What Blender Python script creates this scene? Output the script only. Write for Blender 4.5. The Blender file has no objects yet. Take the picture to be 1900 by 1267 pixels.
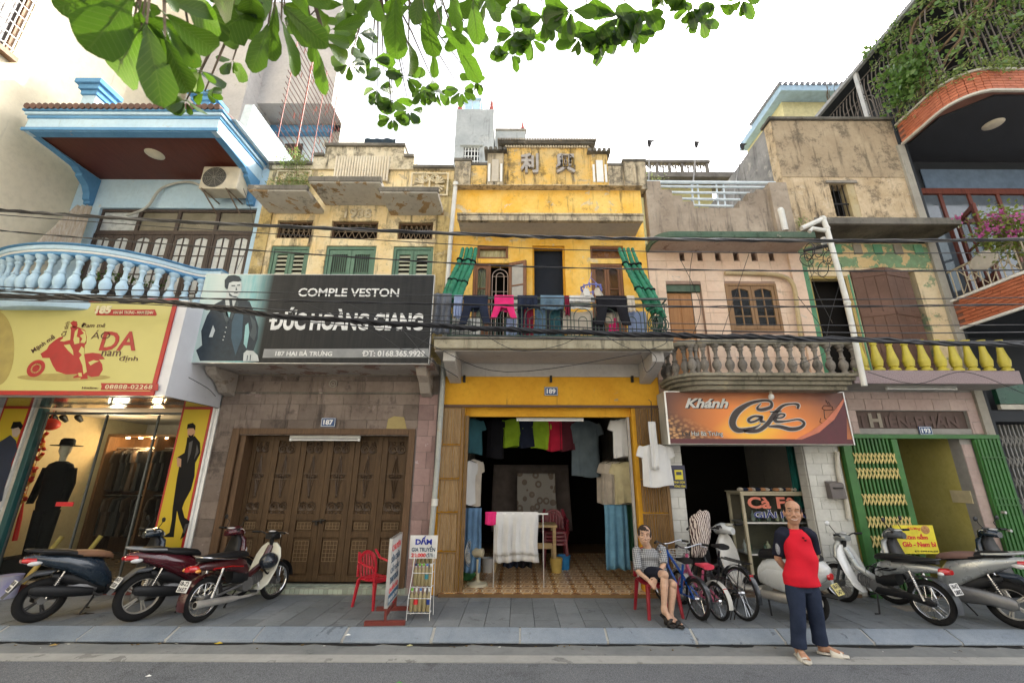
import bpy,math,random
from math import sin,cos,pi,radians,atan2,sqrt
from mathutils import Vector,Matrix
random.seed(7)
SC=bpy.context.scene
COL=SC.collection
# camera, sky, sun, exposure
TH=radians(17.16);FPX=800.0;CX=963.0;CY=633.5;CAMZ=1.8
cam=bpy.data.cameras.new('camera');cam.sensor_width=36;cam.lens=36*FPX/1900
cam.shift_x=(950-CX)/1900;cam.clip_start=.05;cam.clip_end=600;cam.dof.use_dof=True;cam.dof.focus_distance=7.4;cam.dof.aperture_fstop=3.5
camo=bpy.data.objects.new('camera',cam);COL.objects.link(camo)
ROLL=.004
camo.location=(0,0,CAMZ);camo.rotation_euler=(Matrix.Rotation(pi/2+TH,3,'X')@Matrix.Rotation(ROLL,3,'Z')).to_euler()
SC.camera=camo
SUN_EL,SUN_AZ=radians(38),radians(50)
W=bpy.data.worlds.new('World');SC.world=W;W.use_nodes=True
wn=W.node_tree.nodes;wl=W.node_tree.links
bg=wn['Background'];bg.inputs[1].default_value=.15
sky=wn.new('ShaderNodeTexSky');sky.sky_type='NISHITA';sky.sun_disc=False
sky.sun_elevation=SUN_EL;sky.sun_rotation=SUN_AZ
sky.dust_density=6;sky.air_density=1.0;sky.ozone_density=1
hs=wn.new('ShaderNodeHueSaturation');hs.inputs['Saturation'].default_value=.22
wl.new(sky.outputs[0],hs.inputs['Color']);wl.new(hs.outputs[0],bg.inputs[0])
sl=bpy.data.lights.new('sun','SUN');sl.energy=2.4;sl.angle=radians(.6);sl.color=(1,.93,.82)
so=bpy.data.objects.new('sun',sl);COL.objects.link(so)
sd=Vector((sin(SUN_AZ)*cos(SUN_EL),cos(SUN_AZ)*cos(SUN_EL),sin(SUN_EL)))
so.rotation_euler=sd.to_track_quat('Z','Y').to_euler();so.location=sd*60
vs=SC.view_settings;vs.view_transform='Standard';vs.look='None';vs.exposure=2.1;vs.gamma=1
vs.use_curve_mapping=False
SC.cycles.max_bounces=8;SC.cycles.diffuse_bounces=4;SC.cycles.use_denoising=True
# pixel of the photograph -> point of the place
CT,ST=cos(TH),sin(TH)
def ray(px,py):
 dx,dy=px-CX,py-CY
 u=(dx+ROLL*dy)/FPX;v=(dy-ROLL*dx)/FPX
 return(u,CT+v*ST,ST-v*CT)
def at(px,py,Y):
 r=ray(px,py);s=Y/r[1]
 return Vector((r[0]*s,Y,CAMZ+r[2]*s))
def onz(px,py,Z=0):
 r=ray(px,py);s=(Z-CAMZ)/r[2]
 return Vector((r[0]*s,r[1]*s,Z))
def gnd(px,py,Z=0):
 k=(px-CX)/963
 return onz(px,py+(20 if k<0 else 11)*k*k,Z)
def onx(px,py,X):
 r=ray(px,py);s=X/r[0]
 return Vector((X,r[1]*s,CAMZ+r[2]*s))
def rc(x0,y0,x1,y1,Y):
 ym=(y0+y1)/2;xm=(x0+x1)/2
 return at(x0,ym,Y).x,at(x1,ym,Y).x,at(xm,max(y0,y1),Y).z,at(xm,min(y0,y1),Y).z
# materials
MATS={}
def _nt(name):
 m=bpy.data.materials.new(name);m.use_nodes=True
 nt=m.node_tree;return m,nt,nt.nodes,nt.links,nt.nodes['Principled BSDF']
def col4(c):return(c[0],c[1],c[2],1)
def noise(nt,scale,detail=4,rough=.55,vec=None,dist=0):
 n=nt.nodes.new('ShaderNodeTexNoise');n.inputs['Scale'].default_value=scale
 n.inputs['Detail'].default_value=detail;n.inputs['Roughness'].default_value=rough;n.inputs['Distortion'].default_value=dist
 if vec is not None:nt.links.new(vec,n.inputs['Vector'])
 return n.outputs['Fac']
def ramp(nt,fac,a,b):
 r=nt.nodes.new('ShaderNodeMapRange');r.clamp=True
 r.inputs['From Min'].default_value=a;r.inputs['From Max'].default_value=b
 nt.links.new(fac,r.inputs['Value']);return r.outputs[0]
def mixc(nt,fac,a,b,mode='MIX'):
 m=nt.nodes.new('ShaderNodeMix');m.data_type='RGBA';m.blend_type=mode
 for k,s in((0,fac),(6,a),(7,b)):
  if hasattr(s,'is_output'):nt.links.new(s,m.inputs[k])
  elif k==0:m.inputs[0].default_value=s
  else:m.inputs[k].default_value=col4(s)
 return m.outputs[2]
def vecmap(nt,scale,out='Object'):
 t=nt.nodes.new('ShaderNodeTexCoord');m=nt.nodes.new('ShaderNodeMapping');m.inputs['Scale'].default_value=scale
 nt.links.new(t.outputs[out],m.inputs[0]);return m.outputs[0]
def geopos(nt,scale=(1,1,1)):
 t=nt.nodes.new('ShaderNodeNewGeometry');m=nt.nodes.new('ShaderNodeMapping');m.inputs['Scale'].default_value=scale
 nt.links.new(t.outputs['Position'],m.inputs[0]);return m.outputs[0]
def math_(nt,op,a,b):
 m=nt.nodes.new('ShaderNodeMath');m.operation=op;m.use_clamp=False
 for k,s in((0,a),(1,b)):
  if hasattr(s,'is_output'):nt.links.new(s,m.inputs[k])
  else:m.inputs[k].default_value=s
 return m.outputs[0]
def bump(nt,h,strength,dist,bsdf):
 b=nt.nodes.new('ShaderNodeBump');b.inputs['Strength'].default_value=strength;b.inputs['Distance'].default_value=dist
 nt.links.new(h,b.inputs['Height']);nt.links.new(b.outputs[0],bsdf.inputs['Normal'])
def mat(name,c,rough=.6,metal=0.,var=.15,scale=6.,c2=None,bmp=.0,bscale=60.,rand=0.,spec=None,coat=0.,trans=0.,emit=None):
 if name in MATS:return MATS[name]
 m,nt,N,L,B=_nt(name)
 B.inputs['Roughness'].default_value=rough;B.inputs['Metallic'].default_value=metal
 B.inputs['Specular IOR Level'].default_value=spec if spec is not None else(.5 if rough<.48 else.3 if rough<.72 else.12);B.inputs['Coat Weight'].default_value=coat
 v=geopos(nt);n=noise(nt,scale,6,.6,v)
 f=ramp(nt,n,.3,.7)
 hi=c2 if c2 else tuple(min(1,x*(1+var))for x in c)
 lo=c if c2 else tuple(x*(1-var)for x in c)
 col=mixc(nt,f,lo,hi)
 if rand:
  oi=N.new('ShaderNodeObjectInfo');h=N.new('ShaderNodeHueSaturation')
  L.new(math_(nt,'ADD',math_(nt,'MULTIPLY',oi.outputs['Random'],2*rand),1-rand),h.inputs['Value'])
  L.new(col,h.inputs['Color']);col=h.outputs[0]
 L.new(col,B.inputs['Base Color'])
 if bmp:bump(nt,noise(nt,bscale,5,.6,v),bmp,.01,B)
 r=math_(nt,'ADD',math_(nt,'MULTIPLY',f,.16),rough-.08);L.new(r,B.inputs['Roughness'])
 if trans:B.inputs['Transmission Weight'].default_value=trans
 if emit:
  B.inputs['Emission Color'].default_value=col4(emit[0]);B.inputs['Emission Strength'].default_value=emit[1]
 MATS[name]=m;return m
def plaster(name,c1,c2,stain=(.06,.055,.045),peel=(.42,.38,.32),stains=.5,peels=.4,rough=.85,grime=.5,s=1.0,streak=1.0,rand=0.,speck=0.):
 """aged lime plaster: two tones, run-down mould streaks, mottled grime, peeled patches with an edge"""
 if name in MATS:return MATS[name]
 m,nt,N,L,B=_nt(name)
 p=geopos(nt,(s,s,s));pv=geopos(nt,(7*s,7*s,.7*s))
 col=mixc(nt,ramp(nt,noise(nt,1.6,7,.62,p),.35,.65),c1,c2)
 col=mixc(nt,math_(nt,'MULTIPLY',ramp(nt,noise(nt,14,8,.7,p),.45,.8),.35),col,tuple(x*.55 for x in c1))
 pk=noise(nt,2.1,9,.68,geopos(nt,(s*1.1+.07,s,s*1.4)),.4)
 pm=ramp(nt,pk,.67-.12*peels,.685-.12*peels)
 pcol=mixc(nt,ramp(nt,noise(nt,9,6,.7,p),.35,.7),peel,tuple(x*.6 for x in peel))
 col=mixc(nt,math_(nt,'MULTIPLY',pm,.85),col,pcol)
 sm=ramp(nt,noise(nt,1.0,8,.72,pv),.66-.13*stains,.80-.13*stains)
 big=ramp(nt,noise(nt,.9,5,.6,p),.32,.6)
 col=mixc(nt,math_(nt,'MULTIPLY',math_(nt,'MULTIPLY',sm,big),streak),col,stain)
 if speck:col=mixc(nt,speck,col,mixc(nt,ramp(nt,noise(nt,170,3,.6,p),.42,.6),tuple(x*.45 for x in c1),tuple(min(1,x*1.7)for x in c2)))
 gm=ramp(nt,noise(nt,2.6,10,.78,p),.665-.13*grime,.76-.13*grime)
 col=mixc(nt,math_(nt,'MULTIPLY',gm,.62),col,tuple(x*1.2 for x in stain))
 if rand:
  oi=N.new('ShaderNodeObjectInfo');h=N.new('ShaderNodeHueSaturation')
  L.new(math_(nt,'ADD',math_(nt,'MULTIPLY',oi.outputs['Random'],2*rand),1-rand),h.inputs['Value'])
  L.new(col,h.inputs['Color']);col=h.outputs[0]
 L.new(col,B.inputs['Base Color']);B.inputs['Roughness'].default_value=rough
 B.inputs['Specular IOR Level'].default_value=.12
 hgt=math_(nt,'SUBTRACT',math_(nt,'MULTIPLY',noise(nt,22,8,.7,p),.6),math_(nt,'MULTIPLY',pm,.5))
 bump(nt,hgt,.45,.012,B)
 MATS[name]=m;return m
def wood(name,c1,c2,axis=2,rough=.55,s=1.0,rand=0.,dirt=.35):
 if name in MATS:return MATS[name]
 m,nt,N,L,B=_nt(name)
 sc=[14*s]*3;sc[axis]=1.1*s
 p=geopos(nt,tuple(sc))
 n=noise(nt,2.2,7,.65,p,.6)
 col=mixc(nt,ramp(nt,n,.3,.7),c1,c2)
 col=mixc(nt,math_(nt,'MULTIPLY',ramp(nt,noise(nt,3.5,7,.7,geopos(nt)),.5,.8),dirt),col,tuple(x*.35 for x in c1))
 if rand:
  oi=N.new('ShaderNodeObjectInfo');h=N.new('ShaderNodeHueSaturation')
  L.new(math_(nt,'ADD',math_(nt,'MULTIPLY',oi.outputs['Random'],2*rand),1-rand),h.inputs['Value'])
  L.new(col,h.inputs['Color']);col=h.outputs[0]
 L.new(col,B.inputs['Base Color']);B.inputs['Roughness'].default_value=rough;B.inputs['Specular IOR Level'].default_value=.25
 bump(nt,n,.3,.006,B)
 MATS[name]=m;return m
def glassmat(name,tint=(.9,.95,.95),alpha=.22,rough=.03):
 if name in MATS:return MATS[name]
 m,nt,N,L,B=_nt(name)
 B.inputs['Base Color'].default_value=col4(tuple(x*.06 for x in tint));B.inputs['Roughness'].default_value=rough
 tr=N.new('ShaderNodeBsdfTransparent');tr.inputs[0].default_value=col4(tint)
 mx=N.new('ShaderNodeMixShader');fr=N.new('ShaderNodeFresnel');fr.inputs[0].default_value=1.5
 ge=N.new('ShaderNodeNewGeometry')
 f=math_(nt,'MULTIPLY',math_(nt,'ADD',fr.outputs[0],alpha),math_(nt,'SUBTRACT',1.0,ge.outputs['Backfacing']));f2=math_(nt,'MINIMUM',f,1.0)
 L.new(f2,mx.inputs[0]);L.new(tr.outputs[0],mx.inputs[1]);L.new(B.outputs[0],mx.inputs[2])
 L.new(mx.outputs[0],N['Material Output'].inputs[0])
 MATS[name]=m;return m
# mesh builder
class MB:
 def __init__(s):s.v=[];s.f=[];s.m=[]
 def add(s,vs,fs,mi=0):
  o=len(s.v);s.v+=[tuple(p)for p in vs]
  for f in fs:s.f.append(tuple(i+o for i in f));s.m.append(mi)
  return s
 def box(s,x0,x1,y0,y1,z0,z1,mi=0):
  if x0>x1:x0,x1=x1,x0
  if y0>y1:y0,y1=y1,y0
  if z0>z1:z0,z1=z1,z0
  return s.hexa([(x0,y0,z0),(x1,y0,z0),(x1,y1,z0),(x0,y1,z0),(x0,y0,z1),(x1,y0,z1),(x1,y1,z1),(x0,y1,z1)],mi)
 def hexa(s,p,mi=0):
  return s.add(p,[(3,2,1,0),(4,5,6,7),(0,1,5,4),(1,2,6,5),(2,3,7,6),(3,0,4,7)],mi)
 def obox(s,c,size,M=None,mi=0):
  h=[x/2 for x in size];c=Vector(c);P=[]
  for k in((-1,-1,-1),(1,-1,-1),(1,1,-1),(-1,1,-1),(-1,-1,1),(1,-1,1),(1,1,1),(-1,1,1)):
   q=Vector((k[0]*h[0],k[1]*h[1],k[2]*h[2]));P.append(c+(M@q if M else q))
  return s.hexa(P,mi)
 def prism(s,poly,a,b,ax='y',mi=0):
  """2-D outline (x,z)/(y,z)/(x,y) pulled from a to b along ax"""
  def P(u,w,t):return{'y':(u,t,w),'x':(t,u,w),'z':(u,w,t)}[ax]
  n=len(poly);vs=[P(u,w,a)for u,w in poly]+[P(u,w,b)for u,w in poly]
  fs=[tuple(range(n)),tuple(range(2*n-1,n-1,-1))]+[(i,i+n,(i+1)%n+n,(i+1)%n)for i in range(n)]
  return s.add(vs,fs,mi)
 def loft(s,secs,n=12,p=1.0,caps=True,mi=0,closed=False):
  """rings centre + a*cos + b*sin; secs = (centre, a, b)"""
  o=len(s.v)
  for c,a,b in secs:
   c=Vector(c);a=Vector(a);b=Vector(b)
   for i in range(n):
    t=2*pi*i/n;ct,st=cos(t),sin(t)
    if p!=1:ct=math.copysign(abs(ct)**p,ct);st=math.copysign(abs(st)**p,st)
    s.v.append(tuple(c+a*ct+b*st))
  k=len(secs)
  for j in range(k if closed else k-1):
   j2=(j+1)%k
   for i in range(n):
    i2=(i+1)%n
    s.f.append((o+j*n+i,o+j*n+i2,o+j2*n+i2,o+j2*n+i));s.m.append(mi)
  if caps and not closed:
   s.f.append(tuple(o+i for i in range(n-1,-1,-1)));s.m.append(mi)
   s.f.append(tuple(o+(k-1)*n+i for i in range(n)));s.m.append(mi)
  return s
 def tube(s,pts,r,n=6,caps=True,mi=0,closed=False):
  pts=[Vector(p)for p in pts];k=len(pts)
  rs=r if isinstance(r,(list,tuple))else[r]*k
  secs=[];pa=None
  for i,p in enumerate(pts):
   if closed:d=pts[(i+1)%k]-pts[i-1]
   else:d=(pts[min(i+1,k-1)]-pts[max(i-1,0)])
   d=d.normalized()if d.length>1e-9 else Vector((0,0,1))
   if pa is None:
    up=Vector((0,0,1))if abs(d.z)<.9 else Vector((0,1,0));a=d.cross(up).normalized()
   else:
    a=(pa-d*pa.dot(d));a=a.normalized()if a.length>1e-6 else d.orthogonal().normalized()
   pa=a;b=d.cross(a)
   secs.append((p,a*rs[i],b*rs[i]))
  return s.loft(secs,n,1,caps,mi,closed)
 def lathe(s,prof,c=(0,0,0),n=12,M=None,mi=0):
  c=Vector(c);secs=[]
  X,Y,Z=(M@Vector((1,0,0)),M@Vector((0,1,0)),M@Vector((0,0,1)))if M else(Vector((1,0,0)),Vector((0,1,0)),Vector((0,0,1)))
  for r,z in prof:secs.append((c+Z*z,X*max(r,1e-4),Y*max(r,1e-4)))
  return s.loft(secs,n,1,True,mi)
 def ell(s,c,r,n=12,m=8,M=None,mi=0):
  if not isinstance(r,(tuple,list)):r=(r,r,r)
  c=Vector(c);secs=[]
  X,Y,Z=(Vector((r[0],0,0)),Vector((0,r[1],0)),Vector((0,0,r[2])))
  if M:X,Y,Z=M@X,M@Y,M@Z
  for j in range(m+1):
   t=pi*j/m;q=max(sin(t),.02)
   secs.append((c-Z*cos(t),X*q,Y*q))
  return s.loft(secs,n,1,True,mi)
 def torus(s,c,R,r,ax='y',n=28,m=8,a0=0,a1=2*pi,mi=0,sq=1.0):
  full=abs(a1-a0-2*pi)<1e-6;secs=[];c=Vector(c)
  ks=n if full else n+1
  for i in range(ks):
   t=a0+(a1-a0)*i/n
   d={'y':Vector((cos(t),0,sin(t))),'x':Vector((0,cos(t),sin(t))),'z':Vector((cos(t),sin(t),0))}[ax]
   e={'y':Vector((0,1,0)),'x':Vector((1,0,0)),'z':Vector((0,0,1))}[ax]
   secs.append((c+d*R,d*r,e*r*sq))
  return s.loft(secs,m,1,not full,mi,closed=full)
 def grid(s,fn,nu,nv,mi=0):
  o=len(s.v)
  for j in range(nv+1):
   for i in range(nu+1):s.v.append(tuple(fn(i/nu,j/nv)))
  for j in range(nv):
   for i in range(nu):
    a=o+j*(nu+1)+i;s.f.append((a,a+1,a+nu+2,a+nu+1));s.m.append(mi)
  return s
 def xf(s,M):
  s.v=[tuple(M@Vector(p))for p in s.v];return s
 def build(s,name,m,parent=None,smooth=False,bev=0,solid=0,sub=0,remesh=0,world=True,**kw):
  me=bpy.data.meshes.new(name)
  v=s.v
  o=bpy.data.objects.new(name,me)
  if parent is not None and world:
   R=ORG.get(parent)
   if R is not None:v=[(p[0]-R.x,p[1]-R.y,p[2]-R.z)for p in v]
  me.from_pydata(v,[],s.f);me.update()
  for x in(m if isinstance(m,(list,tuple))else[m]):me.materials.append(x)
  if any(s.m):me.polygons.foreach_set('material_index',s.m)
  COL.objects.link(o)
  if parent is not None:o.parent=parent
  if parent is not None and parent in ORG:ORG[o]=ORG[parent]
  elif parent is None:ORG[o]=Vector((0,0,0))
  if remesh:
   r=o.modifiers.new('r','REMESH');r.mode='VOXEL';r.voxel_size=remesh;r.use_smooth_shade=True
   cs=o.modifiers.new('s','SMOOTH');cs.factor=.5;cs.iterations=3
  if solid:
   d=o.modifiers.new('t','SOLIDIFY');d.thickness=solid;d.offset=0
  if bev:
   b=o.modifiers.new('b','BEVEL');b.width=bev;b.segments=2;b.limit_method='ANGLE';b.angle_limit=radians(40)
  if sub:
   d=o.modifiers.new('d','SUBSURF');d.levels=sub;d.render_levels=sub
  if smooth:
   me.polygons.foreach_set('use_smooth',[True]*len(me.polygons))
   if smooth!=2:
    try:me.set_sharp_from_angle(angle=radians(42))
    except Exception:pass
  for k,x in kw.items():o[k]=x
  return o
ORG={}
def thing(name,label,cat,loc=(0,0,0),rz=0,group=None,local=False):
 o=bpy.data.objects.new(name,None);COL.objects.link(o);o.empty_display_size=.1
 o.location=loc;o.rotation_euler=(0,0,rz);o['label']=label;o['category']=cat
 if group:o['group']=group
 if not local:ORG[o]=Vector(loc)
 return o
def tag(o,label,cat,group=None):
 o['label']=label;o['category']=cat
 if group:o['group']=group
 return o
def copy_tree(o,parent=None):
 c=o.copy();COL.objects.link(c)
 if parent is not None:c.parent=parent
 for ch in o.children:copy_tree(ch,c)
 return c
UNIT={}
def piece(name,m,parent,c,size,rot=None,bev=0.0,**kw):
 """one of many alike pieces: shares a unit block, scaled to size (corner bevel kept in the shared mesh)"""
 key=(m.name,round(bev,2))
 if key not in UNIT:
  me=bpy.data.meshes.new('block');b=MB().box(-.5,.5,-.5,.5,-.5,.5)
  me.from_pydata(b.v,[],b.f);me.materials.append(m);UNIT[key]=me
 o=bpy.data.objects.new(name,UNIT[key]);COL.objects.link(o);o.parent=parent
 R=ORG.get(parent,Vector((0,0,0)))
 o.location=Vector(c)-R;o.scale=size
 if rot:o.rotation_euler=rot
 for k,x in kw.items():o[k]=x
 return o
def wallmesh(b,x0,x1,z0,z1,y0,y1,holes=(),mi=0):
 """slab between y0 and y1 with rectangular openings, only outer faces"""
 xs=sorted({x0,x1,*[min(max(h[i],x0),x1)for h in holes for i in(0,1)]})
 zs=sorted({z0,z1,*[min(max(h[i],z0),z1)for h in holes for i in(2,3)]})
 nx,nz=len(xs)-1,len(zs)-1
 def solid(i,j):
  if i<0 or j<0 or i>=nx or j>=nz:return False
  cx,cz=(xs[i]+xs[i+1])/2,(zs[j]+zs[j+1])/2
  return not any(h[0]<cx<h[1]and h[2]<cz<h[3]for h in holes)
 for i in range(nx):
  for j in range(nz):
   if not solid(i,j):continue
   a,c,d,e=xs[i],xs[i+1],zs[j],zs[j+1]
   b.add([(a,y0,d),(c,y0,d),(c,y0,e),(a,y0,e)],[(0,1,2,3)],mi)
   b.add([(a,y1,d),(c,y1,d),(c,y1,e),(a,y1,e)],[(3,2,1,0)],mi)
   if not solid(i-1,j):b.add([(a,y0,d),(a,y1,d),(a,y1,e),(a,y0,e)],[(3,2,1,0)],mi)
   if not solid(i+1,j):b.add([(c,y0,d),(c,y1,d),(c,y1,e),(c,y0,e)],[(0,1,2,3)],mi)
   if not solid(i,j-1):b.add([(a,y0,d),(c,y0,d),(c,y1,d),(a,y1,d)],[(3,2,1,0)],mi)
   if not solid(i,j+1):b.add([(a,y0,e),(c,y0,e),(c,y1,e),(a,y1,e)],[(0,1,2,3)],mi)
 return b
def text(s,x0,x1,z0,z1,y,m,parent,name='lettering',bold=0.,slant=0.,depth=.004,ang=0.,**kw):
 """raised or printed letters fitted into a rectangle on a plane facing the street"""
 c=bpy.data.curves.new('t','FONT');c.body=s;c.extrude=0.02;c.offset=bold;c.resolution_u=3;c.shear=slant
 if 'sp' in kw:c.space_character=kw.pop('sp')
 t=bpy.data.objects.new('t',c);COL.objects.link(t)
 me=bpy.data.meshes.new_from_object(t.evaluated_get(bpy.context.evaluated_depsgraph_get()))
 bpy.data.objects.remove(t);bpy.data.curves.remove(c)
 xs=[v.co.x for v in me.vertices];ys=[v.co.y for v in me.vertices]
 ax,bx,ay,by=min(xs),max(xs),min(ys),max(ys)
 R=ORG.get(parent,Vector((0,0,0)))
 cx,cz=(x0+x1)/2,(z0+z1)/2;ca,sa=cos(ang),sin(ang)
 for v in me.vertices:
  u=(v.co.x-ax)/(bx-ax)*(x1-x0)-(x1-x0)/2;w=(v.co.y-ay)/max(by-ay,1e-6)*(z1-z0)-(z1-z0)/2
  d=-v.co.z/.02
  v.co=(cx+u*ca-w*sa-R.x,y+d*depth/2-R.y,cz+u*sa+w*ca-R.z)
 me.materials.clear();me.materials.append(m)
 o=bpy.data.objects.new(name,me);COL.objects.link(o);o.parent=parent
 ORG[o]=R
 for k,x in kw.items():o[k]=x
 return o
def shape(name,polys,Y,m,parent,th=.003,**kw):
 """printed outline(s), given in photograph pixels on the plane Y"""
 b=MB()
 for i,pl in enumerate(polys):
  b.prism([(at(px,py,Y).x,at(px,py,Y).z)for px,py in pl],Y,Y+th)
 return b.build(name,m,parent,**kw)
def bez(pts,n=6):
 """smooth curve through points (Catmull-Rom)"""
 P=[Vector(p)for p in pts];out=[]
 for i in range(len(P)-1):
  a,b,c,d=P[max(i-1,0)],P[i],P[i+1],P[min(i+2,len(P)-1)]
  for k in range(n):
   t=k/n
   out.append(.5*((2*b)+(c-a)*t+(2*a-5*b+4*c-d)*t*t+(3*b-a-3*c+d)*t**3))
 out.append(P[-1]);return out
# ground, road, kerb, pavement
M_asph=plaster('asphalt',(.105,.112,.122),(.15,.156,.165),stain=(.05,.052,.056),peel=(.09,.095,.10),stains=.2,peels=.6,grime=.8,rough=.8,s=.7,speck=.55)
M_gut=plaster('gutter_concrete',(.17,.18,.18),(.23,.235,.23),stain=(.06,.06,.06),peel=(.24,.24,.235),stains=.3,peels=.2,grime=.6,rough=.8)
M_pale=plaster('pale_strip',(.30,.30,.285),(.36,.36,.34),stain=(.12,.12,.12),peel=(.22,.22,.21),stains=.3,peels=.45,grime=.6,rough=.75)
M_kfoot=mat('kerb_foot_black',(.014,.014,.014),.5,var=.4,scale=8)
M_kerb=plaster('kerb_granite',(.17,.205,.25),(.24,.275,.315),stain=(.06,.065,.07),peel=(.11,.13,.16),stains=.3,peels=.35,grime=.45,rough=.62,rand=.1,speck=.15)
M_mort=mat('kerb_mortar',(.36,.36,.34),.9,bmp=.4)
M_slab=plaster('pavement_granite',(.145,.16,.17),(.20,.215,.225),stain=(.05,.052,.055),peel=(.12,.13,.14),stains=.25,peels=.4,grime=.6,rough=.62,rand=.14,speck=.2)
M_base=mat('pavement_bed',(.035,.035,.035),.95)
g=MB().box(-300,300,-300,300,-.6,-.2).build('ground',mat('earth',(.10,.095,.08),.95),kind='structure')
r=MB()
r.grid(lambda u,v:(-120+240*u,-8+13.42*v,-.12+.015*sin(u*90)*(v<.99)),120,2).build('road',M_asph,kind='structure')
r=MB().box(-120,120,-8,6.2,-.19,-.14);r.build('road_bed',M_base,kind='structure')
gt=MB().box(-60,60,5.41,5.60,-.15,-.112).build('pale_road_edge',M_pale,kind='structure')
gt=MB().box(-60,60,5.602,5.90,-.15,-.116).build('gutter',M_gut,kind='structure')
b=MB()
rr=random.Random(3);x=-12
while x<12:
 w=rr.uniform(.25,1.2);d=rr.uniform(.005,.05)
 b.prism([(x,5.93),(x+w,5.93),(x+w*.9,5.93-d-.02),(x+w*.55,5.93-d-.035),(x+w*.2,5.93-d)],-.115,-.111+rr.uniform(0,.002),'z');x+=w*rr.uniform(.98,1.0)
b.build('kerb_foot_strip',M_kfoot,kind='stuff')  # near-black uneven strip along the kerb foot
b=MB()
for i in range(46):
 px=rr.uniform(-8.5,8.5);py=5.9-abs(rr.gauss(0,.08));s=rr.uniform(.006,.02)
 b.obox((px,py,-.108),(s*2,s,.004),Matrix.Rotation(rr.uniform(0,3),3,'Z')@Matrix.Rotation(.3,3,'X'),mi=rr.choice([0,0,1]))
b.build('gutter_litter',[mat('litter_brown',(.14,.10,.05),.9),mat('litter_pale',(.5,.5,.46),.8)],kind='stuff')
pv=MB().box(-60,60,6.12,8.2,-.16,-.03).build('pavement',M_base,kind='structure');ORG[pv]=Vector((0,0,0))
rr=random.Random(11)
KP=-.1045;KW=.317
for k in range(-30,31):
 cuts=[6.145,6.41,6.955,7.52,8.06]if k%2 else[6.145,6.69,7.235,7.78,8.06]
 for a,c in zip(cuts[:-1],cuts[1:]):
  piece('paving_slab',M_slab,pv,(KP+KW*(k+.5),(a+c)/2,-.02+rr.uniform(-.0018,.0018)),(KW-.007,c-a-.007,.04),(rr.uniform(-.003,.003),rr.uniform(-.003,.003),0))
kb=MB().box(-60,60,5.935,6.135,-.17,-.075).build('kerb',M_mort,kind='structure');ORG[kb]=Vector((0,0,0))
b=MB();b.prism([(6.135,-.16),(6.135,-.006),(5.93,-.085),(5.93,-.16)],-60,60,'x');b.build('kerb_joint',M_mort,kb,kind='stuff')
prof=[(6.145,-.17),(6.145,.0),(6.112,.0),(5.925,-.078),(5.915,-.092),(5.915,-.106),(5.945,-.112),(5.945,-.17)]
bb=MB().prism(prof,-.51,.51,'x')
kme=None
for k in range(-11,12):
 if kme is None:
  o=bb.build('kerb_stone',M_kerb,kb,bev=.006);kme=o
 else:
  o=kme.copy();COL.objects.link(o);o.parent=kb
 o.location=(.545+1.05*k+rr.uniform(-.004,.004),0,rr.uniform(-.002,.002));o.rotation_euler=(0,0,rr.uniform(-.001,.001))
# building pieces shared by the houses
XA,XB,XC,XD,XE,XF=-9.15,-5.25,-1.37,2.5,5.48,8.15
FY=7.6
M_dark=mat('dark_interior',(.012,.011,.010),.9,spec=.1)  # near-black; paints unlit rooms and gaps, plain black on the plinth
M_room=plaster('room_wall',(.30,.29,.26),(.36,.34,.30),stains=.4,peels=.2)
M_glass=glassmat('window_glass')
M_iron=mat('black_iron',(.03,.028,.026),.5,metal=.6)
M_conc=plaster('old_concrete',(.22,.20,.17),(.36,.33,.28),stains=.75,peels=.45,grime=.75,peel=(.45,.41,.35))
M_roofc=plaster('roof_concrete',(.25,.24,.22),(.32,.31,.28),stains=.5)
M_alu=mat('aluminium',(.55,.55,.54),.35,metal=.8)
M_pvc=mat('pvc_pipe',(.62,.62,.58),.45,var=.1)
M_white=mat('white_paint',(.74,.74,.71),.55,var=.06)
M_cable=mat('cable_rubber',(.012,.012,.014),.45)
M_plateblue=mat('enamel_blue',(.010,.05,.16),.35)
M_platew=mat('enamel_white',(.72,.74,.74),.4)
def clones(o,offs,**kw):
 out=[]
 for d in offs:
  c=o.copy();COL.objects.link(c);c.parent=o.parent;c.location=Vector(o.location)+Vector(d);out.append(c)
  for ch in o.children:copy_tree(ch,c)
  ORG[c]=ORG.get(o)
 return out
def house(name,label,x0,x1,group='shophouses along the street'):
 return thing(name,label,'house',((x0+x1)/2,FY,0),group=group)
def shell(h,x0,x1,z1,floors,y0=FY+.21,y1=14.0,m=None,roof=True):
 b=MB();e=.004
 b.box(x0+e,x0+.13,y0,y1,0,z1);b.box(x1-.13,x1-e,y0,y1,0,z1)
 b.box(x0+.131,x1-.131,y1-.15,y1-.003,0,z1-.01)
 o=b.build('side_wall',m or M_roofc,h)
 b=MB()
 for z in floors:b.box(x0+.132,x1-.132,y0+.003,y1-.16,z-.14,z)
 b.build('floor_slab',M_room,h)
 return o
def profile_baluster(z0,z1,r,kind=0):
 H=z1-z0
 if kind==0:
  P=[(.75,0),(.75,.05),(.55,.07),(.5,.11),(.78,.18),(.98,.28),(.92,.37),(.62,.45),(.48,.5),(.62,.52),(.62,.55),(.42,.58),(.36,.68),(.42,.78),(.62,.81),(.62,.84),(.46,.87),(.75,.92),(.95,.97),(.95,1)]
 else:
  P=[(1,0),(1,.06),(.7,.09),(.62,.13),(.85,.15),(.85,.18),(.95,.26),(1.0,.33),(.86,.42),(.66,.58),(.52,.74),(.46,.82),(.62,.85),(.62,.88),(.5,.91),(.78,.95),(.85,1)]
 return[(r*a,z0+H*b)for a,b in P]
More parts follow.
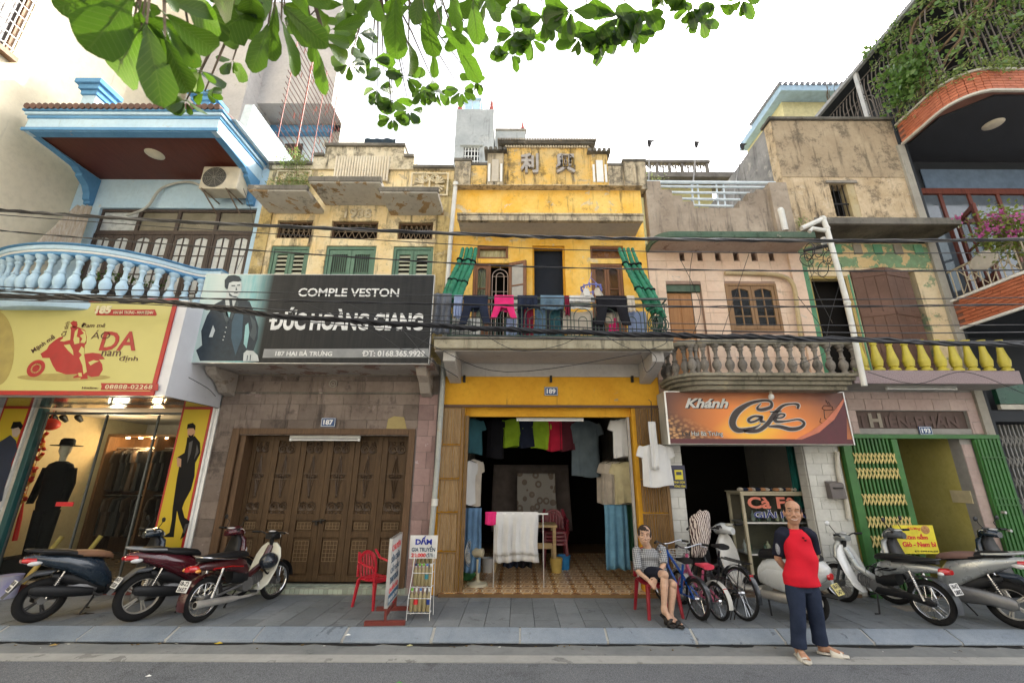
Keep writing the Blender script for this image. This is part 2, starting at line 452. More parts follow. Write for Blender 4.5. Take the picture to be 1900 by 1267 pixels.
def number_plate(num,px0,py0,px1,py1,Y,label):
 x0,x1,z0,z1=rc(px0,py0,px1,py1,Y)
 t=thing('house_number_plate',label,'number plate',((x0+x1)/2,Y,z0),group='enamel house number plates')
 MB().box(x0,x1,Y-.012,Y+.004,z0,z1).build('plate',M_plateblue,t,bev=.003)
 w,hh=x1-x0,z1-z0
 b=MB();e=.008
 for a in((x0+e,x1-e,z0+e,z0+e*1.8),(x0+e,x1-e,z1-e*1.8,z1-e),(x0+e,x0+e*1.8,z0+e*1.8,z1-e*1.8),(x1-e*1.8,x1-e,z0+e*1.8,z1-e*1.8)):
  b.box(a[0],a[1],Y-.0145,Y-.011,a[2],a[3])
 b.build('border',M_platew,t)
 text(num,x0+w*.17,x1-w*.17,z0+hh*.22,z1-hh*.22,Y-.014,M_platew,t,bold=.035)
 return t
def lamp_tube(px0,py0,px1,py1,Y,label,m=None):
 x0,x1,z0,z1=rc(px0,py0,px1,py1,Y)
 t=thing('tube_lamp',label,'tube lamp',((x0+x1)/2,Y,z0))
 h=z1-z0
 MB().box(x0,x1,Y,Y+.05,z0+h*.45,z1).build('housing',mat('lamp_housing',(.34,.34,.31),.5),t,bev=.004)
 MB().tube([(x0+.04,Y+.01,z0+h*.2),(x1-.04,Y+.01,z0+h*.2)],.013,8).build('tube',M_white,t,smooth=True)
 b=MB()
 for x in(x0+.02,x1-.02):b.box(x-.014,x+.014,Y-.006,Y+.035,z0,z0+h*.44)
 b.build('socket',M_white,t)
 return t
def casement(h,x0,x1,z0,z1,Y,mw,leaves=2,rows=3,cols=2,name='window',pane=None,arch=True,fr=.05):
 """timber window: outer frame, leaves with muntins, a pane in each light"""
 f=MB();d=.07
 f.box(x0,x0+fr,Y,Y+d,z0,z1);f.box(x1-fr,x1,Y,Y+d,z0,z1)
 f.box(x0+fr,x1-fr,Y,Y+d,z1-fr,z1);f.box(x0+fr,x1-fr,Y,Y+d,z0,z0+fr*.8)
 w=f.build(name,mw,h,bev=.004)
 lw=(x1-x0-2*fr)/leaves
 for k in range(leaves):
  a=x0+fr+lw*k+.003;c=a+lw-.006;s=min(.055,lw*.17);y=Y+.012
  b=MB();b.box(a,a+s,y,y+.04,z0+fr,z1-fr-.003);b.box(c-s,c,y,y+.04,z0+fr,z1-fr-.003)
  b.box(a+s,c-s,y,y+.04,z0+fr,z0+fr+s*1.3)
  zt=z1-fr-.003
  if arch:
   n=8;pts=[]
   for i in range(n+1):
    t=i/n;pts.append((a+s+(c-a-2*s)*t,zt-s*.9-s*.9*(abs(t-.5)*2)**1.6))
   b.prism([(a+s,zt),*pts,(c-s,zt)],y,y+.04,'y')
  else:b.box(a+s,c-s,y,y+.04,zt-s,zt)
  ih=(zt-z0-fr-s*2.3);iz=z0+fr+s*1.3
  for i in range(1,cols):
   xm=a+s+(c-a-2*s)*i/cols;b.box(xm-.011,xm+.011,y+.004,y+.034,iz,zt-s*.9)
  for j in range(1,rows):
   zm=iz+ih*j/rows;b.box(a+s,c-s,y+.006,y+.032,zm-.011,zm+.011)
  b.build('casement_leaf',mw,w,bev=.003)
  cw=(c-a-2*s)/cols
  for i in range(cols):
   for j in range(rows):
    piece('pane',pane or M_glass,w,(a+s+cw*(i+.5),y+.02,iz+ih*(j+.5)/rows),(cw,.004,ih/rows))
 return w
def louvre(h,x0,x1,z0,z1,Y,mf,ms,n=24,name='shutter_leaf'):
 s=.06
 b=MB();b.box(x0,x0+s,Y,Y+.04,z0,z1);b.box(x1-s,x1,Y,Y+.04,z0,z1)
 b.box(x0+s,x1-s,Y,Y+.04,z1-.09,z1);b.box(x0+s,x1-s,Y,Y+.04,z0,z0+.1)
 o=b.build(name,mf,h,bev=.003);MB().box(x0+s,x1-s,Y+.035,Y+.039,z0+.1,z1-.09).build('slat_gap_dark',M_dark,o)  # added near-black sheet paints the shade between the slats
 dz=(z1-z0-.19)/n
 for i in range(n):
  piece('slat',ms,o,((x0+x1)/2,Y+.022,z0+.1+dz*(i+.5)),(x1-x0-2*s,.008,dz*.62),(radians(-28),0,0))
 return o
def cloth(x0,x1,z_top,z_bot,Y,seed=0,amp=.02,nfold=5,nu=26,nv=14,flare=.0,sag=0.,lean=0.):
 """hanging sheet with folds, as a grid"""
 r=random.Random(seed);ph=[r.uniform(0,6)for _ in range(4)];w=x1-x0;xm=(x0+x1)/2
 def fn(u,v):
  k=1+flare*v
  x=xm+(u-.5)*w*k+.012*sin(v*4+ph[0])*v
  y=Y+amp*(.35+.65*v)*(sin(u*nfold*2*pi+ph[1]+v*.8)+.5*sin(u*nfold*4.3+ph[2]-v*1.3))+lean*v
  z=z_top+(z_bot-z_top)*v-sag*4*u*(1-u)*(1-v)+.012*v*sin(u*9+ph[3])
  return(x,y,z)
 return MB().grid(fn,nu,nv)
def drape(x0,x1,yr,zr,fl,bl,seed=0,amp=.012,nf=3,nu=22,r=.03):
 """cloth folded over a rail along x: front length fl (towards street), back length bl"""
 rn=random.Random(seed);ph=[rn.uniform(0,6)for _ in range(4)]
 L=fl+bl+pi*r;w=x1-x0
 def fn(u,v):
  s=v*L
  if s<fl:y=yr-r;z=zr-fl+s;k=(fl-s)
  elif s<fl+pi*r:
   t=(s-fl)/r;y=yr-r*cos(t);z=zr+r*sin(t);k=0
  else:y=yr+r;z=zr-(s-fl-pi*r);k=(s-fl-pi*r)
  y+=(amp*min(1,k*4))*(sin(u*nf*2*pi+ph[0])+.4*sin(u*nf*5+ph[1]))
  x=x0+w*u+.02*sin(k*6+ph[2])*min(1,k*2);z+=.015*sin(u*7+ph[3])*min(1,k*3)
  return(x,y,z)
 return MB().grid(fn,nu,26)
def tshirt(b,c,w,h,yaw=0,d=.06,sl=.2,seed=0,droop=.75,buttons=False):
 """a shirt on a hanger: flattened body and two sleeves; c = neck point"""
 r=random.Random(seed);c=Vector(c);R=Matrix.Rotation(yaw,3,'Z');X=R@Vector((1,0,0));Yv=R@Vector((0,1,0));ph=r.uniform(0,6)
 secs=[]
 pr=[(0,.16,.25),(.02,.24,.5),(.06,.42,.75),(.1,.48,.9),(.22,.47,1),(.5,.46,1),(.8,.48,1.05),(1.0,.49,1.0)]
 for t,a,e in pr:
  secs.append((c+Vector((0,0,-h*t))+Yv*.01*sin(t*5+ph),X*w*a,Yv*d*e))
 o=len(b.v);b.loft(secs,28,.85)
 for i in range(o,len(b.v)):
  p=Vector(b.v[i]);q=p-c;t=-q.z/h;u=q.dot(X)/w
  f=.018*t*sin(u*22+ph)+.008*sin(u*41+ph*2)
  p+=Yv*f*(1 if q.dot(Yv)>0 else.9)+Vector((0,0,.02*sin(u*6+ph)*t));b.v[i]=tuple(p)
 for s in(-1,1):
  p0=c+X*s*w*.38+Vector((0,0,-h*.07));dirv=(X*s*(1-droop)+Vector((0,0,-1))*droop).normalized();nrm=(X*s*droop+Vector((0,0,1))*(1-droop)).normalized()
  ss=[]
  for t,k in((0,.9),(.3,1.0),(.7,1.0),(1,.95)):
   ss.append((p0+dirv*sl*w*2*t+Yv*.01*sin(3*t+ph),nrm*w*.17*k,Yv*d*.6*k))
  b.loft(ss,12,.85)
 return b
def strip_tiles(h,m,x0,x1,z0,z1,Y,tw,th,holes=(),gap=.006,d=.014,name='wall_tile',off=.5,rnd=None,skip=0.):
 """courses of flat tiles on a street-facing wall, cut round openings"""
 n=0;j=0;z=z0
 rn=random.Random(hash(name)%100 if False else 5)
 while z<z1-.02:
  zz=min(z+th,z1);x=x0-(tw*off if j%2 else 0)
  while x<x1-.01:
   a,c=max(x,x0),min(x+tw,x1);x+=tw
   if c-a<.03:continue
   segs=[(a,c)]
   for q in holes:
    if q[2]<(z+zz)/2<q[3]:
     ns=[]
     for s,e in segs:
      if q[1]<=s or q[0]>=e:ns.append((s,e));continue
      if q[0]>s:ns.append((s,q[0]))
      if q[1]<e:ns.append((q[1],e))
     segs=ns
   for s,e in segs:
    if e-s<.03 or rn.random()<skip:continue
    piece(name,m,h,((s+e)/2,Y-d/2+rn.uniform(-.002,.002),(z+zz)/2),(e-s-gap,d,zz-z-gap));n+=1
  z+=th;j+=1
 return n
# 187: weathered yellow house with the carved timber doors
M_y187=plaster('yellow_187',(.72,.54,.26),(.76,.66,.44),stains=1.15,peels=.75,peel=(.48,.40,.27),grime=1.05)
M_par187=plaster('parapet_187',(.52,.45,.31),(.68,.61,.46),stain=(.028,.026,.022),stains=1.35,peels=.65,peel=(.55,.46,.32),grime=1.35,s=1.5)
M_sof=plaster('soffit_peel',(.50,.47,.42),(.60,.57,.51),stain=(.05,.045,.04),stains=.6,peels=1.0,peel=(.42,.26,.11),grime=.9)
M_edge=plaster('mouldy_edge',(.10,.095,.085),(.20,.185,.155),stains=1,grime=1)
M_stone=plaster('stone_cladding',(.150,.118,.098),(.215,.175,.150),stain=(.035,.028,.026),peel=(.30,.24,.22),stains=.95,peels=.35,grime=1.0,rough=.55,rand=.22)
M_stonep=plaster('pink_stone_cladding',(.235,.155,.145),(.31,.22,.205),stain=(.09,.06,.06),peel=(.46,.37,.36),stains=.45,peels=.45,grime=.5,rough=.5,rand=.16)
M_wd=wood('old_brown_timber',(.075,.042,.022),(.135,.08,.043),rough=.5)
M_wdl=wood('worn_brown_timber',(.048,.027,.012),(.105,.063,.030),rough=.55)
M_ironb=mat('brown_ironwork',(.075,.05,.032),.35,metal=.35)
M_green=wood('green_shutter_paint',(.10,.185,.13),(.145,.24,.175),rough=.6,dirt=.5)
M_greend=mat('green_slat_paint',(.42,.43,.32),.6,c2=(.50,.49,.38),scale=5)
h7=house('weathered_house','weathered yellow house with stepped parapet, green shutters and carved brown timber doors',XB,XC)
f=FY
dx0,dx1,dz0,dz1=at(428,900,f).x,at(752,900,f).x,.12,at(600,806,f).z
fx0,fx1=at(433,850,f).x-.0,at(758,850,f).x
wb=MB()
trans=[rc(513,409,579,442,f),rc(614,410,701,443,f),rc(738,412,803,444,f)]
shut=[rc(499,456,571,510,f),rc(602,456,696,510,f),rc(728,457,803,510,f)]
shut=[(a,c,3.66,e)for a,c,d,e in shut]
ZP=at(536,307,f).z
wallmesh(wb,XB+.002,XC-.002,3.5,at(536,309,f).z,f,f+.2,[*trans,*shut])
wb.build('upper_wall',M_y187,h7)
lw=MB();wallmesh(lw,XB+.002,XC-.002,0,3.498,f,f+.2,[(dx0,dx1,-.01,dz1)])
low=lw.build('lower_wall',mat('mortar_grey',(.17,.15,.14),.9),h7)
hol=[(dx0-.14,dx1+.12,-.1,dz1+.11)]
xr=at(760,900,f).x
zl=at(600,731,f).z
strip_tiles(low,M_stone,XB+.01,xr+.06,.02,zl,f,.46,.268,hol,name='stone_tile',off=.35)
strip_tiles(low,M_stonep,xr+.062,XC-.06,.02,zl,f,.27,.268,hol,name='stone_tile',off=.3)
strip_tiles(low,M_stone,XB+.01,XC-.06,zl+.03,3.48,f,.5,.2,(),name='stone_tile',off=.4)
MB().box(XB+.01,XC-.06,f-.03,f-.001,zl+.002,zl+.027).build('ledge',M_edge,h7)
x0,x1,z0,z1=rc(718,772,756,797,f)
MB().prism([(x0,z0),(x1,z0+.01),(x1-.06,z1-.02),(x0+.12,z1),(x0+.02,z1-.05)],f-.019,f-.004,'y').build('patched_tile',plaster('ochre_patch',(.36,.29,.13),(.30,.24,.11)),h7,label='ochre patched tile')
M_spil=plaster('stained_pilaster',(.50,.37,.15),(.58,.47,.24),stain=(.06,.05,.03),peel=(.60,.50,.32),stains=1.4,peels=.7,grime=1.4)
MB().box(at(808,440,f).x,XC-.01,f-.03,f-.001,3.66,ZP-.35).build('stained_pilaster',M_spil,h7);MB().box(XB+.01,at(498,440,f).x,f-.03,f-.001,3.66,ZP-.4).build('stained_pilaster',M_spil,h7)
pa=MB();py=f-.05
steps=[(XB+.003,at(581,300,py).x,at(540,306.5,py).z),(None,at(603,285,py).x,at(590,291,py).z),(None,at(750,285,py).x,at(680,273,py).z),(None,at(768,300,py).x,at(760,293,py).z),(None,XC-.003,at(800,313.5,py).z)]
zb=at(536,340,py).z-.4;xp=XB+.003
cap=MB()
zlow=at(536,309,f).z-.1
for i,(a,c,zt)in enumerate(steps):
 pa.box(xp,c,py,f+.25,zlow,zt);cap.box(xp-.02*(i==2),c+.02*(i==2),py-.05,f+.28,zt,zt+.07);xp=c
pa.build('parapet',M_par187,h7)
for a,c,dd in((XB+.2,steps[0][1]-.06,0),(steps[3][1]+.1,XC-.15,1)):
 pass
cap.build('parapet_coping',M_edge,h7,bev=.01)
x0,x1,z0,z1=rc(620,291,722,336,py)
fl=MB();n=20
for i in range(n):fl.tube([(x0+(x1-x0)*(i+.5)/n,py-.002,z0),(x0+(x1-x0)*(i+.5)/n,py-.002,z1)],(x1-x0)/n*.42,8)
fl.build('fluted_panel',plaster('fluted_cream',(.62,.55,.42),(.70,.64,.52),stains=.6,peels=.15,grime=.5),h7,smooth=True)
def relief(px0,py0,px1,py1):
 x0,x1,z0,z1=rc(px0,py0,px1,py1,py);b=MB();cx,cz=(x0+x1)/2,(z0+z1)/2;w,hh=x1-x0,z1-z0
 for a in((x0,x1,z0,z0+.03),(x0,x1,z1-.03,z1),(x0,x0+.03,z0+.03,z1-.03),(x1-.03,x1,z0+.03,z1-.03)):b.box(a[0],a[1],py-.03,py+.01,a[2],a[3])
 for s in(-1,1):
  for q in(-1,1):
   for k,rr_ in enumerate((.085,.045)):b.torus((cx+s*w*.13,py-.012,cz+q*hh*.27),rr_,.016,'y',14,5)
   for k in range(4):
    a=radians(12+22*k)*q
    b.tube([(cx+s*w*.16,py-.01,cz+q*.02),(cx+s*w*(.16+.24*cos(a)),py-.018,cz+hh*.36*sin(a)+q*.02)],[.012,.022],5)
 b.box(cx-.015,cx+.015,py-.025,py+.01,z0+hh*.25,z1-hh*.25)
 b.build('scroll_relief',plaster('relief_cream',(.58,.50,.33),(.66,.58,.42),stains=.8,grime=.7),h7,smooth=True)
relief(762,322,832,364);relief(512,318,576,358)
def canopy(x0,x1,yf,z,th,name='canopy_slab'):
 b=MB();b.box(x0,x1,yf,f-.004,z,z+th)
 o=b.build(name,M_sof,h7,bev=.01)
 MB().box(x0-.015,x1+.015,yf-.02,yf+.06,z+.02,z+th+.03).build('slab_edge',M_edge,o,bev=.012)
 return o
canopy(-5.06,-3.97,6.85,6.83,.09);canopy(-3.965,-2.62,6.87,7.03,.1);canopy(-2.61,-1.53,6.85,6.80,.09)
text('1938',*rc(640,388,690,405,f),f-.004,M_par187,h7,name='date_relief',bold=.02,depth=.03)
for k,(a,c,d,e)in enumerate(trans):
 b=MB();y=f+.06
 b.box(a,a+.04,y,y+.06,d,e);b.box(c-.04,c,y,y+.06,d,e);b.box(a+.04,c-.04,y,y+.06,d,d+.04);b.box(a+.04,c-.04,y,y+.06,e-.04,e)
 o=b.build('transom_frame',M_wd,h7)
 g=MB();n=6
 for i in range(n):
  xm=a+.05+(c-a-.1)*(i+.5)/n;q=(c-a-.1)/n*.5
  g.tube([(xm-q,y+.02,d+.04),(xm,y+.02,(d+e)/2),(xm-q,y+.02,e-.04)],.009,4);g.tube([(xm+q,y+.02,d+.04),(xm,y+.02,(d+e)/2),(xm+q,y+.02,e-.04)],.009,4)
 g.tube([(a+.04,y+.02,(d+e)/2),(c-.04,y+.02,(d+e)/2)],.009,4)
 g.build('transom_grille',mat('grille_tan',(.20,.15,.10),.6),o)
for k,(a,c,d,e)in enumerate(shut):
 b=MB();y=f+.03
 b.box(a,a+.05,y,y+.1,d,e);b.box(c-.05,c,y,y+.1,d,e);b.box(a+.05,c-.05,y,y+.1,e-.06,e)
 b.build('shutter_frame',M_green,h7)
 m_=(a+c)/2
 if k!=1:
  louvre(h7,a+.055,m_-.004,d,e-.065,y+.02,M_green,M_greend);louvre(h7,m_+.004,c-.055,d,e-.065,y+.02,M_green,M_greend)
 else:
  for s,q in((a+.055,m_-.004),(m_+.004,c-.055)):
   b=MB();y2=y+.02
   b.box(s,s+.07,y2,y2+.04,d,e-.065);b.box(q-.07,q,y2,y2+.04,d,e-.065);b.box(s+.07,q-.07,y2,y2+.04,e-.17,e-.065);b.box(s+.07,q-.07,y2,y2+.04,d,d+1)
   b.box(s+.07,q-.07,y2+.03,y2+.038,d+1.0,e-.17)
   o=b.build('shutter_leaf',M_green,h7,bev=.003)
   n=7;zz=at(640,503,f).z
   for i in range(n):piece('grille_bar',M_iron,o,(s+.07+(q-s-.14)*(i+.5)/n,y2-.006,(e-.17+zz)/2),(.011,.011,e-.17-zz))
MB().box(XB+.05,XC-.05,6.86,f-.003,3.5,3.64).build('balcony_slab',plaster('scabbed_soffit',(.36,.33,.30),(.44,.40,.36),stain=(.06,.05,.045),stains=.5,peels=.9,peel=(.28,.17,.14),grime=.7),h7,bev=.01)
for xx in(at(412,700,7.3).x,at(788,705,7.3).x):
 b=MB();b.prism([(f-.004,3.5),(6.95,3.5),(7.05,3.38),(7.25,3.3),(7.4,3.14),(f-.004,3.1)],xx-.09,xx+.09,'x');b.build('corbel',plaster('scabbed_corbel',(.34,.30,.26),(.42,.37,.32),stains=.8,peels=.8,peel=(.30,.24,.19),grime=.8),h7,bev=.012)
fr=MB();fy=f-.035
fr.box(dx0-.13,dx0,fy,f+.25,.1,dz1+.1);fr.box(dx1,dx1+.11,fy,f+.25,.1,dz1+.1);fr.box(dx0,dx1,fy,f+.25,dz1,dz1+.1)
fr.build('door_frame',M_wd,h7,bev=.008)
LY=f+.24
lx=[at(p,900,LY).x for p in(443,495,548,600,651,703,752)]
lx[0]=dx0+.1;lx[-1]=dx1
MB().box(dx0,dx0+.095,f+.02,LY+.03,.12,dz1).build('door_frame',M_wd,h7)
def door_leaf(x0,x1,z0,z1,Y):
 H=z1-z0;w=x1-x0;s=w*.2
 b=MB()
 def zz(t):return z1-H*t
 b.box(x0+.002,x0+s,Y,Y+.05,z0,z1);b.box(x1-s,x1-.002,Y,Y+.05,z0,z1)
 for t0,t1 in((0,.035),(.555,.60),(.675,.715),(.965,1)):b.box(x0+s,x1-s,Y,Y+.05,zz(t1),zz(t0))
 b.box(x0+s,x1-s,Y+.03,Y+.045,z0+.01,z1-.01)
 o=b.build('door_leaf',M_wdl,h7,bev=.004)
 g=MB();cx=(x0+x1)/2;R=(w-2*s)*.23;y=Y+.012
 for t in(.095,.505):
  for q in(-1,1):
   g.torus((cx+q*R*1.02,y,zz(t)),R,.011,'y',16,5);g.torus((cx+q*R*1.02,y,zz(t)-R*.2),R*.5,.010,'y',12,5)
 for q in(-1,1):
  g.torus((cx+q*R*1.0,y,zz(.055)),R*.45,.008,'y',10,4);g.torus((cx+q*R,y,zz(.545)),R*.5,.009,'y',10,4,pi,2*pi);g.torus((cx+q*R,y,zz(.29)),R*.42,.008,'y',10,4)
  g.torus((cx+q*R*.3,y,zz(.305)),R*.3,.008,'y',10,4)
 for t in(.275,.315,.53):g.box(x0+s,x1-s,y-.006,y+.006,zz(t)-.006,zz(t)+.006)
 for q in(-1,1):
  g.tube([(cx+q*R*.7,y,zz(.27)),(cx,y,zz(.16))],.007,4);g.tube([(cx+q*R*.7,y,zz(.32)),(cx,y,zz(.43))],.007,4)
 g.tube([(cx,y,zz(.14)),(cx,y,zz(.45))],.007,4);g.ell((cx,y,zz(.16)),(.02,.012,.03),8,5);g.ell((cx,y,zz(.43)),(.02,.012,.03),8,5)
 g.build('scroll_ironwork',M_ironb,o,smooth=True)
 p=MB()
 for t0,t1,nr in((.607,.668,2),(.722,.958,6)):
  p.box(x0+s*1.15,x1-s*1.15,Y+.012,Y+.031,zz(t1)+.012,zz(t0)-.012)
 p.build('raised_panel',M_wdl,o,bev=.012)
 gold=mat('lattice_wire',(.20,.14,.075),.5)
 for t0,t1,nr in((.607,.668,2),(.73,.88,5)):
  lt=MB();a,c=x0+s*1.3,x1-s*1.3;d,e=zz(t1)+.02,zz(t0)-.02
  for i in range(5):xm=a+(c-a)*i/4;lt.box(xm-.003,xm+.003,Y+.009,Y+.0115,d,e)
  for j in range(nr+1):zm=d+(e-d)*j/nr;lt.box(a,c,Y+.0072,Y+.0089,zm-.003,zm+.003)
  lt.build('lattice',gold,o,kind='stuff')
for i in range(6):door_leaf(lx[i],lx[i+1],.13,dz1-.01,LY+(.0 if i%2 else.004))
b=MB();xm=lx[3];zz=at(600,968,LY).z
b.tube([(xm-.1,LY-.02,zz+.01),(xm+.12,LY-.02,zz+.03)],.014,6);b.box(xm-.05,xm-.01,LY-.03,LY,zz-.05,zz+.02);b.box(xm+.03,xm+.06,LY-.03,LY,zz-.02,zz+.05)
b.build('bolt',M_iron,h7)
th=MB().box(dx0-.1,XC-.35,f-.02,f+.42,0,.095).build('threshold',mat('threshold_concrete',(.30,.29,.25),.9,bmp=.4),h7);n=int((XC-.35-dx0+.1)/.075)
M_tl=mat('pale_green_tile',(.36,.41,.33),.5,rand=.25)
for i in range(n):
 xx=dx0-.1+.075*(i+.5)
 for yy in(f+.02,f+.095,f+.17):piece('threshold_tile',M_tl,th,(xx,yy,.099),(.066,.066,.012))
 piece('threshold_tile',M_tl,th,(xx,f-.026,.05),(.066,.012,.066))
shell(h7,XB,XC,7.3,[3.49,7.0])
MB().box(XB+.14,XC-.14,f+.32,f+.36,.1,3.3).build('room_dark_sheet',M_dark,h7)  # added near-black sheets paint the unlit rooms and stop light leaks
MB().box(XB+.14,XC-.14,f+.5,f+.54,3.52,6.8).build('room_dark_sheet',M_dark,h7)
number_plate('187',596,775,623,792,f-.03,'blue enamel plate reading 187 above the carved timber doors')
lamp_tube(537,808,668,818,f-.0,'unlit tube lamp over the carved timber doors')
t=tag(MB().torus((at(619,712,f).x,f-.022,at(619,712,f).z),.065,.012,'y',20,6).torus((at(619,712,f).x,f-.022,at(619,712,f).z),.03,.01,'y',14,6).build('round_vent',M_conc,None,smooth=True),'small round concrete vent in the stone cladding above plate 187','vent')
# 189: ochre house with the open tailor shop
M_och=plaster('ochre_limewash',(.80,.44,.06),(.86,.60,.19),stain=(.15,.11,.06),peel=(.74,.62,.40),stains=.75,peels=.6,grime=.7)
M_ochd=plaster('ochre_lintel',(.60,.30,.028),(.68,.37,.04),stain=(.14,.09,.04),peel=(.42,.33,.2),stains=.4,peels=.12,grime=.3)
M_par9=plaster('parapet_ochre',(.76,.47,.11),(.64,.48,.23),stain=(.05,.045,.035),peel=(.56,.46,.30),stains=1.2,peels=.6,grime=1.2,s=1.4)
M_parg=plaster('parapet_grey',(.42,.36,.26),(.58,.49,.34),stain=(.04,.037,.032),stains=1.25,peels=.5,grime=1.3,s=1.5)
M_sofg=plaster('grey_soffit',(.40,.38,.36),(.46,.44,.41),stain=(.12,.11,.10),stains=.35,peels=.05,grime=.4)
M_gpaint=mat('green_rail_paint',(.045,.075,.06),.5,var=.3)
M_bam=wood('bamboo_cane',(.22,.13,.06),(.42,.30,.16),rough=.6,s=4.5)
M_bamd=wood('bamboo_cane_dark',(.12,.065,.025),(.26,.16,.07),rough=.6,s=4.5)
h9=house('ochre_house','ochre yellow house with an open tailor shop below and laundry on its balcony',XC,XD)
L,Rr=XC+.003,XD-.003
ox0,ox1=-.93,1.98;oz=at(1020,773,f+.1).z
zs=at(1020,676,f).z
zy=at(1020,699,f).z
zt=at(1020,752,f).z
MB().box(L,Rr,f-.01,f+.2,zy,zs+.35).build('grey_beam',M_sofg,h9)
b=MB();wallmesh(b,L,Rr,zt,zy-.002,f,f+.2);b.build('lintel_wall',M_ochd,h9)
b=MB();b.box(ox0,ox1,f+.1,f+.2,oz,zt-.002);b.box(L,ox0,f,f+.2,0,zt-.002);b.box(ox1,Rr,f,f+.2,0,zt-.002)
b.build('shop_jamb',M_ochd,h9)
MB().box(L+.03,Rr-.03,f-.055,f-.003,zt-.04,zt).build('door_track',mat('track_brown',(.10,.06,.045),.6),h9)
b=MB()
for px in(862,1022,1172):b.box(at(px,704,f).x-.02,at(px,704,f).x+.02,f-.07,f-.012,at(px,710,f).z,zy+.01)
b.build('lintel_stub',M_iron,h9)
bx0,bx1=at(806,640,6.66).x,at(1248,640,6.66).x;zf=at(1020,631,6.66).z;zl=at(1020,648,6.66).z
MB().box(L,Rr,6.75,f-.014,zs,zf-.03).build('balcony_slab',M_sofg,h9)
MB().box(bx0,bx1,6.62,6.748,zl,zf).build('balcony_edge',plaster('mossy_edge',(.30,.27,.19),(.42,.38,.28),stain=(.05,.05,.04),stains=1.1,peels=.45,grime=.9,peel=(.50,.45,.34)),h9,bev=.012)
MB().box(bx0-.01,bx1+.01,6.60,f-.02,zf,zf+.04).build('balcony_floor',M_edge,h9,bev=.008)
for x in(at(838,660,7).x,at(1212,660,7).x):
 MB().prism([(6.76,zs-.002),(6.76,zs-.16),(7.2,zs-.30),(f-.015,zs-.36),(f-.015,zs-.002)],x-.1,x+.1,'x').build('bracket',M_sofg,h9,bev=.01)
wl_=rc(885,456,943,480,f);wr_=rc(1095,456,1157,480,f)
cl_=rc(877,488,944,553,f);cr_=rc(1097,489,1157,553,f);dr_=rc(988,456,1049,553,f)
zfl=zf+.03
cl_=(cl_[0],cl_[1],zfl+.35,cl_[3]);cr_=(cr_[0],cr_[1],zfl+.35,cr_[3]);dr_=(dr_[0],dr_[1],zfl,dr_[3])
ztop=at(1020,352,f).z
b=MB();wallmesh(b,L,Rr,zs+.352,ztop,f,f+.2,[wl_,wr_,cl_,cr_,dr_]);b.build('upper_wall',M_och,h9)
MB().box(dr_[0]-.02,dr_[1]+.02,f+.21,f+.25,zfl,dr_[3]+.02).build('dark_curtain',mat('dark_blue_curtain',(.022,.026,.034),.8),h9)
M_w9=wood('reddish_window_wood',(.16,.07,.035),(.25,.12,.06),rough=.45)
b=MB();fr_=.035
for q in(dr_,):b.box(q[0],q[0]+fr_,f+.05,f+.15,q[2],q[3]);b.box(q[1]-fr_,q[1],f+.05,f+.15,q[2],q[3]);b.box(q[0]+fr_,q[1]-fr_,f+.05,f+.15,q[3]-fr_,q[3])
b.build('door_frame',M_ochd,h9)
M_cur=wood('patterned_curtain',(.30,.26,.11),(.62,.57,.36),axis=2,s=1.6,rough=.9,dirt=.2)
def curtain(q,name='curtain'):
 cloth(q[0]+.04,q[1]-.04,q[3]-.03,q[2]+.03,f+.12,3,.015,7).build(name,M_cur,h9,smooth=True,solid=.004)
for q,cur in((wl_,1),(wr_,0)):
 b=MB();y=f+.03;t_=.05
 b.box(q[0],q[0]+t_,y,y+.08,q[2],q[3]);b.box(q[1]-t_,q[1],y,y+.08,q[2],q[3]);b.box(q[0]+t_,q[1]-t_,y,y+.08,q[2],q[2]+t_);b.box(q[0]+t_,q[1]-t_,y,y+.08,q[3]-t_,q[3])
 o=b.build('transom_frame',M_w9,h9)
 if cur:curtain(q)
 else:
  g=MB();zc=(q[2]+q[3])/2-.03;xc=(q[0]+q[1])/2
  for s in(-1,1):g.torus((xc+s*.13,y+.03,zc),.05,.009,'y',14,5)
  g.tube([(q[0]+t_,y+.03,zc),(xc-.18,y+.03,zc)],.008,4);g.tube([(q[1]-t_,y+.03,zc),(xc+.18,y+.03,zc)],.008,4);g.ell((xc,y+.03,zc),(.05,.01,.05),10,5)
  g.build('transom_grille',M_w9,o);MB().box(q[0]+.02,q[1]-.02,f+.19,f+.2,q[2],q[3]).build('transom_back',mat('warm_room',(.32,.15,.06),.8),o)
q=cl_;xm=at(910,520,f).x
w=casement(h9,q[0],xm,q[2],q[3],f+.02,M_w9,1,3,1);curtain((q[0],xm,q[2],q[3]))
b=MB();y=f+.08
gx0,gx1=xm+.02,q[1]-.01;xc=(gx0+gx1)/2;r1=(gx1-gx0)/2-.01;zq=q[3]-.1-r1
for r_ in(r1,r1*.5):b.torus((xc,y,zq),r_,.008,'y',14,5,0,pi);b.tube([(xc-r_,y,zq),(xc-r_,y,q[2])],.008,5);b.tube([(xc+r_,y,zq),(xc+r_,y,q[2])],.008,5)
b.torus((xc,y,zq-.62),.045,.007,'y',14,5);b.tube([(xc,y,zq+r1),(xc,y,q[3])],.007,4)
for z in(zq,zq-.32):b.tube([(gx0,y,z),(gx1,y,z)],.006,4)
b.build('window_grille',mat('pinkish_grille',(.45,.36,.31),.5),h9,smooth=True)
xo=at(976,520,f-.2).x
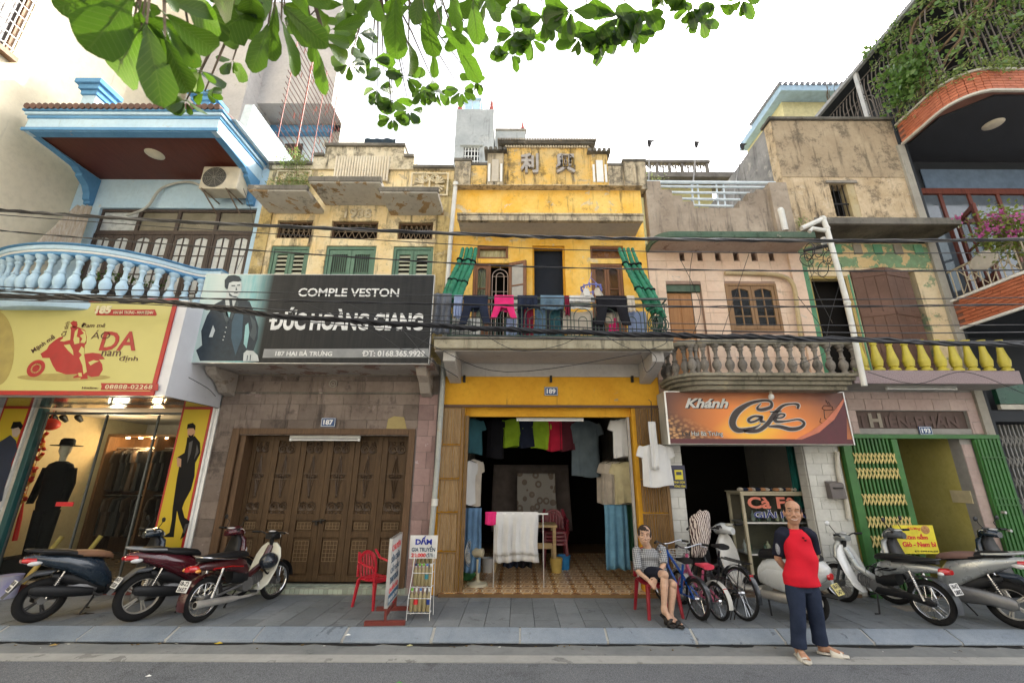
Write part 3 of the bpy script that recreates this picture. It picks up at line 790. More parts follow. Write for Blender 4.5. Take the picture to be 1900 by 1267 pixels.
def open_leaf(xa,xb,z0,z1,ya,yb,rows=3):
 M=Matrix.Rotation(atan2(yb-ya,xb-xa),4,'Z');L_=sqrt((xb-xa)**2+(yb-ya)**2);t_=.06
 b=MB();b.box(0,t_,0,.04,z0,z1);b.box(L_-t_,L_,0,.04,z0,z1);b.box(t_,L_-t_,0,.04,z0,z0+t_);b.box(t_,L_-t_,0,.04,z1-t_,z1)
 for j in range(1,rows):z=z0+(z1-z0)*j/rows;b.box(t_,L_-t_,.008,.032,z-.014,z+.014)
 b.xf(Matrix.Translation((xa,ya,0))@M);o=b.build('open_casement',M_w9,h9,bev=.003)
 g=MB();g.box(t_,L_-t_,.018,.022,z0+t_,z1-t_);g.xf(Matrix.Translation((xa,ya,0))@M);g.build('pane',mat('window_reflecting',(.30,.27,.20),.08,spec=1),o)
open_leaf(q[1]-.005,xo,q[2],q[3],f-.01,f-.14)
q=cr_;casement(h9,q[0],q[1],q[2],q[3],f+.02,M_w9,2,3,1);MB().box(q[0],q[1],f+.19,f+.2,q[2],q[3]).build('blind',mat('orange_blind',(.50,.20,.06),.8),h9)
cz0,cz1=at(1020,437,f).z,0
cx0,cx1=at(849,405,7.06).x,at(1193,405,7.06).x;cz1=at(1020,398,7.06).z;czb=at(1020,411,7.06).z
MB().box(cx0+.01,cx1-.01,7.12,f-.003,czb+.01,cz1-.03).build('canopy_slab',M_sofg,h9)
MB().box(cx0,cx1,7.03,7.118,czb,cz1-.04).box(cx0-.01,cx1+.01,7.01,f-.003,cz1-.038,cz1).build('canopy_edge',M_parg,h9,bev=.008)
p2=f-.1
MB().box(L-.01,Rr+.01,f-.16,f+.2,ztop+.003,at(1020,344,f-.16).z).build('cornice',M_parg,h9,bev=.01)
zc0=at(1020,344,f-.16).z+.003
def pb(px0,px1,py,m,name,y=f-.03,cap=None,d=.3):
 a,c=at(px0,(py+344)/2,y).x,at(px1,(py+344)/2,y).x;z=at((px0+px1)/2,py,y).z
 o=MB().box(a,c,y,y+d,zc0,z).build(name,m,h9,bev=.008)
 if cap:MB().box(a-cap,c+cap,y-cap,y+d+.02,z+.002,z+.07).build('coping',M_edge,h9,bev=.01)
 return a,c,z
pb(843,873,299,M_parg,'parapet_pier',f-.05,.02);pb(1158,1199,300,M_parg,'parapet_pier',f-.05,.02)
pb(873.5,903,307,M_par9,'parapet_wall',f,.01);pb(1126,1157.5,308,M_parg,'parapet_wall',f,.01)
pl=pb(904,934,284,M_parg,'parapet_pilaster',f-.05);pr_=pb(1097,1128,286,M_par9,'parapet_pilaster',f-.05)
ce=pb(934.5,1096.5,272,M_par9,'parapet_panel',f-.02)
zct=at(1015,260,f-.15).z
MB().box(pl[1]-.1,pr_[0]+.1,f-.12,f+.25,ce[2]+.003,ce[2]+.08).build('cornice',M_edge,h9,bev=.01)
b=MB();n=38
for i in range(n):a=pl[1]-.13+(pr_[0]-pl[1]+.26)*i/n;c=a+(pr_[0]-pl[1]+.26)/n-.006;b.box(a,c,f-.17,f+.28,ce[2]+.083,zct-random.uniform(0,.01))
b.build('coping_block',M_conc,h9,kind='stuff')
n=32;w=(pr_[0]-pl[1]-.04)/n
den=MB().tube([(pl[1]+.02+w*.5,f-.045,ce[2]-.055),(pl[1]+.02+w*.5,f-.045,ce[2]-.01)],.024,8).build('dentil',mat('dentil_cream',(.60,.52,.38),.8),h9,smooth=True)
clones(den,[(w*i,0,0)for i in range(1,n)])
for q,c_ in((pl,M_parg),(pr_,M_white)):
 b=MB();h_=q[2]-zc0;xm=(q[0]+q[1])/2
 b.box(xm-.07,xm+.07,f-.068,f-.052,zc0+h_*.18,zc0+h_*.8);b.build('pilaster_panel',M_white if c_ is M_white else plaster('pale_panel',(.48,.43,.34),(.58,.53,.45)),h9)
 for s in(-1,1):MB().box(xm+s*.125-.022,xm+s*.125+.022,f-.066,f-.052,zc0+h_*.18,zc0+h_*.68).build('pilaster_flute',M_white,h9)
 b=MB();n=5;ww=(q[1]-q[0]+.16)/n
 for i in range(n):b.tube([(q[0]-.08+ww*(i+.5),f-.16,q[2]+.03),(q[0]-.08+ww*(i+.5),f+.2,q[2]+.06)],ww*.42,6)
 b.box(q[0]-.07,q[1]+.07,f-.12,f+.2,q[2]+.003,q[2]+.03);b.build('tile_cap',M_edge,h9)
for q in((843,873),(1158,1191)):
 y=f-.05
 for i in range(4):
  xx=at(q[0]+(q[1]-q[0])*(i+.6)/4.4,320,y).x
  MB().box(xx-.018,xx+.018,y-.012,y-.001,zc0+.12,at(850,306,y).z).build('pilaster_flute',M_parg,h9)
n=9;q=rc(935,338,1096,343,f-.02);ww=(q[1]-q[0])/n
for i in range(n):MB().box(q[0]+ww*i+.02,q[0]+ww*(i+1)-.02,f-.03,f-.02,zc0+.01,zc0+.1+.01*(i%3)).build('worn_block',plaster('worn_cream',(.62,.48,.24),(.70,.60,.42),stains=.7),h9)
M_char=mat('grey_character',(.30,.275,.25),.7,c2=(.42,.39,.36),scale=9)
for ch,px0,px1 in(('利',966,999),('興',1031,1067)):
 text(ch,*rc(px0,288,px1,324,f-.02),f-.05,M_char,h9,name='raised_character',bold=.03,depth=.07)
ry=6.70;rx0,rx1=at(833,560,ry).x,at(1237,560,ry).x;zr=at(1020,554,ry).z;z0=zf+.06
rl=thing('balcony_railing','green painted iron balcony railing hung with laundry above plate 189','railing',((rx0+rx1)/2,ry,zf+.04))
MB().tube([(rx0,f-.02,zr),(rx0,ry,zr),(rx1,ry,zr),(rx1,f-.02,zr)],.022,8).build('handrail',M_gpaint,rl,smooth=True)
MB().tube([(rx0,ry,z0+.02),(rx1,ry,z0+.02)],.013,6).tube([(rx0,ry,zr-.1),(rx1,ry,zr-.1)],.011,6).build('cross_rail',M_gpaint,rl)
nu=9;uw=(rx1-rx0)/nu
b=MB();c0=rx0;H=zr-.1-z0
for q,r_ in((0,uw*.36),(0,uw*.17)):
 za=z0+H*(.62 if r_>uw*.3 else.5)
 b.torus((c0+uw/2,ry,za),r_,.0075,'y',12,5,0,pi);b.tube([(c0+uw/2-r_,ry,za),(c0+uw/2-r_,ry,z0)],.0075,5);b.tube([(c0+uw/2+r_,ry,za),(c0+uw/2+r_,ry,z0)],.0075,5)
b.tube([(c0+uw/2,ry,z0),(c0+uw/2,ry,z0+H*.3)],.007,5);b.tube([(c0+.004,ry,z0),(c0+.004,ry,zr-.1)],.009,5)
o=b.build('arched_bars',M_gpaint,rl,smooth=True);clones(o,[(uw*i,0,0)for i in range(1,nu)])
b=MB()
for i in range(6):
 y=ry+(f-ry)*(i+1)/6.5
 for xx in(rx0,rx1):b.tube([(xx,y,z0),(xx,y,zr)],.008,5)
b.build('side_bars',M_gpaint,rl)
lamp_tube(942,653,1078,661,7.25,'unlit tube lamp under the ochre house balcony')
number_plate('189',1010,718,1035,734,f-.012,'blue enamel plate reading 189 on the ochre lintel')
t=thing('drainpipe','white plastic drainpipe running down between the yellow and ochre houses','drainpipe',(XC,f-.1,0))
def yk(px,py,y=f-.1):return at(px,py,y)
P=[yk(845,347),yk(838,420),yk(829,540)]
MB().tube(P,.045,10).build('pipe',M_pvc,t,smooth=True);MB().tube([P[0],P[0]+Vector((0,.0,.1))],.055,10).build('pipe_mouth',M_pvc,t,smooth=True)
P2=[yk(826,600),yk(821,720),yk(812,860),yk(800,995)]
MB().tube(P2,.045,10).build('pipe',plaster('grey_pipe',(.34,.36,.34),(.42,.43,.40),s=2),t,smooth=True)
MB().tube([yk(807,925),yk(806,938)],.054,10).build('pipe_collar',M_pvc,t,smooth=True)
shell(h9,XC,XD,8.3,[zs+.33,7.2],y1=13.6,m=M_room)
MB().box(XC+.14,XD-.14,f+.6,f+.64,zs+.5,7.0).build('room_dark_sheet',M_dark,h9)  # darkness of the upper room and shop rear painted as black sheets
MB().box(XC+.14,XD-.14,12.6,12.66,0,zs+.18).build('room_dark_sheet',M_dark,h9)
def tilemat():
 m,nt,N,LK,B=_nt('patterned_cement_tile')
 tc=N.new('ShaderNodeTexCoord');sp=N.new('ShaderNodeSeparateXYZ');LK.new(tc.outputs['Object'],sp.inputs[0])
 x,y=sp.outputs[0],sp.outputs[1]
 r=math_(nt,'SQRT',math_(nt,'ADD',math_(nt,'MULTIPLY',x,x),math_(nt,'MULTIPLY',y,y)),0)
 an=math_(nt,'ARCTAN2',y,x)
 pet=math_(nt,'MULTIPLY',math_(nt,'SINE',math_(nt,'MULTIPLY',an,8.0),0),.035)
 rp=math_(nt,'ADD',r,pet)
 def band(v,a,b_):return math_(nt,'MULTIPLY',math_(nt,'GREATER_THAN',v,a),math_(nt,'LESS_THAN',v,b_))
 base=mixc(nt,ramp(nt,noise(nt,18,5,.6,geopos(nt)),.3,.7),(.50,.24,.055),(.62,.35,.11))
 dia=math_(nt,'ADD',math_(nt,'ABSOLUTE',x,0),math_(nt,'ABSOLUTE',y,0))
 c=mixc(nt,math_(nt,'GREATER_THAN',dia,.78),base,(.20,.065,.015))
 c=mixc(nt,band(dia,.70,.76),c,(.70,.60,.40))
 c=mixc(nt,band(r,.40,.455),c,(.17,.06,.02))
 c=mixc(nt,band(r,.31,.40),c,(.78,.70,.54))
 c=mixc(nt,band(rp,.20,.31),c,(.46,.22,.05))
 c=mixc(nt,band(rp,.13,.20),c,(.74,.66,.48))
 c=mixc(nt,math_(nt,'LESS_THAN',rp,.13),c,(.25,.08,.02))
 c=mixc(nt,math_(nt,'MULTIPLY',ramp(nt,noise(nt,2.2,6,.7,geopos(nt)),.5,.8),.45),c,(.10,.06,.03))
 LK.new(c,B.inputs['Base Color']);B.inputs['Roughness'].default_value=.32
 return m
M_tile=tilemat()
fl=MB().box(XC+.14,XD-.14,f-.13,12.59,.0,.05).build('shop_floor',mat('floor_grout',(.16,.10,.05),.8),h9)
tw=.30;nx=12
for i in range(nx):
 for j in range(12):
  piece('floor_tile',M_tile,fl,(XC+.165+tw*(i+.5),f-.115+tw*(j+.5),.052),(tw-.006,tw-.006,.012))
def cane(x0,x1,ztop,dark,label):
 t=thing('cane_screen',label,'screen',((x0+x1)/2,f-.06,0),group='folded cane shop screens')
 rn=random.Random(int(x0*100));w=.021;n=int((x1-x0)/w)
 for k,(za,zb2)in enumerate(((.0,.62),(.63,1.2),(1.21,1.72),(1.73,2.27),(2.28,ztop))):
  b=MB()
  for i in range(n):
   x=x0+w*(i+.5)+rn.uniform(-.003,.003)
   b.tube([(x,f-.05-rn.uniform(0,.03),za+.01+rn.uniform(0,.015)),(x+rn.uniform(-.003,.003),f-.05-rn.uniform(0,.02),zb2-.005)],w*.47,6)
  b.build('cane_panel',M_bamd if dark else M_bam,t,smooth=True,kind='stuff')
  MB().box(x0-.01,x1+.01,f-.085,f-.078,zb2-.012,zb2+.006).build('binding',M_bamd,t)
 MB().box(x1+.004,x1+.05,f-.075,f-.03,0,ztop).build('screen_post',M_bamd,t)
 return t
cane(XC+.06,ox0-.06,zt-.06,0,'pale folded cane screen on the left pier of the tailor shop')
cane(ox1+.05,XD-.05,zt-.06,1,'brown folded cane screen behind the seated old man')
b=MB().box(ox0,ox0+.06,f-.02,f+.06,0.05,oz).build('guide_post',M_bamd,h9)
lamp_tube(958,775,1083,781,f+.14,'white tube lamp across the top of the tailor shop opening')
MB().box(ox1-.06,ox1-.02,f+.12,f+.19,0.05,oz).build('door_post',mat('grey_post',(.40,.39,.37),.6),h9)
# 191: pink tiled house with the cafe
M_pink=plaster('pink_tile',(.68,.49,.36),(.74,.58,.45),stain=(.22,.17,.13),peel=(.70,.58,.48),stains=.5,peels=.3,grime=.4,rough=.45,rand=.07)
M_wtile=plaster('white_tile',(.52,.52,.48),(.60,.60,.56),stain=(.16,.15,.13),peel=(.58,.58,.54),stains=.35,peels=.1,grime=.3,rough=.35,rand=.05)
M_moss=plaster('mossy_concrete',(.20,.185,.14),(.34,.31,.24),stain=(.045,.045,.035),peel=(.42,.37,.26),stains=1.0,peels=.5,grime=.9)
M_balu=plaster('weathered_baluster',(.16,.145,.125),(.27,.245,.21),stain=(.05,.048,.042),stains=1,peels=.3,grime=1,s=2)
M_mossg=plaster('mossy_green_paint',(.06,.115,.08),(.12,.16,.12),stain=(.02,.03,.022),stains=.8,grime=.9,peels=.2)
M_w1=wood('orange_door_wood',(.30,.14,.05),(.42,.21,.085),rough=.5)
M_w2=wood('tan_window_wood',(.20,.115,.055),(.30,.18,.09),rough=.5)
h1=house('pink_tiled_house','pink tiled house with a cafe below and a weathered concrete balustrade',XD,XE)
L,Rr=XD+.003,XE-.003
px0,px1=at(1272,930,f).x,at(1508,930,f).x
zsl=at(1420,720,6.75).z+.01
b=MB();wallmesh(b,L,Rr,0,zsl-.002,f,f+.25,[(px0,px1,-.01,2.62)]);low=b.build('lower_wall',mat('tile_grout',(.30,.29,.27),.9),h1)
strip_tiles(low,M_wtile,L+.02,px0,.02,2.3,f,.25,.18,name='white_tile',off=.5)
strip_tiles(low,M_wtile,px1,Rr-.02,.02,2.3,f,.25,.18,name='white_tile',off=.5)
for j in range(13):piece('white_tile',M_wtile,low,(px1-.006,f+.12,.02+.18*(j+.5)),(.012,.2,.174))
for j in range(13):piece('white_tile',M_wtile,low,(px0+.006,f+.12,.02+.18*(j+.5)),(.012,.2,.174))
q_d=rc(1240,527,1306,622,f);q_w=rc(1350,527,1446,616,f)
zfb=at(1420,640,f).z-.5
q_d=(q_d[0],q_d[1],3.36,q_d[3])
vents=[rc(p-4.5,470,p+4.5,484,f)for p in(1265,1298,1331,1365,1398,1431)]
zt1=at(1360,385,f).z
b=MB();wallmesh(b,L,Rr,zsl,6.02,f,f+.22,[q_d,q_w,*vents]);up=b.build('upper_wall',mat('pink_grout',(.34,.24,.19),.9),h1)
strip_tiles(up,M_pink,L+.01,Rr-.01,zsl+.3,5.98,f,.36,.215,[q_d,q_w,*vents],gap=.004,d=.012,name='pink_tile',off=.0)
MB().box(q_d[0],q_d[1],f+.04,f+.2,q_d[3]-.14,q_d[3]-.003).build('door_lintel',M_mossg,h1)
b=MB();b.box(q_d[0]+.01,q_d[1]-.16,f+.1,f+.15,q_d[2],q_d[3]-.15);o=b.build('balcony_door',M_w1,h1,bev=.006)
w_=q_d[1]-.16-q_d[0]-.01
for a,c in((.08,.46),(.54,.92)):
 for d,e in((.03,.42),(.47,.9)):MB().box(q_d[0]+.01+w_*a,q_d[0]+.01+w_*c,f+.085,f+.102,q_d[2]+(q_d[3]-q_d[2])*d,q_d[2]+(q_d[3]-q_d[2])*e).build('door_panel',M_w1,o,bev=.008)
MB().box(q_d[1]-.155,q_d[1]-.003,f+.08,f+.2,q_d[2],q_d[3]-.15).build('door_reveal',M_pink,h1)
casement(h1,*q_w,f-.03,M_w2,2,4,2)
MB().box(q_w[0],q_w[1],f+.2,f+.21,q_w[2],q_w[3]).build('room_dark_sheet',M_dark,h1)
MB().box(L+.15,Rr-.15,f+.3,f+.33,zsl,5.9).build('room_dark_sheet',M_dark,h1)  # black sheets here stand in for the unlit upper room
MB().box(at(1468,520,f).x,at(1490,520,f).x,f-.06,f-.014,zsl+.3,5.95).build('pilaster',M_pink,h1,bev=.006)
t=tag(MB().tube(bez([at(1345,507,f-.05),at(1400,508,f-.06),at(1450,512,f-.08),at(1472,530,f-.1),at(1480,580,f-.1),at(1488,640,f-.1)]),.04,8).build('conduit',plaster('tan_conduit',(.45,.34,.18),(.52,.42,.26),s=2),None,smooth=True),'tan gooseneck conduit bending down the pink tiled wall','conduit')
z0=at(1360,441,7.04).z;z1=at(1360,431,7.04).z
xl,xr=L+.02,at(1512,437,7.04).x
def rounded(x0,x1,yf,yb,r,n=6,both=False):
 pts=[(x0,yb)]
 for i in range(n+1):a=pi+pi/2*i/n;pts.append((x0+r+r*cos(a),yf+r+r*sin(a)))
 if both:
  for i in range(n+1):a=1.5*pi+pi/2*i/n;pts.append((x1-r+r*cos(a),yf+r+r*sin(a)))
 else:pts.append((x1,yf))
 pts.append((x1,yb));return pts
MB().prism(rounded(xl+.03,xr,7.07,f-.003,.3),z0+.01,z1-.01,'z').build('canopy_slab',plaster('canopy_soffit',(.40,.31,.26),(.48,.39,.33),stain=(.06,.05,.045),stains=.3,peels=.8,peel=(.24,.15,.12),grime=.5),h1)
b=MB();pts=rounded(xl,xr,7.03,f-.004,.33)
b.loft([((p[0],p[1],(z0+z1)/2),(.035,.0,0)if i in(0,)else(.02,.02,0),(0,0,(z1-z0)*.6))for i,p in enumerate(pts[:-1])],8,.6);b.build('canopy_edge',M_mossg,h1)
zp0=z1+.01
b=MB();y=f-.02;pc=plaster('brown_render',(.27,.22,.17),(.40,.34,.27),stain=(.07,.062,.055),stains=1.0,peels=.3,grime=.8)
for a,c,py in((1203,1232,336),(1232,1252,352),(1252,1270,363),(1270,1290,374),(1290,1375,386),(1375,1394,373),(1394,1412,358),(1412,1432,352)):
 b.box(at(a,400,y).x+(.0 if a>1203 else 0),at(c,400,y).x-.001,y,y+.2,zp0,at((a+c)/2,py,y).z)
b.build('roof_parapet',pc,h1);MB().box(at(1432,400,y).x,Rr-.01,y-.1,y+.25,zp0,at(1435,344,y).z).build('parapet_pier',pc,h1,bev=.01)
M_rail=mat('pale_blue_steel',(.55,.62,.66),.4,metal=.2)
rt=thing('roof_railing','pale blue steel railing over the stepped gap in the brown roof parapet','railing',(at(1320,380,f+.05).x,f+.05,zp0))
yr_=f+.08
for x0_,x1_,py,r_ in((1193,1438,340,.035),(1212,1419,348,.026),(1240,1390,359,.026),(1260,1373,371,.026),(1279,1360,383,.026)):
 MB().tube([at(x0_,py-2,yr_),at(x1_,py,yr_)],r_,8).build('rail',M_rail,rt,smooth=True)
for p in(1285,1296,1331,1344):MB().tube([at(p-2,341,yr_+.03),at(p+2,385,yr_+.03)],.02,6).build('stanchion',M_rail,rt,smooth=True)
bz=at(1420,692,6.78).z
xl2,xr2=L+.0,at(1594,705,6.78).x
sl=MB()
for za,zb_,yy,xx in((zsl+.0,zsl+.07,6.93,.16),(zsl+.072,zsl+.135,6.86,.09),(zsl+.137,bz-.055,6.80,.03),(bz-.053,bz,6.74,0)):
 sl.prism(rounded(xl2+xx,xr2-xx*.6,yy,f-.015,.45,8),za,zb_,'z')
sl.build('balcony_slab',M_moss,h1,bev=.012)
zrail=at(1420,640,6.80).z
path=[]
for i in range(7):a=pi+pi/2*i/6;path.append((xl2+.07+.42+.42*cos(a),6.82+.42+.42*sin(a)))
path=[(xl2+.07,f-.05)]+path+[(xr2+.02,6.82)]
b=MB();b.loft([((p[0],p[1],zrail+.045),(.08*(-1 if i<1 else 0)or(.0),.08,0)if i>6 else(Vector((cos(pi+pi/2*max(0,i-1)/6),sin(pi+pi/2*max(0,i-1)/6),0))*.08),(0,0,.045))for i,p in enumerate(path)],8,.5);b.build('balustrade_rail',M_moss,h1)
prof=profile_baluster(bz,zrail+.003,.075)
bal=MB().lathe(prof,(0,0,0),12).build('baluster',M_balu,h1,smooth=True)
xs=[at(p,660,6.82).x for p in(1282,1305,1328,1352,1375,1398,1421,1444,1467,1490,1513,1537,1561,1583)]
bal.location=(xs[0],6.82,0);bal.location.x-=ORG[h1].x;bal.location.y-=ORG[h1].y
x00,y00=bal.location.x,bal.location.y
for v in bal.data.vertices:v.co.x+=ORG[h1].x;v.co.y+=ORG[h1].y
clones(bal,[(x-xs[0],0,0)for x in xs[1:]]+[(xl2+.42-xs[0],.05,0),(xl2+.25-xs[0],.12,0),(xl2+.13-xs[0],.24,0),(xl2+.08-xs[0],.42,0),(xl2+.07-xs[0],.6,0)])
shell(h1,XD,XE,6.3,[zsl+.14,6.2],m=M_room)
MB().box(L+.14,Rr-.14,10.5,10.55,.0,zsl-.01).build('room_dark_sheet',M_dark,h1)  # dark of the cafe interior put in as a near-black sheet
MB().box(L+.14,Rr-.14,f-.06,10.49,.001,.05).build('cafe_floor',mat('cafe_floor',(.13,.085,.05),.4),h1)
sy=7.2
x0,x1,z0,z1=rc(1239,728,1573,823,sy)
cs=thing('cafe_sign','orange and maroon cafe sign box with large curly dark lettering','shop sign',((x0+x1)/2,sy,z0))
MB().box(x0-.03,x1+.02,sy+.006,f-.02,z0-.015,z1+.015).build('sign_box',mat('sign_case',(.42,.41,.37),.5),cs,bev=.006)
def cafe_face():
 m,nt,N,LK,B=_nt('cafe_print');g=N.new('ShaderNodeNewGeometry');sp=N.new('ShaderNodeSeparateXYZ');LK.new(g.outputs['Position'],sp.inputs[0])
 u=math_(nt,'DIVIDE',math_(nt,'SUBTRACT',sp.outputs[0],x0),x1-x0);v=math_(nt,'DIVIDE',math_(nt,'SUBTRACT',sp.outputs[2],z0),z1-z0)
 c=mixc(nt,ramp(nt,u,.0,.34),(.10,.035,.022),(.80,.24,.04))
 cen=math_(nt,'ADD',math_(nt,'ABSOLUTE',math_(nt,'SUBTRACT',u,.47),0),math_(nt,'MULTIPLY',math_(nt,'ABSOLUTE',math_(nt,'SUBTRACT',v,.28),0),.35))
 c=mixc(nt,ramp(nt,cen,.24,.02),c,(.88,.52,.03))
 c=mixc(nt,ramp(nt,math_(nt,'ADD',u,math_(nt,'MULTIPLY',v,.25)),.80,1.15),c,(.14,.05,.035))
 c=mixc(nt,ramp(nt,v,.72,1.1),c,(.13,.05,.035))
 vo=N.new('ShaderNodeTexVoronoi');vo.inputs['Scale'].default_value=15;LK.new(geopos(nt,(1,1,1.4)),vo.inputs['Vector'])
 be=ramp(nt,vo.outputs['Distance'],.62,.25)
 bm=math_(nt,'MULTIPLY',ramp(nt,math_(nt,'ADD',u,math_(nt,'MULTIPLY',v,.55)),.40,.2),ramp(nt,v,.66,.5))
 c=mixc(nt,bm,c,mixc(nt,be,(.08,.03,.015),(.50,.26,.10)))
 LK.new(c,B.inputs['Base Color']);B.inputs['Roughness'].default_value=.4;return m
MB().box(x0,x1,sy,sy+.005,z0,z1).build('sign_face',cafe_face(),cs)
MB().box(x0,x1,sy-.003,sy-.0005,z0,z0+(z1-z0)*.09).build('sign_band',mat('maroon_print',(.085,.012,.02),.4),cs)
shape('sign_swoosh',[[(1478,816),(1510,805),(1540,780),(1560,750),(1567,738),(1570,737),(1572,817)]],sy-.0045,mat('maroon_print',(0,0,0)),cs)
shape('sign_swoosh',[[(1488,815),(1520,802),(1548,778),(1562,754),(1569,738),(1566,738),(1550,760),(1530,782),(1505,800),(1475,815)]],sy-.0075,mat('salmon_print',(.55,.16,.085),.4),cs)
MB().box(x0-.03,x0,sy-.01,sy+.02,z0-.015,z1+.015).box(x0,x1+.02,sy-.01,sy+.02,z1,z1+.015).box(x1,x1+.02,sy-.01,sy+.02,z0-.015,z1-.002).build('sign_trim',M_alu,cs)
M_ink=mat('dark_ink',(.022,.012,.012),.4);M_sil=mat('silver_ink',(.55,.55,.52),.4)
def curl(pts,wd,name='lettering',n=8):
 """calligraphic stroke: photo pixels with a width per point"""
 for m_,ext,yy in((M_sil,2.6,-.006),(M_ink,0,-.011)):
  C=bez([(a,b_,0)for a,b_ in pts],n);Wd=bez([(w,0,0)for w in wd],n);lf,rt_=[],[]
  for i,p in enumerate(C):
   d=(C[min(i+1,len(C)-1)]-C[max(i-1,0)]);d=d.normalized()if d.length else Vector((1,0,0))
   w=max(Wd[i].x,.3)/2+ext/2;nn=Vector((-d.y,d.x,0))*w;lf.append(p+nn);rt_.append(p-nn)
  b=MB();k=len(C);P=[at(q.x,q.y,sy+yy)for q in lf]+[at(q.x,q.y,sy+yy)for q in rt_]
  b.add(P,[(i,i+1,k+i+1,k+i)for i in range(k-1)]);b.build(name,m_,cs,solid=.003)
curl([(1412,748),(1405,757),(1413,760),(1430,755),(1430,745),(1415,743),(1390,749),(1367,765),(1359,785),(1370,798),(1400,793),(1412,786)],[1,4,6,6,4,4,7,12,12,9,4,1])
curl([(1413,773),(1400,772),(1389,778),(1393,783),(1406,779),(1414,773),(1412,781),(1420,782)],[4,4,5,4,4,4,5,2])
curl([(1480,758),(1481,751),(1470,749),(1452,753),(1437,768),(1425,785),(1408,798),(1386,800),(1378,797)],[4,5,3,5,8,8,7,5,1])
curl([(1429,764),(1450,763)],[2,2])
curl([(1440,776),(1452,774),(1456,769),(1447,768),(1438,776),(1442,782),(1460,781),(1482,778),(1492,785),(1485,793),(1468,796),(1445,791),(1426,791)],[2,3,3,3,6,5,3,3,5,6,7,6,2])
text('Khánh',*rc(1270,739,1351,757,sy),sy-.006,M_sil,cs,bold=.03,slant=.35)
text('Khánh',*[v+d for v,d in zip(rc(1270,739,1351,757,sy),(.012,.012,-.012,-.012))],sy-.003,M_ink,cs,bold=.06,slant=.35)
text('191',*rc(1266,801,1280,809,sy),sy-.005,M_ink,cs,bold=.03)
text('Hai Bà Trưng',*rc(1283,800,1341,811,sy),sy-.004,M_ink,cs,bold=.06)
text('Hai Bà Trưng',*rc(1283,800,1341,811,sy),sy-.0065,M_sil,cs,bold=.0)
def stroke(pts,w,y,m,parent,name='print_line'):
 b=MB();b.tube([at(a,c,y)for a,c in pts],w,4);return b.build(name,m,parent)
for pts in([(1525,757),(1530,752),(1544,754),(1546,760),(1530,761),(1525,757)],[(1529,762),(1530,775),(1545,785)],[(1523,776),(1521,782),(1535,791)],[(1553,760),(1547,766),(1551,776)],[(1532,742),(1537,751)],[(1537,745),(1541,752)]):stroke(pts,.006,sy-.002,M_ink,cs,'cup_drawing')
p=at(1431,736,sy-.12)
t=thing('light_bulb','white bulb hanging in front of the cafe sign','light bulb',tuple(p))
MB().ell(p,(.045,.045,.05),12,8).build('bulb_globe',M_white,t,smooth=True);MB().lathe([(.022,.04),(.024,.09),(.03,.1),(.03,.16),(.01,.17),(.004,.28)],p,10).build('bulb_cap',mat('bulb_cap',(.42,.34,.24),.5),t,smooth=True)
# 193: peeling house with the green folding gate
M_p193=plaster('cream_render',(.64,.50,.28),(.72,.60,.40),stain=(.10,.085,.065),peel=(.30,.40,.24),stains=.7,peels=.75,grime=.7)
M_up193=plaster('brown_render_upper',(.44,.33,.20),(.62,.50,.34),stain=(.05,.042,.034),peel=(.66,.54,.38),stains=1.0,peels=.75,grime=1.2,s=1.4)
M_gr193=plaster('peeling_green',(.56,.40,.19),(.66,.50,.27),stain=(.12,.10,.07),peel=(.15,.33,.19),stains=.4,peels=1.6,grime=.3,s=1.4)
M_ptile=plaster('pinkish_tile',(.40,.30,.27),(.47,.37,.33),stain=(.15,.11,.1),stains=.3,peels=.05,grime=.35,rough=.4,rand=.06)
M_gran=mat('speckled_granite',(.20,.135,.14),.45,c2=(.34,.27,.27),scale=60,bmp=.1)
M_gate=mat('gate_green',(.035,.135,.028),.45,var=.25,scale=4)
M_gatey=mat('gate_yellow',(.62,.52,.22),.5)
M_yb=mat('yellow_baluster_paint',(.56,.47,.045),.45,c2=(.46,.39,.06),scale=7)
h3=house('peeling_house','peeling cream and green house with yellow balusters over a green folding gate',XE,XF)
L,Rr=XE+.003,XF-.003
yb_=6.95
z_lo=at(1745,712,yb_).z;z_hi=at(1745,687,yb_).z
zg1=at(1700,812,f).z
gx0,gx1=at(1578,930,f).x,at(1880,930,f).x
b=MB();sgn=rc(1590,762,1797,795,f);wallmesh(b,L,Rr,zg1+.06,z_lo+.05,f,f+.22,[sgn]);low=b.build('lower_wall',mat('tile_grout',(0,0,0)),h3)
strip_tiles(low,M_ptile,L+.02,Rr-.02,zg1+.07,z_lo-.02,f,.3,.2,[sgn],name='wall_tile')
MB().box(sgn[0],sgn[1],f+.05,f+.2,sgn[2],sgn[3]).build('sign_recess',mat('recess_brown',(.115,.085,.075),.8),h3)
M_wl=mat('worn_sign_letter',(.14,.10,.09),.8);sw_=sgn[1]-sgn[0]
text('T',sgn[0]+.05,sgn[0]+.2,sgn[2]+.02,sgn[3]-.04,f+.036,M_wl,h3,bold=.03)
text('H',sgn[0]+.24,sgn[0]+.46,sgn[2]+.02,sgn[3]-.04,f+.034,mat('pale_sign_letter',(.30,.27,.22),.8),h3,bold=.04)
text('IÊN-PHÁN',sgn[0]+.52,sgn[1]-.15,sgn[2]+.02,sgn[3]-.04,f+.036,M_wl,h3,bold=.03)
MB().box(L+.02,Rr+.15,yb_+.03,f-.015,z_lo+.01,z_hi-.01).build('balcony_slab',plaster('slab_under',(.30,.28,.26),(.36,.34,.31),stains=.5),h3)
MB().box(L+.02,at(1895,698,yb_).x,yb_,yb_+.029,z_lo,z_hi).build('balcony_edge',M_gran,h3,bev=.01)
zt_=at(1745,632,7.02).z
prof=profile_baluster(z_hi,zt_,.085,1)
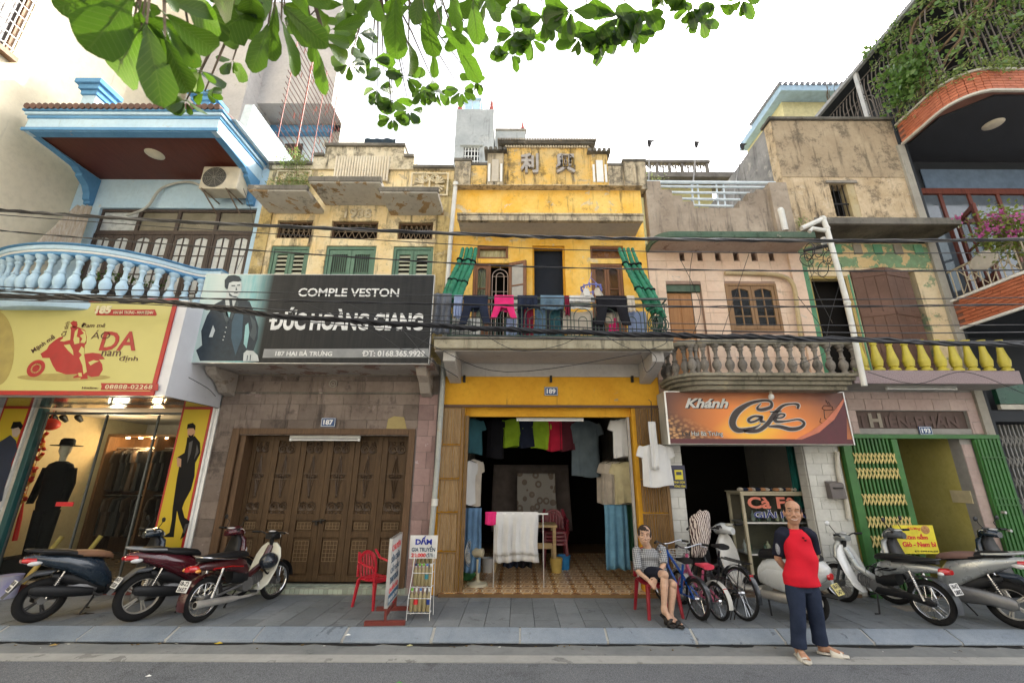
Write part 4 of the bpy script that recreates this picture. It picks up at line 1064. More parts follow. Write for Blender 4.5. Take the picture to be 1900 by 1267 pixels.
bal=MB().lathe(prof,(0,0,0),12).build('baluster',M_yb,h3,smooth=True)
for v in bal.data.vertices:v.co.x+=ORG[h3].x;v.co.y+=ORG[h3].y
xs=[at(p,665,7.02).x for p in(1598,1626,1655,1684,1713,1743,1771,1799,1828,1861)]
bal.location=(xs[0]-ORG[h3].x,7.02-ORG[h3].y,0);clones(bal,[(x-xs[0],0,0)for x in xs[1:]])
zc0=at(1650,452,f).z;zt1=at(1530,225,f).z
qd=rc(1514,512,1588,640,f);qs=rc(1592,503,1716,640,f);qw=rc(1545,341,1592,402,f)
qd=(qd[0],qd[1],z_hi+.05,qd[3]);qs=(qs[0],qs[1],z_hi+.05,qs[3])
b=MB();wallmesh(b,L,Rr,z_lo+.06,zc0+.0,f,f+.25,[qd,qs]);b.build('upper_wall',M_p193,h3)
zband=at(1640,497,f).z
b=MB();wallmesh(b,L+.01,Rr-.01,zband,zc0-.02,f-.012,f-.001,[]);b.build('peeling_frieze',M_gr193,h3)
M_grp=plaster('green_paint_wall',(.10,.26,.15),(.16,.34,.20),stain=(.05,.08,.05),peel=(.40,.42,.26),stains=.4,peels=.3,grime=.4)
rn=random.Random(4)
for i in range(6):
 xx=L+.3+i*.4;MB().box(xx,xx+.17,f-.032,f-.013,zc0-.25,zc0-.03).build('frieze_block',M_grp if i%2 else mat('frieze_grey',(.28,.25,.20),.85),h3,bev=.008)
MB().box(L+.005,qd[0]-.003,f-.012,f-.001,z_hi+.05,zband-.002).build('green_jamb',M_grp,h3)
MB().box(qd[1]+.002,qs[0]-.02,f-.012,f-.001,z_hi+.05,qd[3]+.02).build('green_jamb',M_grp,h3)
b=MB();b.box(qd[0],qd[0]+.04,f+.02,f+.12,qd[2],qd[3]);b.box(qd[1]-.04,qd[1],f+.02,f+.12,qd[2],qd[3]);b.box(qd[0]+.04,qd[1]-.04,f+.02,f+.12,qd[3]-.05,qd[3]);b.build('door_frame',plaster('yellow_frame',(.45,.35,.12),(.40,.30,.12)),h3)
MB().box(L+.15,Rr-.15,f+.34,f+.37,z_lo,zc0-.1).build('room_dark_sheet',M_dark,h3)  # near-black sheet in place of the shaded room
M_sh=plaster('brown_shutter',(.12,.07,.05),(.17,.10,.075),stain=(.05,.03,.025),peel=(.20,.115,.085),stains=.4,peels=.5,grime=.5,rough=.6)
xm=at(1655,560,f-.2).x
for i,(xa,ya,xb,yb2)in enumerate(((qs[0]+.0,f-.02,xm,f-.22),(xm+.012,f-.22,qs[1]-.15,f-.03))):
 M=Matrix.Translation((xa,ya,0))@Matrix.Rotation(atan2(yb2-ya,xb-xa),4,'Z');Lw=sqrt((xb-xa)**2+(yb2-ya)**2)
 b=MB();n=3
 for k in range(n):b.box(Lw*k/n+.002,Lw*(k+1)/n-.002,0,.035,qs[2],qs[3]-.02)
 for zz in(.12,.55,.93):b.box(.01,Lw-.01,-.012,-.001,qs[2]+(qs[3]-qs[2])*zz-.04,qs[2]+(qs[3]-qs[2])*zz+.04)
 b.xf(M).build('board_shutter',M_sh,h3,bev=.004)
zs3=at(1650,450,f).z
cxa,cxb=at(1512,412,6.98).x,at(1781,412,6.98).x
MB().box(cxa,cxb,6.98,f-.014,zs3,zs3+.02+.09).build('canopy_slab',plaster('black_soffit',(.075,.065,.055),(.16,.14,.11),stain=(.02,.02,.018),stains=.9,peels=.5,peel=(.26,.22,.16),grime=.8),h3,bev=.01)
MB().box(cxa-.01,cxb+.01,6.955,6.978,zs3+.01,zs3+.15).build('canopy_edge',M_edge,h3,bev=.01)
b=MB();wallmesh(b,L-.0,Rr-.02,zs3+.112,zt1,f,f+.25,[qw]);b.build('top_wall',M_up193,h3)
zjoint=at(1560,343,f).z+.18
MB().box(L+.01,Rr-.03,f-.012,f-.001,zjoint,zt1-.01).build('render_band',plaster('smooth_brown_render',(.36,.28,.185),(.46,.37,.25),stain=(.05,.043,.036),stains=1.0,peels=.1,grime=1.2,streak=.8),h3)
MB().box(L-.05,Rr+.0,f-.06,f+.3,zt1+.002,zt1+.07).build('parapet_coping',M_edge,h3,bev=.01)
b=MB();y=f+.1
b.box(qw[0]-.06,qw[1]+.06,f-.03,f+.02,qw[3]+.003,qw[3]+.06);b.build('window_lintel',M_conc,h3)
b=MB();b.box(qw[0],qw[0]+.04,y,y+.1,qw[2],qw[3]);b.box(qw[1]-.16,qw[1]-.002,f+.01,y+.1,qw[2],qw[3]);o=b.build('window',plaster('old_wood_frame',(.40,.30,.14),(.50,.44,.30)),h3)
for i in range(3):piece('grille_bar',M_iron,o,(qw[0]+(qw[1]-qw[0]-.1)*(i+1)/4,f+.06,(qw[2]+qw[3])/2),(.014,.014,qw[3]-qw[2]))
MB().box(qw[0]+.042,qw[1]-.162,f+.05,f+.062,qw[2]+(qw[3]-qw[2])*.4,qw[2]+(qw[3]-qw[2])*.44).build('grille_bar',M_iron,o)
MB().box(qw[0],qw[1],f+.26,f+.28,qw[2],qw[3]).build('window_dark_sheet',M_dark,h3)  # near-black sheet paints the unlit room behind this window
sd_=plaster('grey_side_render',(.20,.20,.20),(.36,.35,.34),stain=(.06,.06,.058),stains=.9,peels=.5,peel=(.48,.46,.42),grime=.8)
shell(h3,XE,XF,zt1-.01,[z_lo+.13,6.3,zt1-.02],y0=f+.255,m=sd_,y1=12)
t=thing('folding_gate','green folding metal gate with yellow lattice standing half open below plate 193','gate',((gx0+gx1)/2,f-.03,0))
MB().box(at(1578,812,f-.06).x,at(1852,812,f-.06).x,f-.09,f-.01,zg1-.02,zg1+.05).build('gate_header',M_gate,t,bev=.006)
gy=f-.05;zg0=.03
xa,xb=at(1600,900,gy).x,at(1662,900,gy).x
MB().box(gx0-.0,gx0+.12,gy-.05,gy+.05,0,zg1-.022).build('gate_jamb',M_gate,t,bev=.006)
xb=at(1686,960,gy).x;xa=gx0+.15
n=11
bar=piece('gate_bar',M_gate,t,(xa,gy,(zg0+zg1)/2),(.028,.04,zg1-zg0-.05))
for i in range(1,n):piece('gate_bar',M_gate,t,(xa+(xb-xa)*i/n,gy,(zg0+zg1)/2),(.028,.04,zg1-zg0-.05))
MB().box(xb-.01,xb+.09,gy-.04,gy+.03,zg0,zg1-.03).build('gate_stile',M_gate,t,bev=.005)
b=MB();dx=(xb-xa)/n
for py in(850,878,926,968,1004):
 zc=at(1640,py,gy).z;hh=.085
 for i in range(n):
  x=xa+dx*i;b.tube([(x,gy-.028,zc-hh),(x+dx*.55,gy-.034,zc),(x+dx,gy-.028,zc+hh)],.0125,4);b.tube([(x,gy-.03,zc+hh),(x+dx*.55,gy-.04,zc),(x+dx,gy-.03,zc-hh)],.0125,4)
b.build('lattice',M_gatey,t,kind='stuff')
xr0,xr1=at(1806,820,gy).x,at(1846,820,gy).x
n=13
for i in range(n):piece('gate_bar',M_gate,t,(xr0+(xr1+.06-xr0)*(i+.5)/n,gy-.02*(i%2),(zg0+zg1)/2),(.034,.06,zg1-zg0-.05))
for zz in(.55,1.35,1.45,2.1):MB().box(xr0,xr1+.05,gy-.062,gy-.055,zz,zz+.02).build('gate_strap',M_gate,t)
for zz in(1.25,.98):MB().tube([(xr0+.05,gy-.07,zz),(xr0+.05,gy-.13,zz)],.022,8).build('gate_lock',M_alu,t)
M_ol=plaster('olive_wall',(.46,.40,.11),(.56,.50,.17),stain=(.12,.10,.03),stains=.35,peels=.05,grime=.5)
gx2=at(1806,900,f).x
MB().box(gx2-.02,Rr-.14,f+.0,f+.2,0,zg1+.058).build('gate_pier',mat('tile_grout',(0,0,0)),h3)
for j in range(int(zg1/.21)):piece('wall_tile',M_ptile,low,(gx2+.07,f-.008,.02+.21*(j+.5)),(.17,.012,.205))
MB().box(gx2-.02,gx2+.1,f+.201,12.0,0,zg1+.3).build('room_wall',M_ol,h3)
MB().box(L+.14,gx2,10.2,10.25,0,zg1+.3).build('room_back',M_ol,h3)
MB().box(L+.14,gx2-.03,f-.05,10.19,.001,.05).build('room_floor',mat('cafe_floor',(0,0,0)),h3)
b=MB();px_=onx(1803,922,gx2-.03);MB().box(gx2-.04,gx2-.021,px_.y,px_.y+.35,px_.z-.1,px_.z+.1).build('switch_board',mat('switch_cream',(.55,.48,.30),.6),h3)
number_plate('193',1705,791,1729,807,f-.03,'blue enamel plate reading 193 above the green folding gate')
lamp_tube(1645,715,1776,723,7.2,'long unlit tube lamp under the yellow baluster balcony')
q=rc(1662,974,1737,1027,f-.16)
t=thing('food_poster','yellow food poster with red Vietnamese lettering behind the parked motorbikes','poster',((q[0]+q[1])/2,f-.16,q[2]))
MB().box(q[0],q[1],f-.16,f-.15,q[2],q[3]).build('board',mat('poster_yellow',(.72,.62,.035),.45),t)
M_red=mat('print_red',(.62,.025,.03),.45);w,hh=q[1]-q[0],q[3]-q[2]
text('Hương',q[0]+w*.35,q[0]+w*.68,q[2]+hh*.80,q[2]+hh*.94,f-.162,M_red,t,slant=.3)
text('Cơm nắm',q[0]+w*.2,q[0]+w*.80,q[2]+hh*.50,q[2]+hh*.70,f-.162,M_red,t,bold=.03)
text('Giò - Nem bì',q[0]+w*.14,q[0]+w*.96,q[2]+hh*.24,q[2]+hh*.42,f-.162,M_red,t,bold=.03)
text('ĐT: 0399.616.339',q[0]+w*.4,q[0]+w*.97,q[2]+hh*.06,q[2]+hh*.12,f-.162,M_ink,t,bold=.01)
MB().ell((q[0]+w*.79,f-.162,q[2]+hh*.84),(w*.11,.003,hh*.15),16,8).build('food_picture',mat('food_brown',(.30,.12,.04),.6,c2=(.55,.32,.14),scale=25),t)
y=6.66
P=[at(1487,424,y),at(1527,406,y),at(1534,424,y),at(1572,562,y),at(1604,716,y)]
t=thing('drainpipe','long white drainpipe with a kinked top crossing in front of the two right balconies','drainpipe',(P[4].x,y,P[4].z))
MB().tube([P[0],P[1]],.04,10).build('pipe_branch',M_pvc,t,smooth=True)
MB().tube([P[1]+Vector((-.03,0,.01)),P[1]+Vector((.0,0,.02)),P[2],P[3],P[4]],.043,10).build('pipe',M_pvc,t,smooth=True)
MB().tube([at(1502,430,y),at(1507,424,y),at(1531,428,y)],.036,8).build('pipe_branch',M_pvc,t,smooth=True)
for q_ in(P[1],P[2],P[3]):MB().ell(q_,(.054,.054,.054),10,6).build('pipe_elbow',M_pvc,t,smooth=True)
P=[at(1449,393,f-.12),at(1457,428,f-.12)]
t=tag(MB().tube(P,.06,10).tube([P[0]+Vector((0,.1,.06)),P[0]+Vector((0,0,.03)),P[0]],.065,10).build('pipe_stub',M_pvc,None,smooth=True),'short white pipe elbow above the mossy green canopy','pipe')
p=at(1560,880,f)
t=tag(MB().tube(bez([at(1553,838,f-.06),at(1556,880,f-.06),at(1570,930,f-.06),at(1575,962,f-.06)]),.035,8).build('pipe',plaster('cream_pipe',(.48,.45,.38),(.55,.52,.45)),None,smooth=True),'cream pipe beside the white tiled cafe pillar','pipe')
q=rc(1540,892,1567,925,f-.12)
t=thing('letter_box','grey letter box hung on the white tiled cafe pillar','letter box',((q[0]+q[1])/2,f-.1,q[2]))
MB().prism([(f-.15,q[2]),(f-.02,q[2]),(f-.02,q[3]),(f-.13,q[3]-.04)],q[0],q[1],'x').build('box',mat('box_grey',(.13,.115,.11),.5),t,bev=.005)
MB().box(q[0]+.04,q[1]-.04,f-.157,f-.145,q[3]-.12,q[3]-.10).build('slot',M_iron,t)
MB().box(at(1560,1095,f-.06).x-.1,at(1560,1095,f-.06).x+.12,f-.13,f-.02,.0,.16).build('step_block',mat('stone_grey',(.28,.27,.25),.8,bmp=.3),None,label='small stone block at the foot of the cafe pillar',category='stone block')
# house on the right edge with brick balconies and the creeper cage
M_blk=mat('charcoal_render',(.030,.034,.040),.7,bmp=.2)
M_brick=mat('red_facing_brick',(.40,.115,.055),.6,c2=(.50,.17,.09),scale=5,bmp=.25,rand=.13)
M_bmort=mat('brick_mortar',(.20,.10,.075),.9)
M_cream=mat('cream_trim',(.50,.47,.40),.6)
M_mah=wood('mahogany',(.10,.026,.018),(.17,.05,.03),rough=.35)
h5=house('brick_balcony_house','charcoal house with curved red brick balconies at the right edge',XF,14.5)
X0=XF+.003;XR=14.0
b=MB();b.box(X0+.14,XR,f+.5,14,0,8.6);b.box(X0,X0+.138,f-.03,14,0,8.6);b.build('wall',M_blk,h5)
def brick_band(z0,z1,yfront,r,name,capm):
 x0=X0+.02
 b=MB();pts=[]
 pts.append((x0,f-.05));n=8
 for i in range(n+1):a=pi+pi/2*i/n;pts.append((x0+r+r*cos(a),yfront+r+r*sin(a)))
 pts+=[(XR,yfront)]
 inner=[(XR,f-.05)]
 b.prism(pts+inner,z0+.01,z1-.01,'z');o=b.build(name,M_bmort,h5)
 L_=[];tot=0
 for i in range(len(pts)-1):
  l=sqrt((pts[i+1][0]-pts[i][0])**2+(pts[i+1][1]-pts[i][1])**2);L_.append((tot,l,pts[i],pts[i+1]));tot+=l
 rows=round((z1-z0)/.062);ch=(z1-z0)/rows;bw=.23
 def P(s):
  for t0,l,a,c in L_:
   if s<=t0+l:k=(s-t0)/l;return a[0]+(c[0]-a[0])*k,a[1]+(c[1]-a[1])*k,atan2(c[1]-a[1],c[0]-a[0])
  return None
 lim=min(tot,(f-.05-yfront)+2.6)
 for j in range(rows):
  s=bw*(.5 if j%2 else 0)+.02
  while s+bw<lim:
   curve=(f-.05-yfront-r)-.25<s<(f-.05-yfront-r)+r*1.6+.1
   k=2 if curve else 1
   for q in range(k):
    p=P(s+bw*(q+.5)/k)
    piece('brick',M_brick,o,(p[0],p[1],z0+ch*(j+.5)),(bw/k-(.009 if q==k-1 else.001),.03,ch-.011),(0,0,p[2]))
   s+=bw
 for zz,g in((z1,.05),(z0-.045,.03)):
  b=MB();pp=[]
  for(x,y)in pts:pp.append((x,y))
  b.loft([((x,y,zz+.022),Vector((-1,0,0))*g if i<2 else(Vector((cos(pi+pi/2*min(1,(i-1)/n)),sin(pi+pi/2*min(1,(i-1)/n)),0))*g),(0,0,.025))for i,(x,y)in enumerate(pp)],8,.5);b.build('balcony_trim',capm,h5,smooth=True)
 return o
zu0,zu1=8.6,9.04
brick_band(zu0,zu1,6.2,.55,'brick_band',M_cream)
brick_band(4.44,4.93,5.9,.55,'brick_band',M_white)
MB().prism([(X0+.16,f+.5),(X0+.16,6.85),(X0+.7,6.32),(XR-.01,6.32),(XR-.01,f+.5)],zu0-.03,zu0+.008,'z').build('balcony_soffit',M_blk,h5)
MB().prism([(X0+.16,f+.5),(X0+.16,6.6),(X0+.7,6.03),(XR-.01,6.03),(XR-.01,f+.5)],4.41,4.448,'z').build('balcony_soffit',M_blk,h5)
MB().prism([(X0+.1,f+.49),(X0+.1,6.7),(X0+.7,6.1),(XR-.01,6.1),(XR-.01,f+.49)],4.85,4.90,'z').build('balcony_floor',M_blk,h5)
p=onz(1843,231,zu0-.035);t=tag(MB().ell(p,(.17,.17,.035),20,6).build('ceiling_lamp',mat('lamp_opal',(.55,.50,.38),.4),None,smooth=True),'round opal ceiling lamp under the upper brick balcony','ceiling lamp')
MB().box(X0-.1,X0+.05,f-.06,f-.004,0,zu0-.05).build('edge_pier',plaster('edge_render',(.30,.28,.24),(.40,.38,.32),stains=.5),h5)
q=rc(1722,350,1990,560,7.95);q=(X0+.2,q[1],4.93,at(1800,352,7.95).z)
w=MB();y=7.9;w.box(q[0],q[1],y,y+.1,q[3]-.14,q[3]);w.box(q[0],q[0]+.1,y,y+.1,q[2],q[3]-.141);zt_=q[3]-.75
w.box(q[0]+.101,q[1],y,y+.1,zt_-.1,zt_);o=w.build('window',M_mah,h5,bev=.01)
for i in range(5):
 xx=q[0]+.1+i*.62;MB().box(xx+.55,xx+.62,y+.01,y+.09,zt_+.001,q[3]-.141).box(xx+.55,xx+.62,y+.01,y+.09,q[2],zt_-.101).build('mullion',M_mah,o)
 piece('pane',mat('pane_sky',(.10,.12,.14),.06,spec=1),o,(xx+.3,y+.05,(zt_+q[3]-.14)/2),(.52,.01,q[3]-zt_-.16));piece('pane',mat('pane_sky',(0,0,0)),o,(xx+.3,y+.05,(zt_-.1+q[2])/2),(.52,.01,zt_-q[2]-.12))
piece('pane',mat('pane_blue',(.16,.22,.30),.08,spec=1),h5,(X0+2.6,f+.47,7.5),(3.6,.02,1.7),label='large pale window pane under the balcony')
hx,hy=q[0]+.75,y-.02;M=Matrix.Translation((hx,hy,0))@Matrix.Rotation(radians(-115),4,'Z');Lw=.75;b=MB();z0,z1=4.95,zt_-.12
b.box(0,.1,0,.05,z0,z1);b.box(Lw-.1,Lw,0,.05,z0,z1);b.box(.101,Lw-.101,0,.05,z1-.1,z1);b.box(.101,Lw-.101,0,.05,z0,z0+.5);b.box(.101,Lw-.101,.01,.04,(z0+z1)/2+.2,(z0+z1)/2+.25);b.box(Lw/2-.02,Lw/2+.02,.01,.04,z0+.501,z1-.101)
o=b.xf(M).build('open_door',M_mah,h5,bev=.006);b=MB().box(.1,Lw-.1,.02,.026,z0+.5,z1-.1).xf(M).build('pane',M_glass,o)
b=MB();x=X0+.05;zz=4.975
rl=thing('balcony_railing','slanting cream iron railing along the lower brick balcony','railing',(x,6.6,zz));M_rc=mat('rail_cream',(.40,.34,.24),.5)
MB().tube([(x,f-.1,zz+.02),(x,6.2,zz+.02)],.014,6).tube([(x,f-.1,zz+.55),(x,6.2,zz+.55)],.02,6).build('cross_rail',M_rc,rl)
for i in range(11):
 y=f-.15-i*.12;MB().tube([(x,y,zz+.02),(x,y,zz+.55)],.011,5).build('bar',M_rc,rl)
for y in(7.1,6.6):MB().torus((x,y,zz+.28),.07,.01,'x',16,5).tube([(x,y-.07,zz+.28),(x,y-.22,zz+.52)],.01,4).tube([(x,y+.07,zz+.28),(x,y+.22,zz+.05)],.01,4).tube([(x,y+.07,zz+.28),(x,y+.22,zz+.52)],.01,4).tube([(x,y-.07,zz+.28),(x,y-.22,zz+.05)],.01,4).build('sunburst',M_rc,rl)
p=onx(1826,483,X0+.0);b=MB();b.ell(p,(.03,.24,.17),18,8);t=tag(b.build('satellite_dish',mat('dish_white',(.50,.47,.42),.5),None,smooth=True),'pale oval dish fixed outside the lower brick balcony','dish')
x0,x1=at(1836,760,f-.02).x,at(1990,760,f-.02).x
MB().box(X0+.3,x1,f-.06,f+.02,at(1870,750,f).z,at(1870,714,f).z).build('green_signboard',mat('signboard_green',(.02,.085,.05),.3),h5)
MB().box(X0+.3,x1,f-.05,f+.01,at(1870,760,f).z,at(1870,751,f).z).build('sign_trim',M_cream,h5)
MB().box(X0+.139,XR,f+.0,f+.499,at(1870,782,f).z,at(1870,761,f).z).build('lintel',M_blk,h5)
t=thing('folding_grille','grey folding grille in the dark doorway at the right edge','gate',(X0+.6,f+.2,0));zt_=at(1870,783,f).z
for i in range(14):piece('gate_bar',mat('grille_grey',(.24,.235,.22),.5),t,(X0+.28+i*.075,f+.2,zt_/2),(.022,.03,zt_-.04))
b=MB()
for zc in[.35*k+.3 for k in range(7)]:
 for i in range(13):
  x=X0+.28+i*.075;b.tube([(x,f+.18,zc-.09),(x+.0375,f+.175,zc),(x+.075,f+.18,zc+.09)],.012,4);b.tube([(x,f+.178,zc+.09),(x+.0375,f+.17,zc),(x+.075,f+.178,zc-.09)],.012,4)
b.build('lattice',mat('grille_grey',(0,0,0)),t,kind='stuff')
M_bar=mat('cage_bar',(.13,.11,.095),.6)
cg=thing('terrace_cage','arched iron bar cage over the upper brick balcony carrying the creeper','cage',(X0+1,7,9.08))
zt_=11.2;xc_=X0+.06
def bars(P0,d,n,st,nm='bar'):
 for i in range(n):
  b=MB();p=Vector(P0)+Vector(d)*st*i
  b.tube([p,p+Vector((0,0,1.55)),p+Vector(d)*st*.5+Vector((0,0,1.75))],.013,5);b.build(nm,M_bar,cg)
bars((xc_,9.3,9.1),(0,-1,0),26,.115);bars((xc_+.35,6.2,9.1),(1,0,0),26,.12)
for z in(9.35,9.9,10.5,10.9):MB().tube([(xc_,9.4,z),(xc_,6.7,z),(xc_+.15,6.4,z),(xc_+.4,6.22,z),(XR,6.22,z)],.012,5).build('cross_bar',M_bar,cg)
for k in range(4):
 y0=9.2-k*.7
 for r_ in(.3,.22):MB().torus((xc_-.01,y0-.35,10.1),r_,.011,'x',14,5,0,pi).tube([(xc_-.01,y0-.35-r_,10.1),(xc_-.01,y0-.35-r_,9.1)],.011,5).tube([(xc_-.01,y0-.35+r_,10.1),(xc_-.01,y0-.35+r_,9.1)],.011,5).build('arched_bar',M_bar,cg)
MB().box(xc_-.06,xc_+.02,6.1,12,zt_,zt_+.1).build('eave',plaster('eave_grey',(.30,.31,.32),(.38,.38,.38)),h5)
MB().box(xc_+.03,XR,6.15,12,zt_+.01,zt_+.08).build('roof',M_blk,h5)
MB().box(X0+.9,XR,8.4,13,8.6,zt_).build('rear_wall',M_blk,h5)
p0,p1=onx(1585,200,xc_),0
MB().box(xc_-.03,xc_+.03,8.1,8.2,9.05,zt_).build('cage_post',mat('post_white',(.45,.45,.44),.5),cg)
MB().box(X0-.02,X0+.1,7.7,9.6,9.06,9.3).build('terrace_kerb',plaster('terrace_kerb',(.42,.38,.3),(.50,.46,.38)),h5)
b=MB();t=thing('distant_house','pale blue and yellow house end behind the peeling brown wall','house',(8,12.5,0),group='houses behind the row')
za=at(1490,160,12.5).z;q=rc(1440,190,1600,240,12.5)
MB().box(q[0]+.3,q[1]+1,12.5,15,3,q[3]).build('wall',mat('pale_yellow',(.60,.54,.30),.8),t)
MB().box(q[0],q[1]+1,12.0,15,q[3]+.002,q[3]+.28).build('roof_edge',mat('pale_blue_edge',(.36,.50,.62),.6),t)
b=MB()
for i in range(24):b.tube([(q[0]+i*.2,11.95,q[3]+.30),(q[0]+i*.2,14,q[3]+.40)],.08,6)
b.build('roof_tile',mat('roof_grey',(.25,.25,.27),.7),t,kind='stuff')
# 185: blue house with the leather-jacket shop
M_blue=plaster('pale_blue_wall',(.40,.56,.68),(.47,.62,.72),stain=(.16,.17,.17),peel=(.55,.55,.50),stains=.25,peels=.1,grime=.25)
M_blued=plaster('mid_blue_trim',(.10,.25,.44),(.13,.30,.50),stain=(.10,.12,.14),stains=.3,peels=.05,grime=.3)
M_bluew=plaster('blue_white_wall',(.50,.60,.66),(.60,.66,.68),stain=(.14,.14,.13),peel=(.62,.58,.48),stains=.45,peels=.3,grime=.3)
M_sofw=wood('red_brown_soffit',(.085,.022,.014),(.125,.036,.022),axis=1,rough=.45,dirt=.15)
M_dw=wood('dark_window_wood',(.045,.033,.028),(.085,.065,.055),rough=.5)
M_frost=mat('frosted_glass',(.36,.39,.39),.3,c2=(.48,.50,.49),scale=9)
M_beige=plaster('shop_beige',(.55,.45,.26),(.60,.50,.30),stains=.1,peels=0,grime=.1)
M_ypr=mat('poster_yellow_green',(.50,.43,.022),.5,c2=(.56,.36,.03),scale=.8)
M_redt=mat('red_trim',(.38,.018,.014),.45)
M_blackp=mat('print_black',(.005,.005,.006),.5,spec=.15);M_skinp=mat('print_skin',(.44,.25,.15),.5)
h8=house('blue_house','pale blue house with a clothing shop below and a bowed blue balcony',XA,XB)
L,Rr=XA+.003,XB-.003
qz=at(315,386,f).z;qx0,qx1=at(165,450,f).x,at(464,450,f).x
zs8=7.61
b=MB();wallmesh(b,L,Rr,4.3,zs8+.3,f,f+.2,[(qx0,qx1,4.55,qz)]);b.build('front_wall',M_blue,h8)
n=8;b=MB();y=f+.05;zt_=at(315,428,f).z
b.box(qx0,qx1,y,y+.09,qz-.06,qz-.001);b.box(qx0,qx1,y,y+.09,zt_-.04,zt_+.03)
for i in range(5):x=qx0+(qx1-qx0)*i/4;b.box(max(x-.035,qx0),min(x+.035,qx1),y+.002,y+.088,zt_+.03,qz-.06)
o=b.build('window_frame',M_dw,h8)
for i in range(4):piece('pane',plaster('dusty_pane',(.16,.145,.10),(.22,.20,.15),stains=.4,rough=.3)if i else M_frost,o,(qx0+(qx1-qx0)*(i+.5)/4,y+.04,(zt_+qz)/2),((qx1-qx0)/4-.07,.008,qz-zt_-.09))
for i in range(4):casement(h8,qx0+(qx1-qx0)*i/4+.003,qx0+(qx1-qx0)*(i+1)/4-.003,4.6,zt_-.045,f+.03,M_dw,2,4,2,pane=M_frost,fr=.03)
MB().box(qx0,qx1,f+.21,f+.23,4.5,qz).build('room_dark_sheet',M_dark,h8)  # room shade behind the casements, painted as a black sheet
xl,xr=-8.84,-5.40;yf=6.24;zf8=zs8+.02
MB().box(xl+.1,xr-.1,yf+.14,f-.003,zs8+.03,zs8+.06).build('canopy_soffit',M_sofw,h8)
b=MB();b.box(xl,xr,yf,yf+.135,zs8,zs8+.27);b.box(xl,xl+.098,yf+.137,f-.003,zs8,zs8+.27);b.box(xr-.098,xr,yf+.137,f-.003,zs8,zs8+.27);b.build('canopy_fascia',M_blue,h8)
MB().box(xl-.03,xr+.03,yf-.03,yf-.002,zs8-.0,zs8+.06).box(xl+.1,xr-.1,yf+.002,yf+.14,zs8-.012,zs8-.001).build('canopy_lip',M_blued,h8)
for za,zb_,g in((.272,.33,.02),(.332,.39,.05),(.392,.43,.08)):MB().box(xl-g,xr+g,yf-g,f-.003,zs8+za,zs8+zb_).build('cornice',M_blued if za<.3 or za>.38 else M_blue,h8,bev=.008)
for xx in(xl,xr-.14):
 pr=[(yf+.14,zs8-.001),(f-.003,zs8-.001),(f-.003,7.0),(f-.08,7.0),(f-.08,7.06),(f-.12,7.08),(f-.14,7.2),(f-.22,7.34),(f-.38,7.44),(f-.38,7.49),(f-.44,7.51),(f-.5,7.56),(yf+.5,7.59)]
 MB().prism(pr,xx,xx+.14,'x').build('bracket',M_blued,h8,bev=.006)
p=at(291,289,6.9);t=tag(MB().ell((p.x,onz(291,289,zs8).y,zs8+.03),(.16,.16,.03),20,6).build('ceiling_lamp',mat('lamp_opal',(0,0,0)),None,smooth=True),'round opal ceiling lamp in the brown soffit of the blue house','ceiling lamp')
rt_=MB().tube([(0,yf-.11,zs8+.455),(0,yf+.5,zs8+.56)],.058,8).build('roof_tile',mat('roof_tile_brown',(.10,.055,.045),.7,var=.3,rand=.2),h8,smooth=True)
n=31;rt_.location.x=xl+.02
for v in rt_.data.vertices:v.co.x+=ORG[h8].x
rt_.location.x-=ORG[h8].x;clones(rt_,[((xr-xl-.04)/n*i,0,0)for i in range(1,n+1)])
zb8=zs8+.5
def post(xc,yc,z0,h):
 b=MB();b.box(xc-.13,xc+.13,yc-.13,yc+.13,z0,z0+h*.7);o=b.build('terrace_post',M_blue,h8,bev=.006)
 b=MB()
 for k,g in enumerate((.16,.20,.25)):b.box(xc-g,xc+g,yc-g,yc+g,z0+h*(.701+.1*k),z0+h*(.80+.1*k))
 b.build('post_cap',M_blued,o,bev=.006)
p=at(175,195,6.75);post(p.x,6.75,zb8,1.02);post(at(390,180,6.95).x,6.95,zb8,.95)
MB().box(xl+.6,xr-.1,6.6,7.1,zb8-.04,zb8+.12).build('terrace_kerb',M_blue,h8)
b=MB();xa,xb=p.x+.15,at(390,180,6.8).x-.15;z0=zb8+.15
for zz in(z0,z0+.42):b.tube([(xa,6.75,zz),(xb,6.8,zz)],.02 if zz==z0 else.035,6)
n=8
for i in range(n):
 x=xa+(xb-xa)*(i+.5)/n;d=.13
 b.tube([(x-d,6.77,z0),(x,6.77,z0+.21),(x-d,6.77,z0+.42)],.016,4);b.tube([(x+d,6.77,z0),(x,6.77,z0+.21),(x+d,6.77,z0+.42)],.016,4)
b.build('terrace_railing',M_white,h8)
zt8=9.2
MB().prism([(6.4,zs8+.43),(6.7,zs8+.5),(6.75,8.74),(10.39,8.74),(10.39,zs8+.43)],Rr-.16,Rr+.01,'x').build('return_wall',M_bluew,h8)
b=MB();b.box(L,Rr-.001,10.4,14,7.9,13.4);b.build('rear_block',M_bluew,h8)
MB().box(L+.5,Rr+.02,10.2,10.39,11.3,11.55).build('rear_cornice',M_blued,h8,bev=.01)
MB().box(L+.5,Rr+.02,9.5,10.39,11.62,15.5).build('rear_overhang',plaster('taupe_render',(.44,.42,.41),(.52,.50,.48),stains=.3,peels=0),h8)
MB().box(L+.3,-7.3,9.0,10.39,8.1,15).build('stair_tower',plaster('taupe_render',(0,0,0),(0,0,0)),h8)
q=rc(527,268,560,300,10.4);MB().box(q[0],q[1],10.37,10.395,q[2],q[3]).build('rear_window',M_dw,h8)
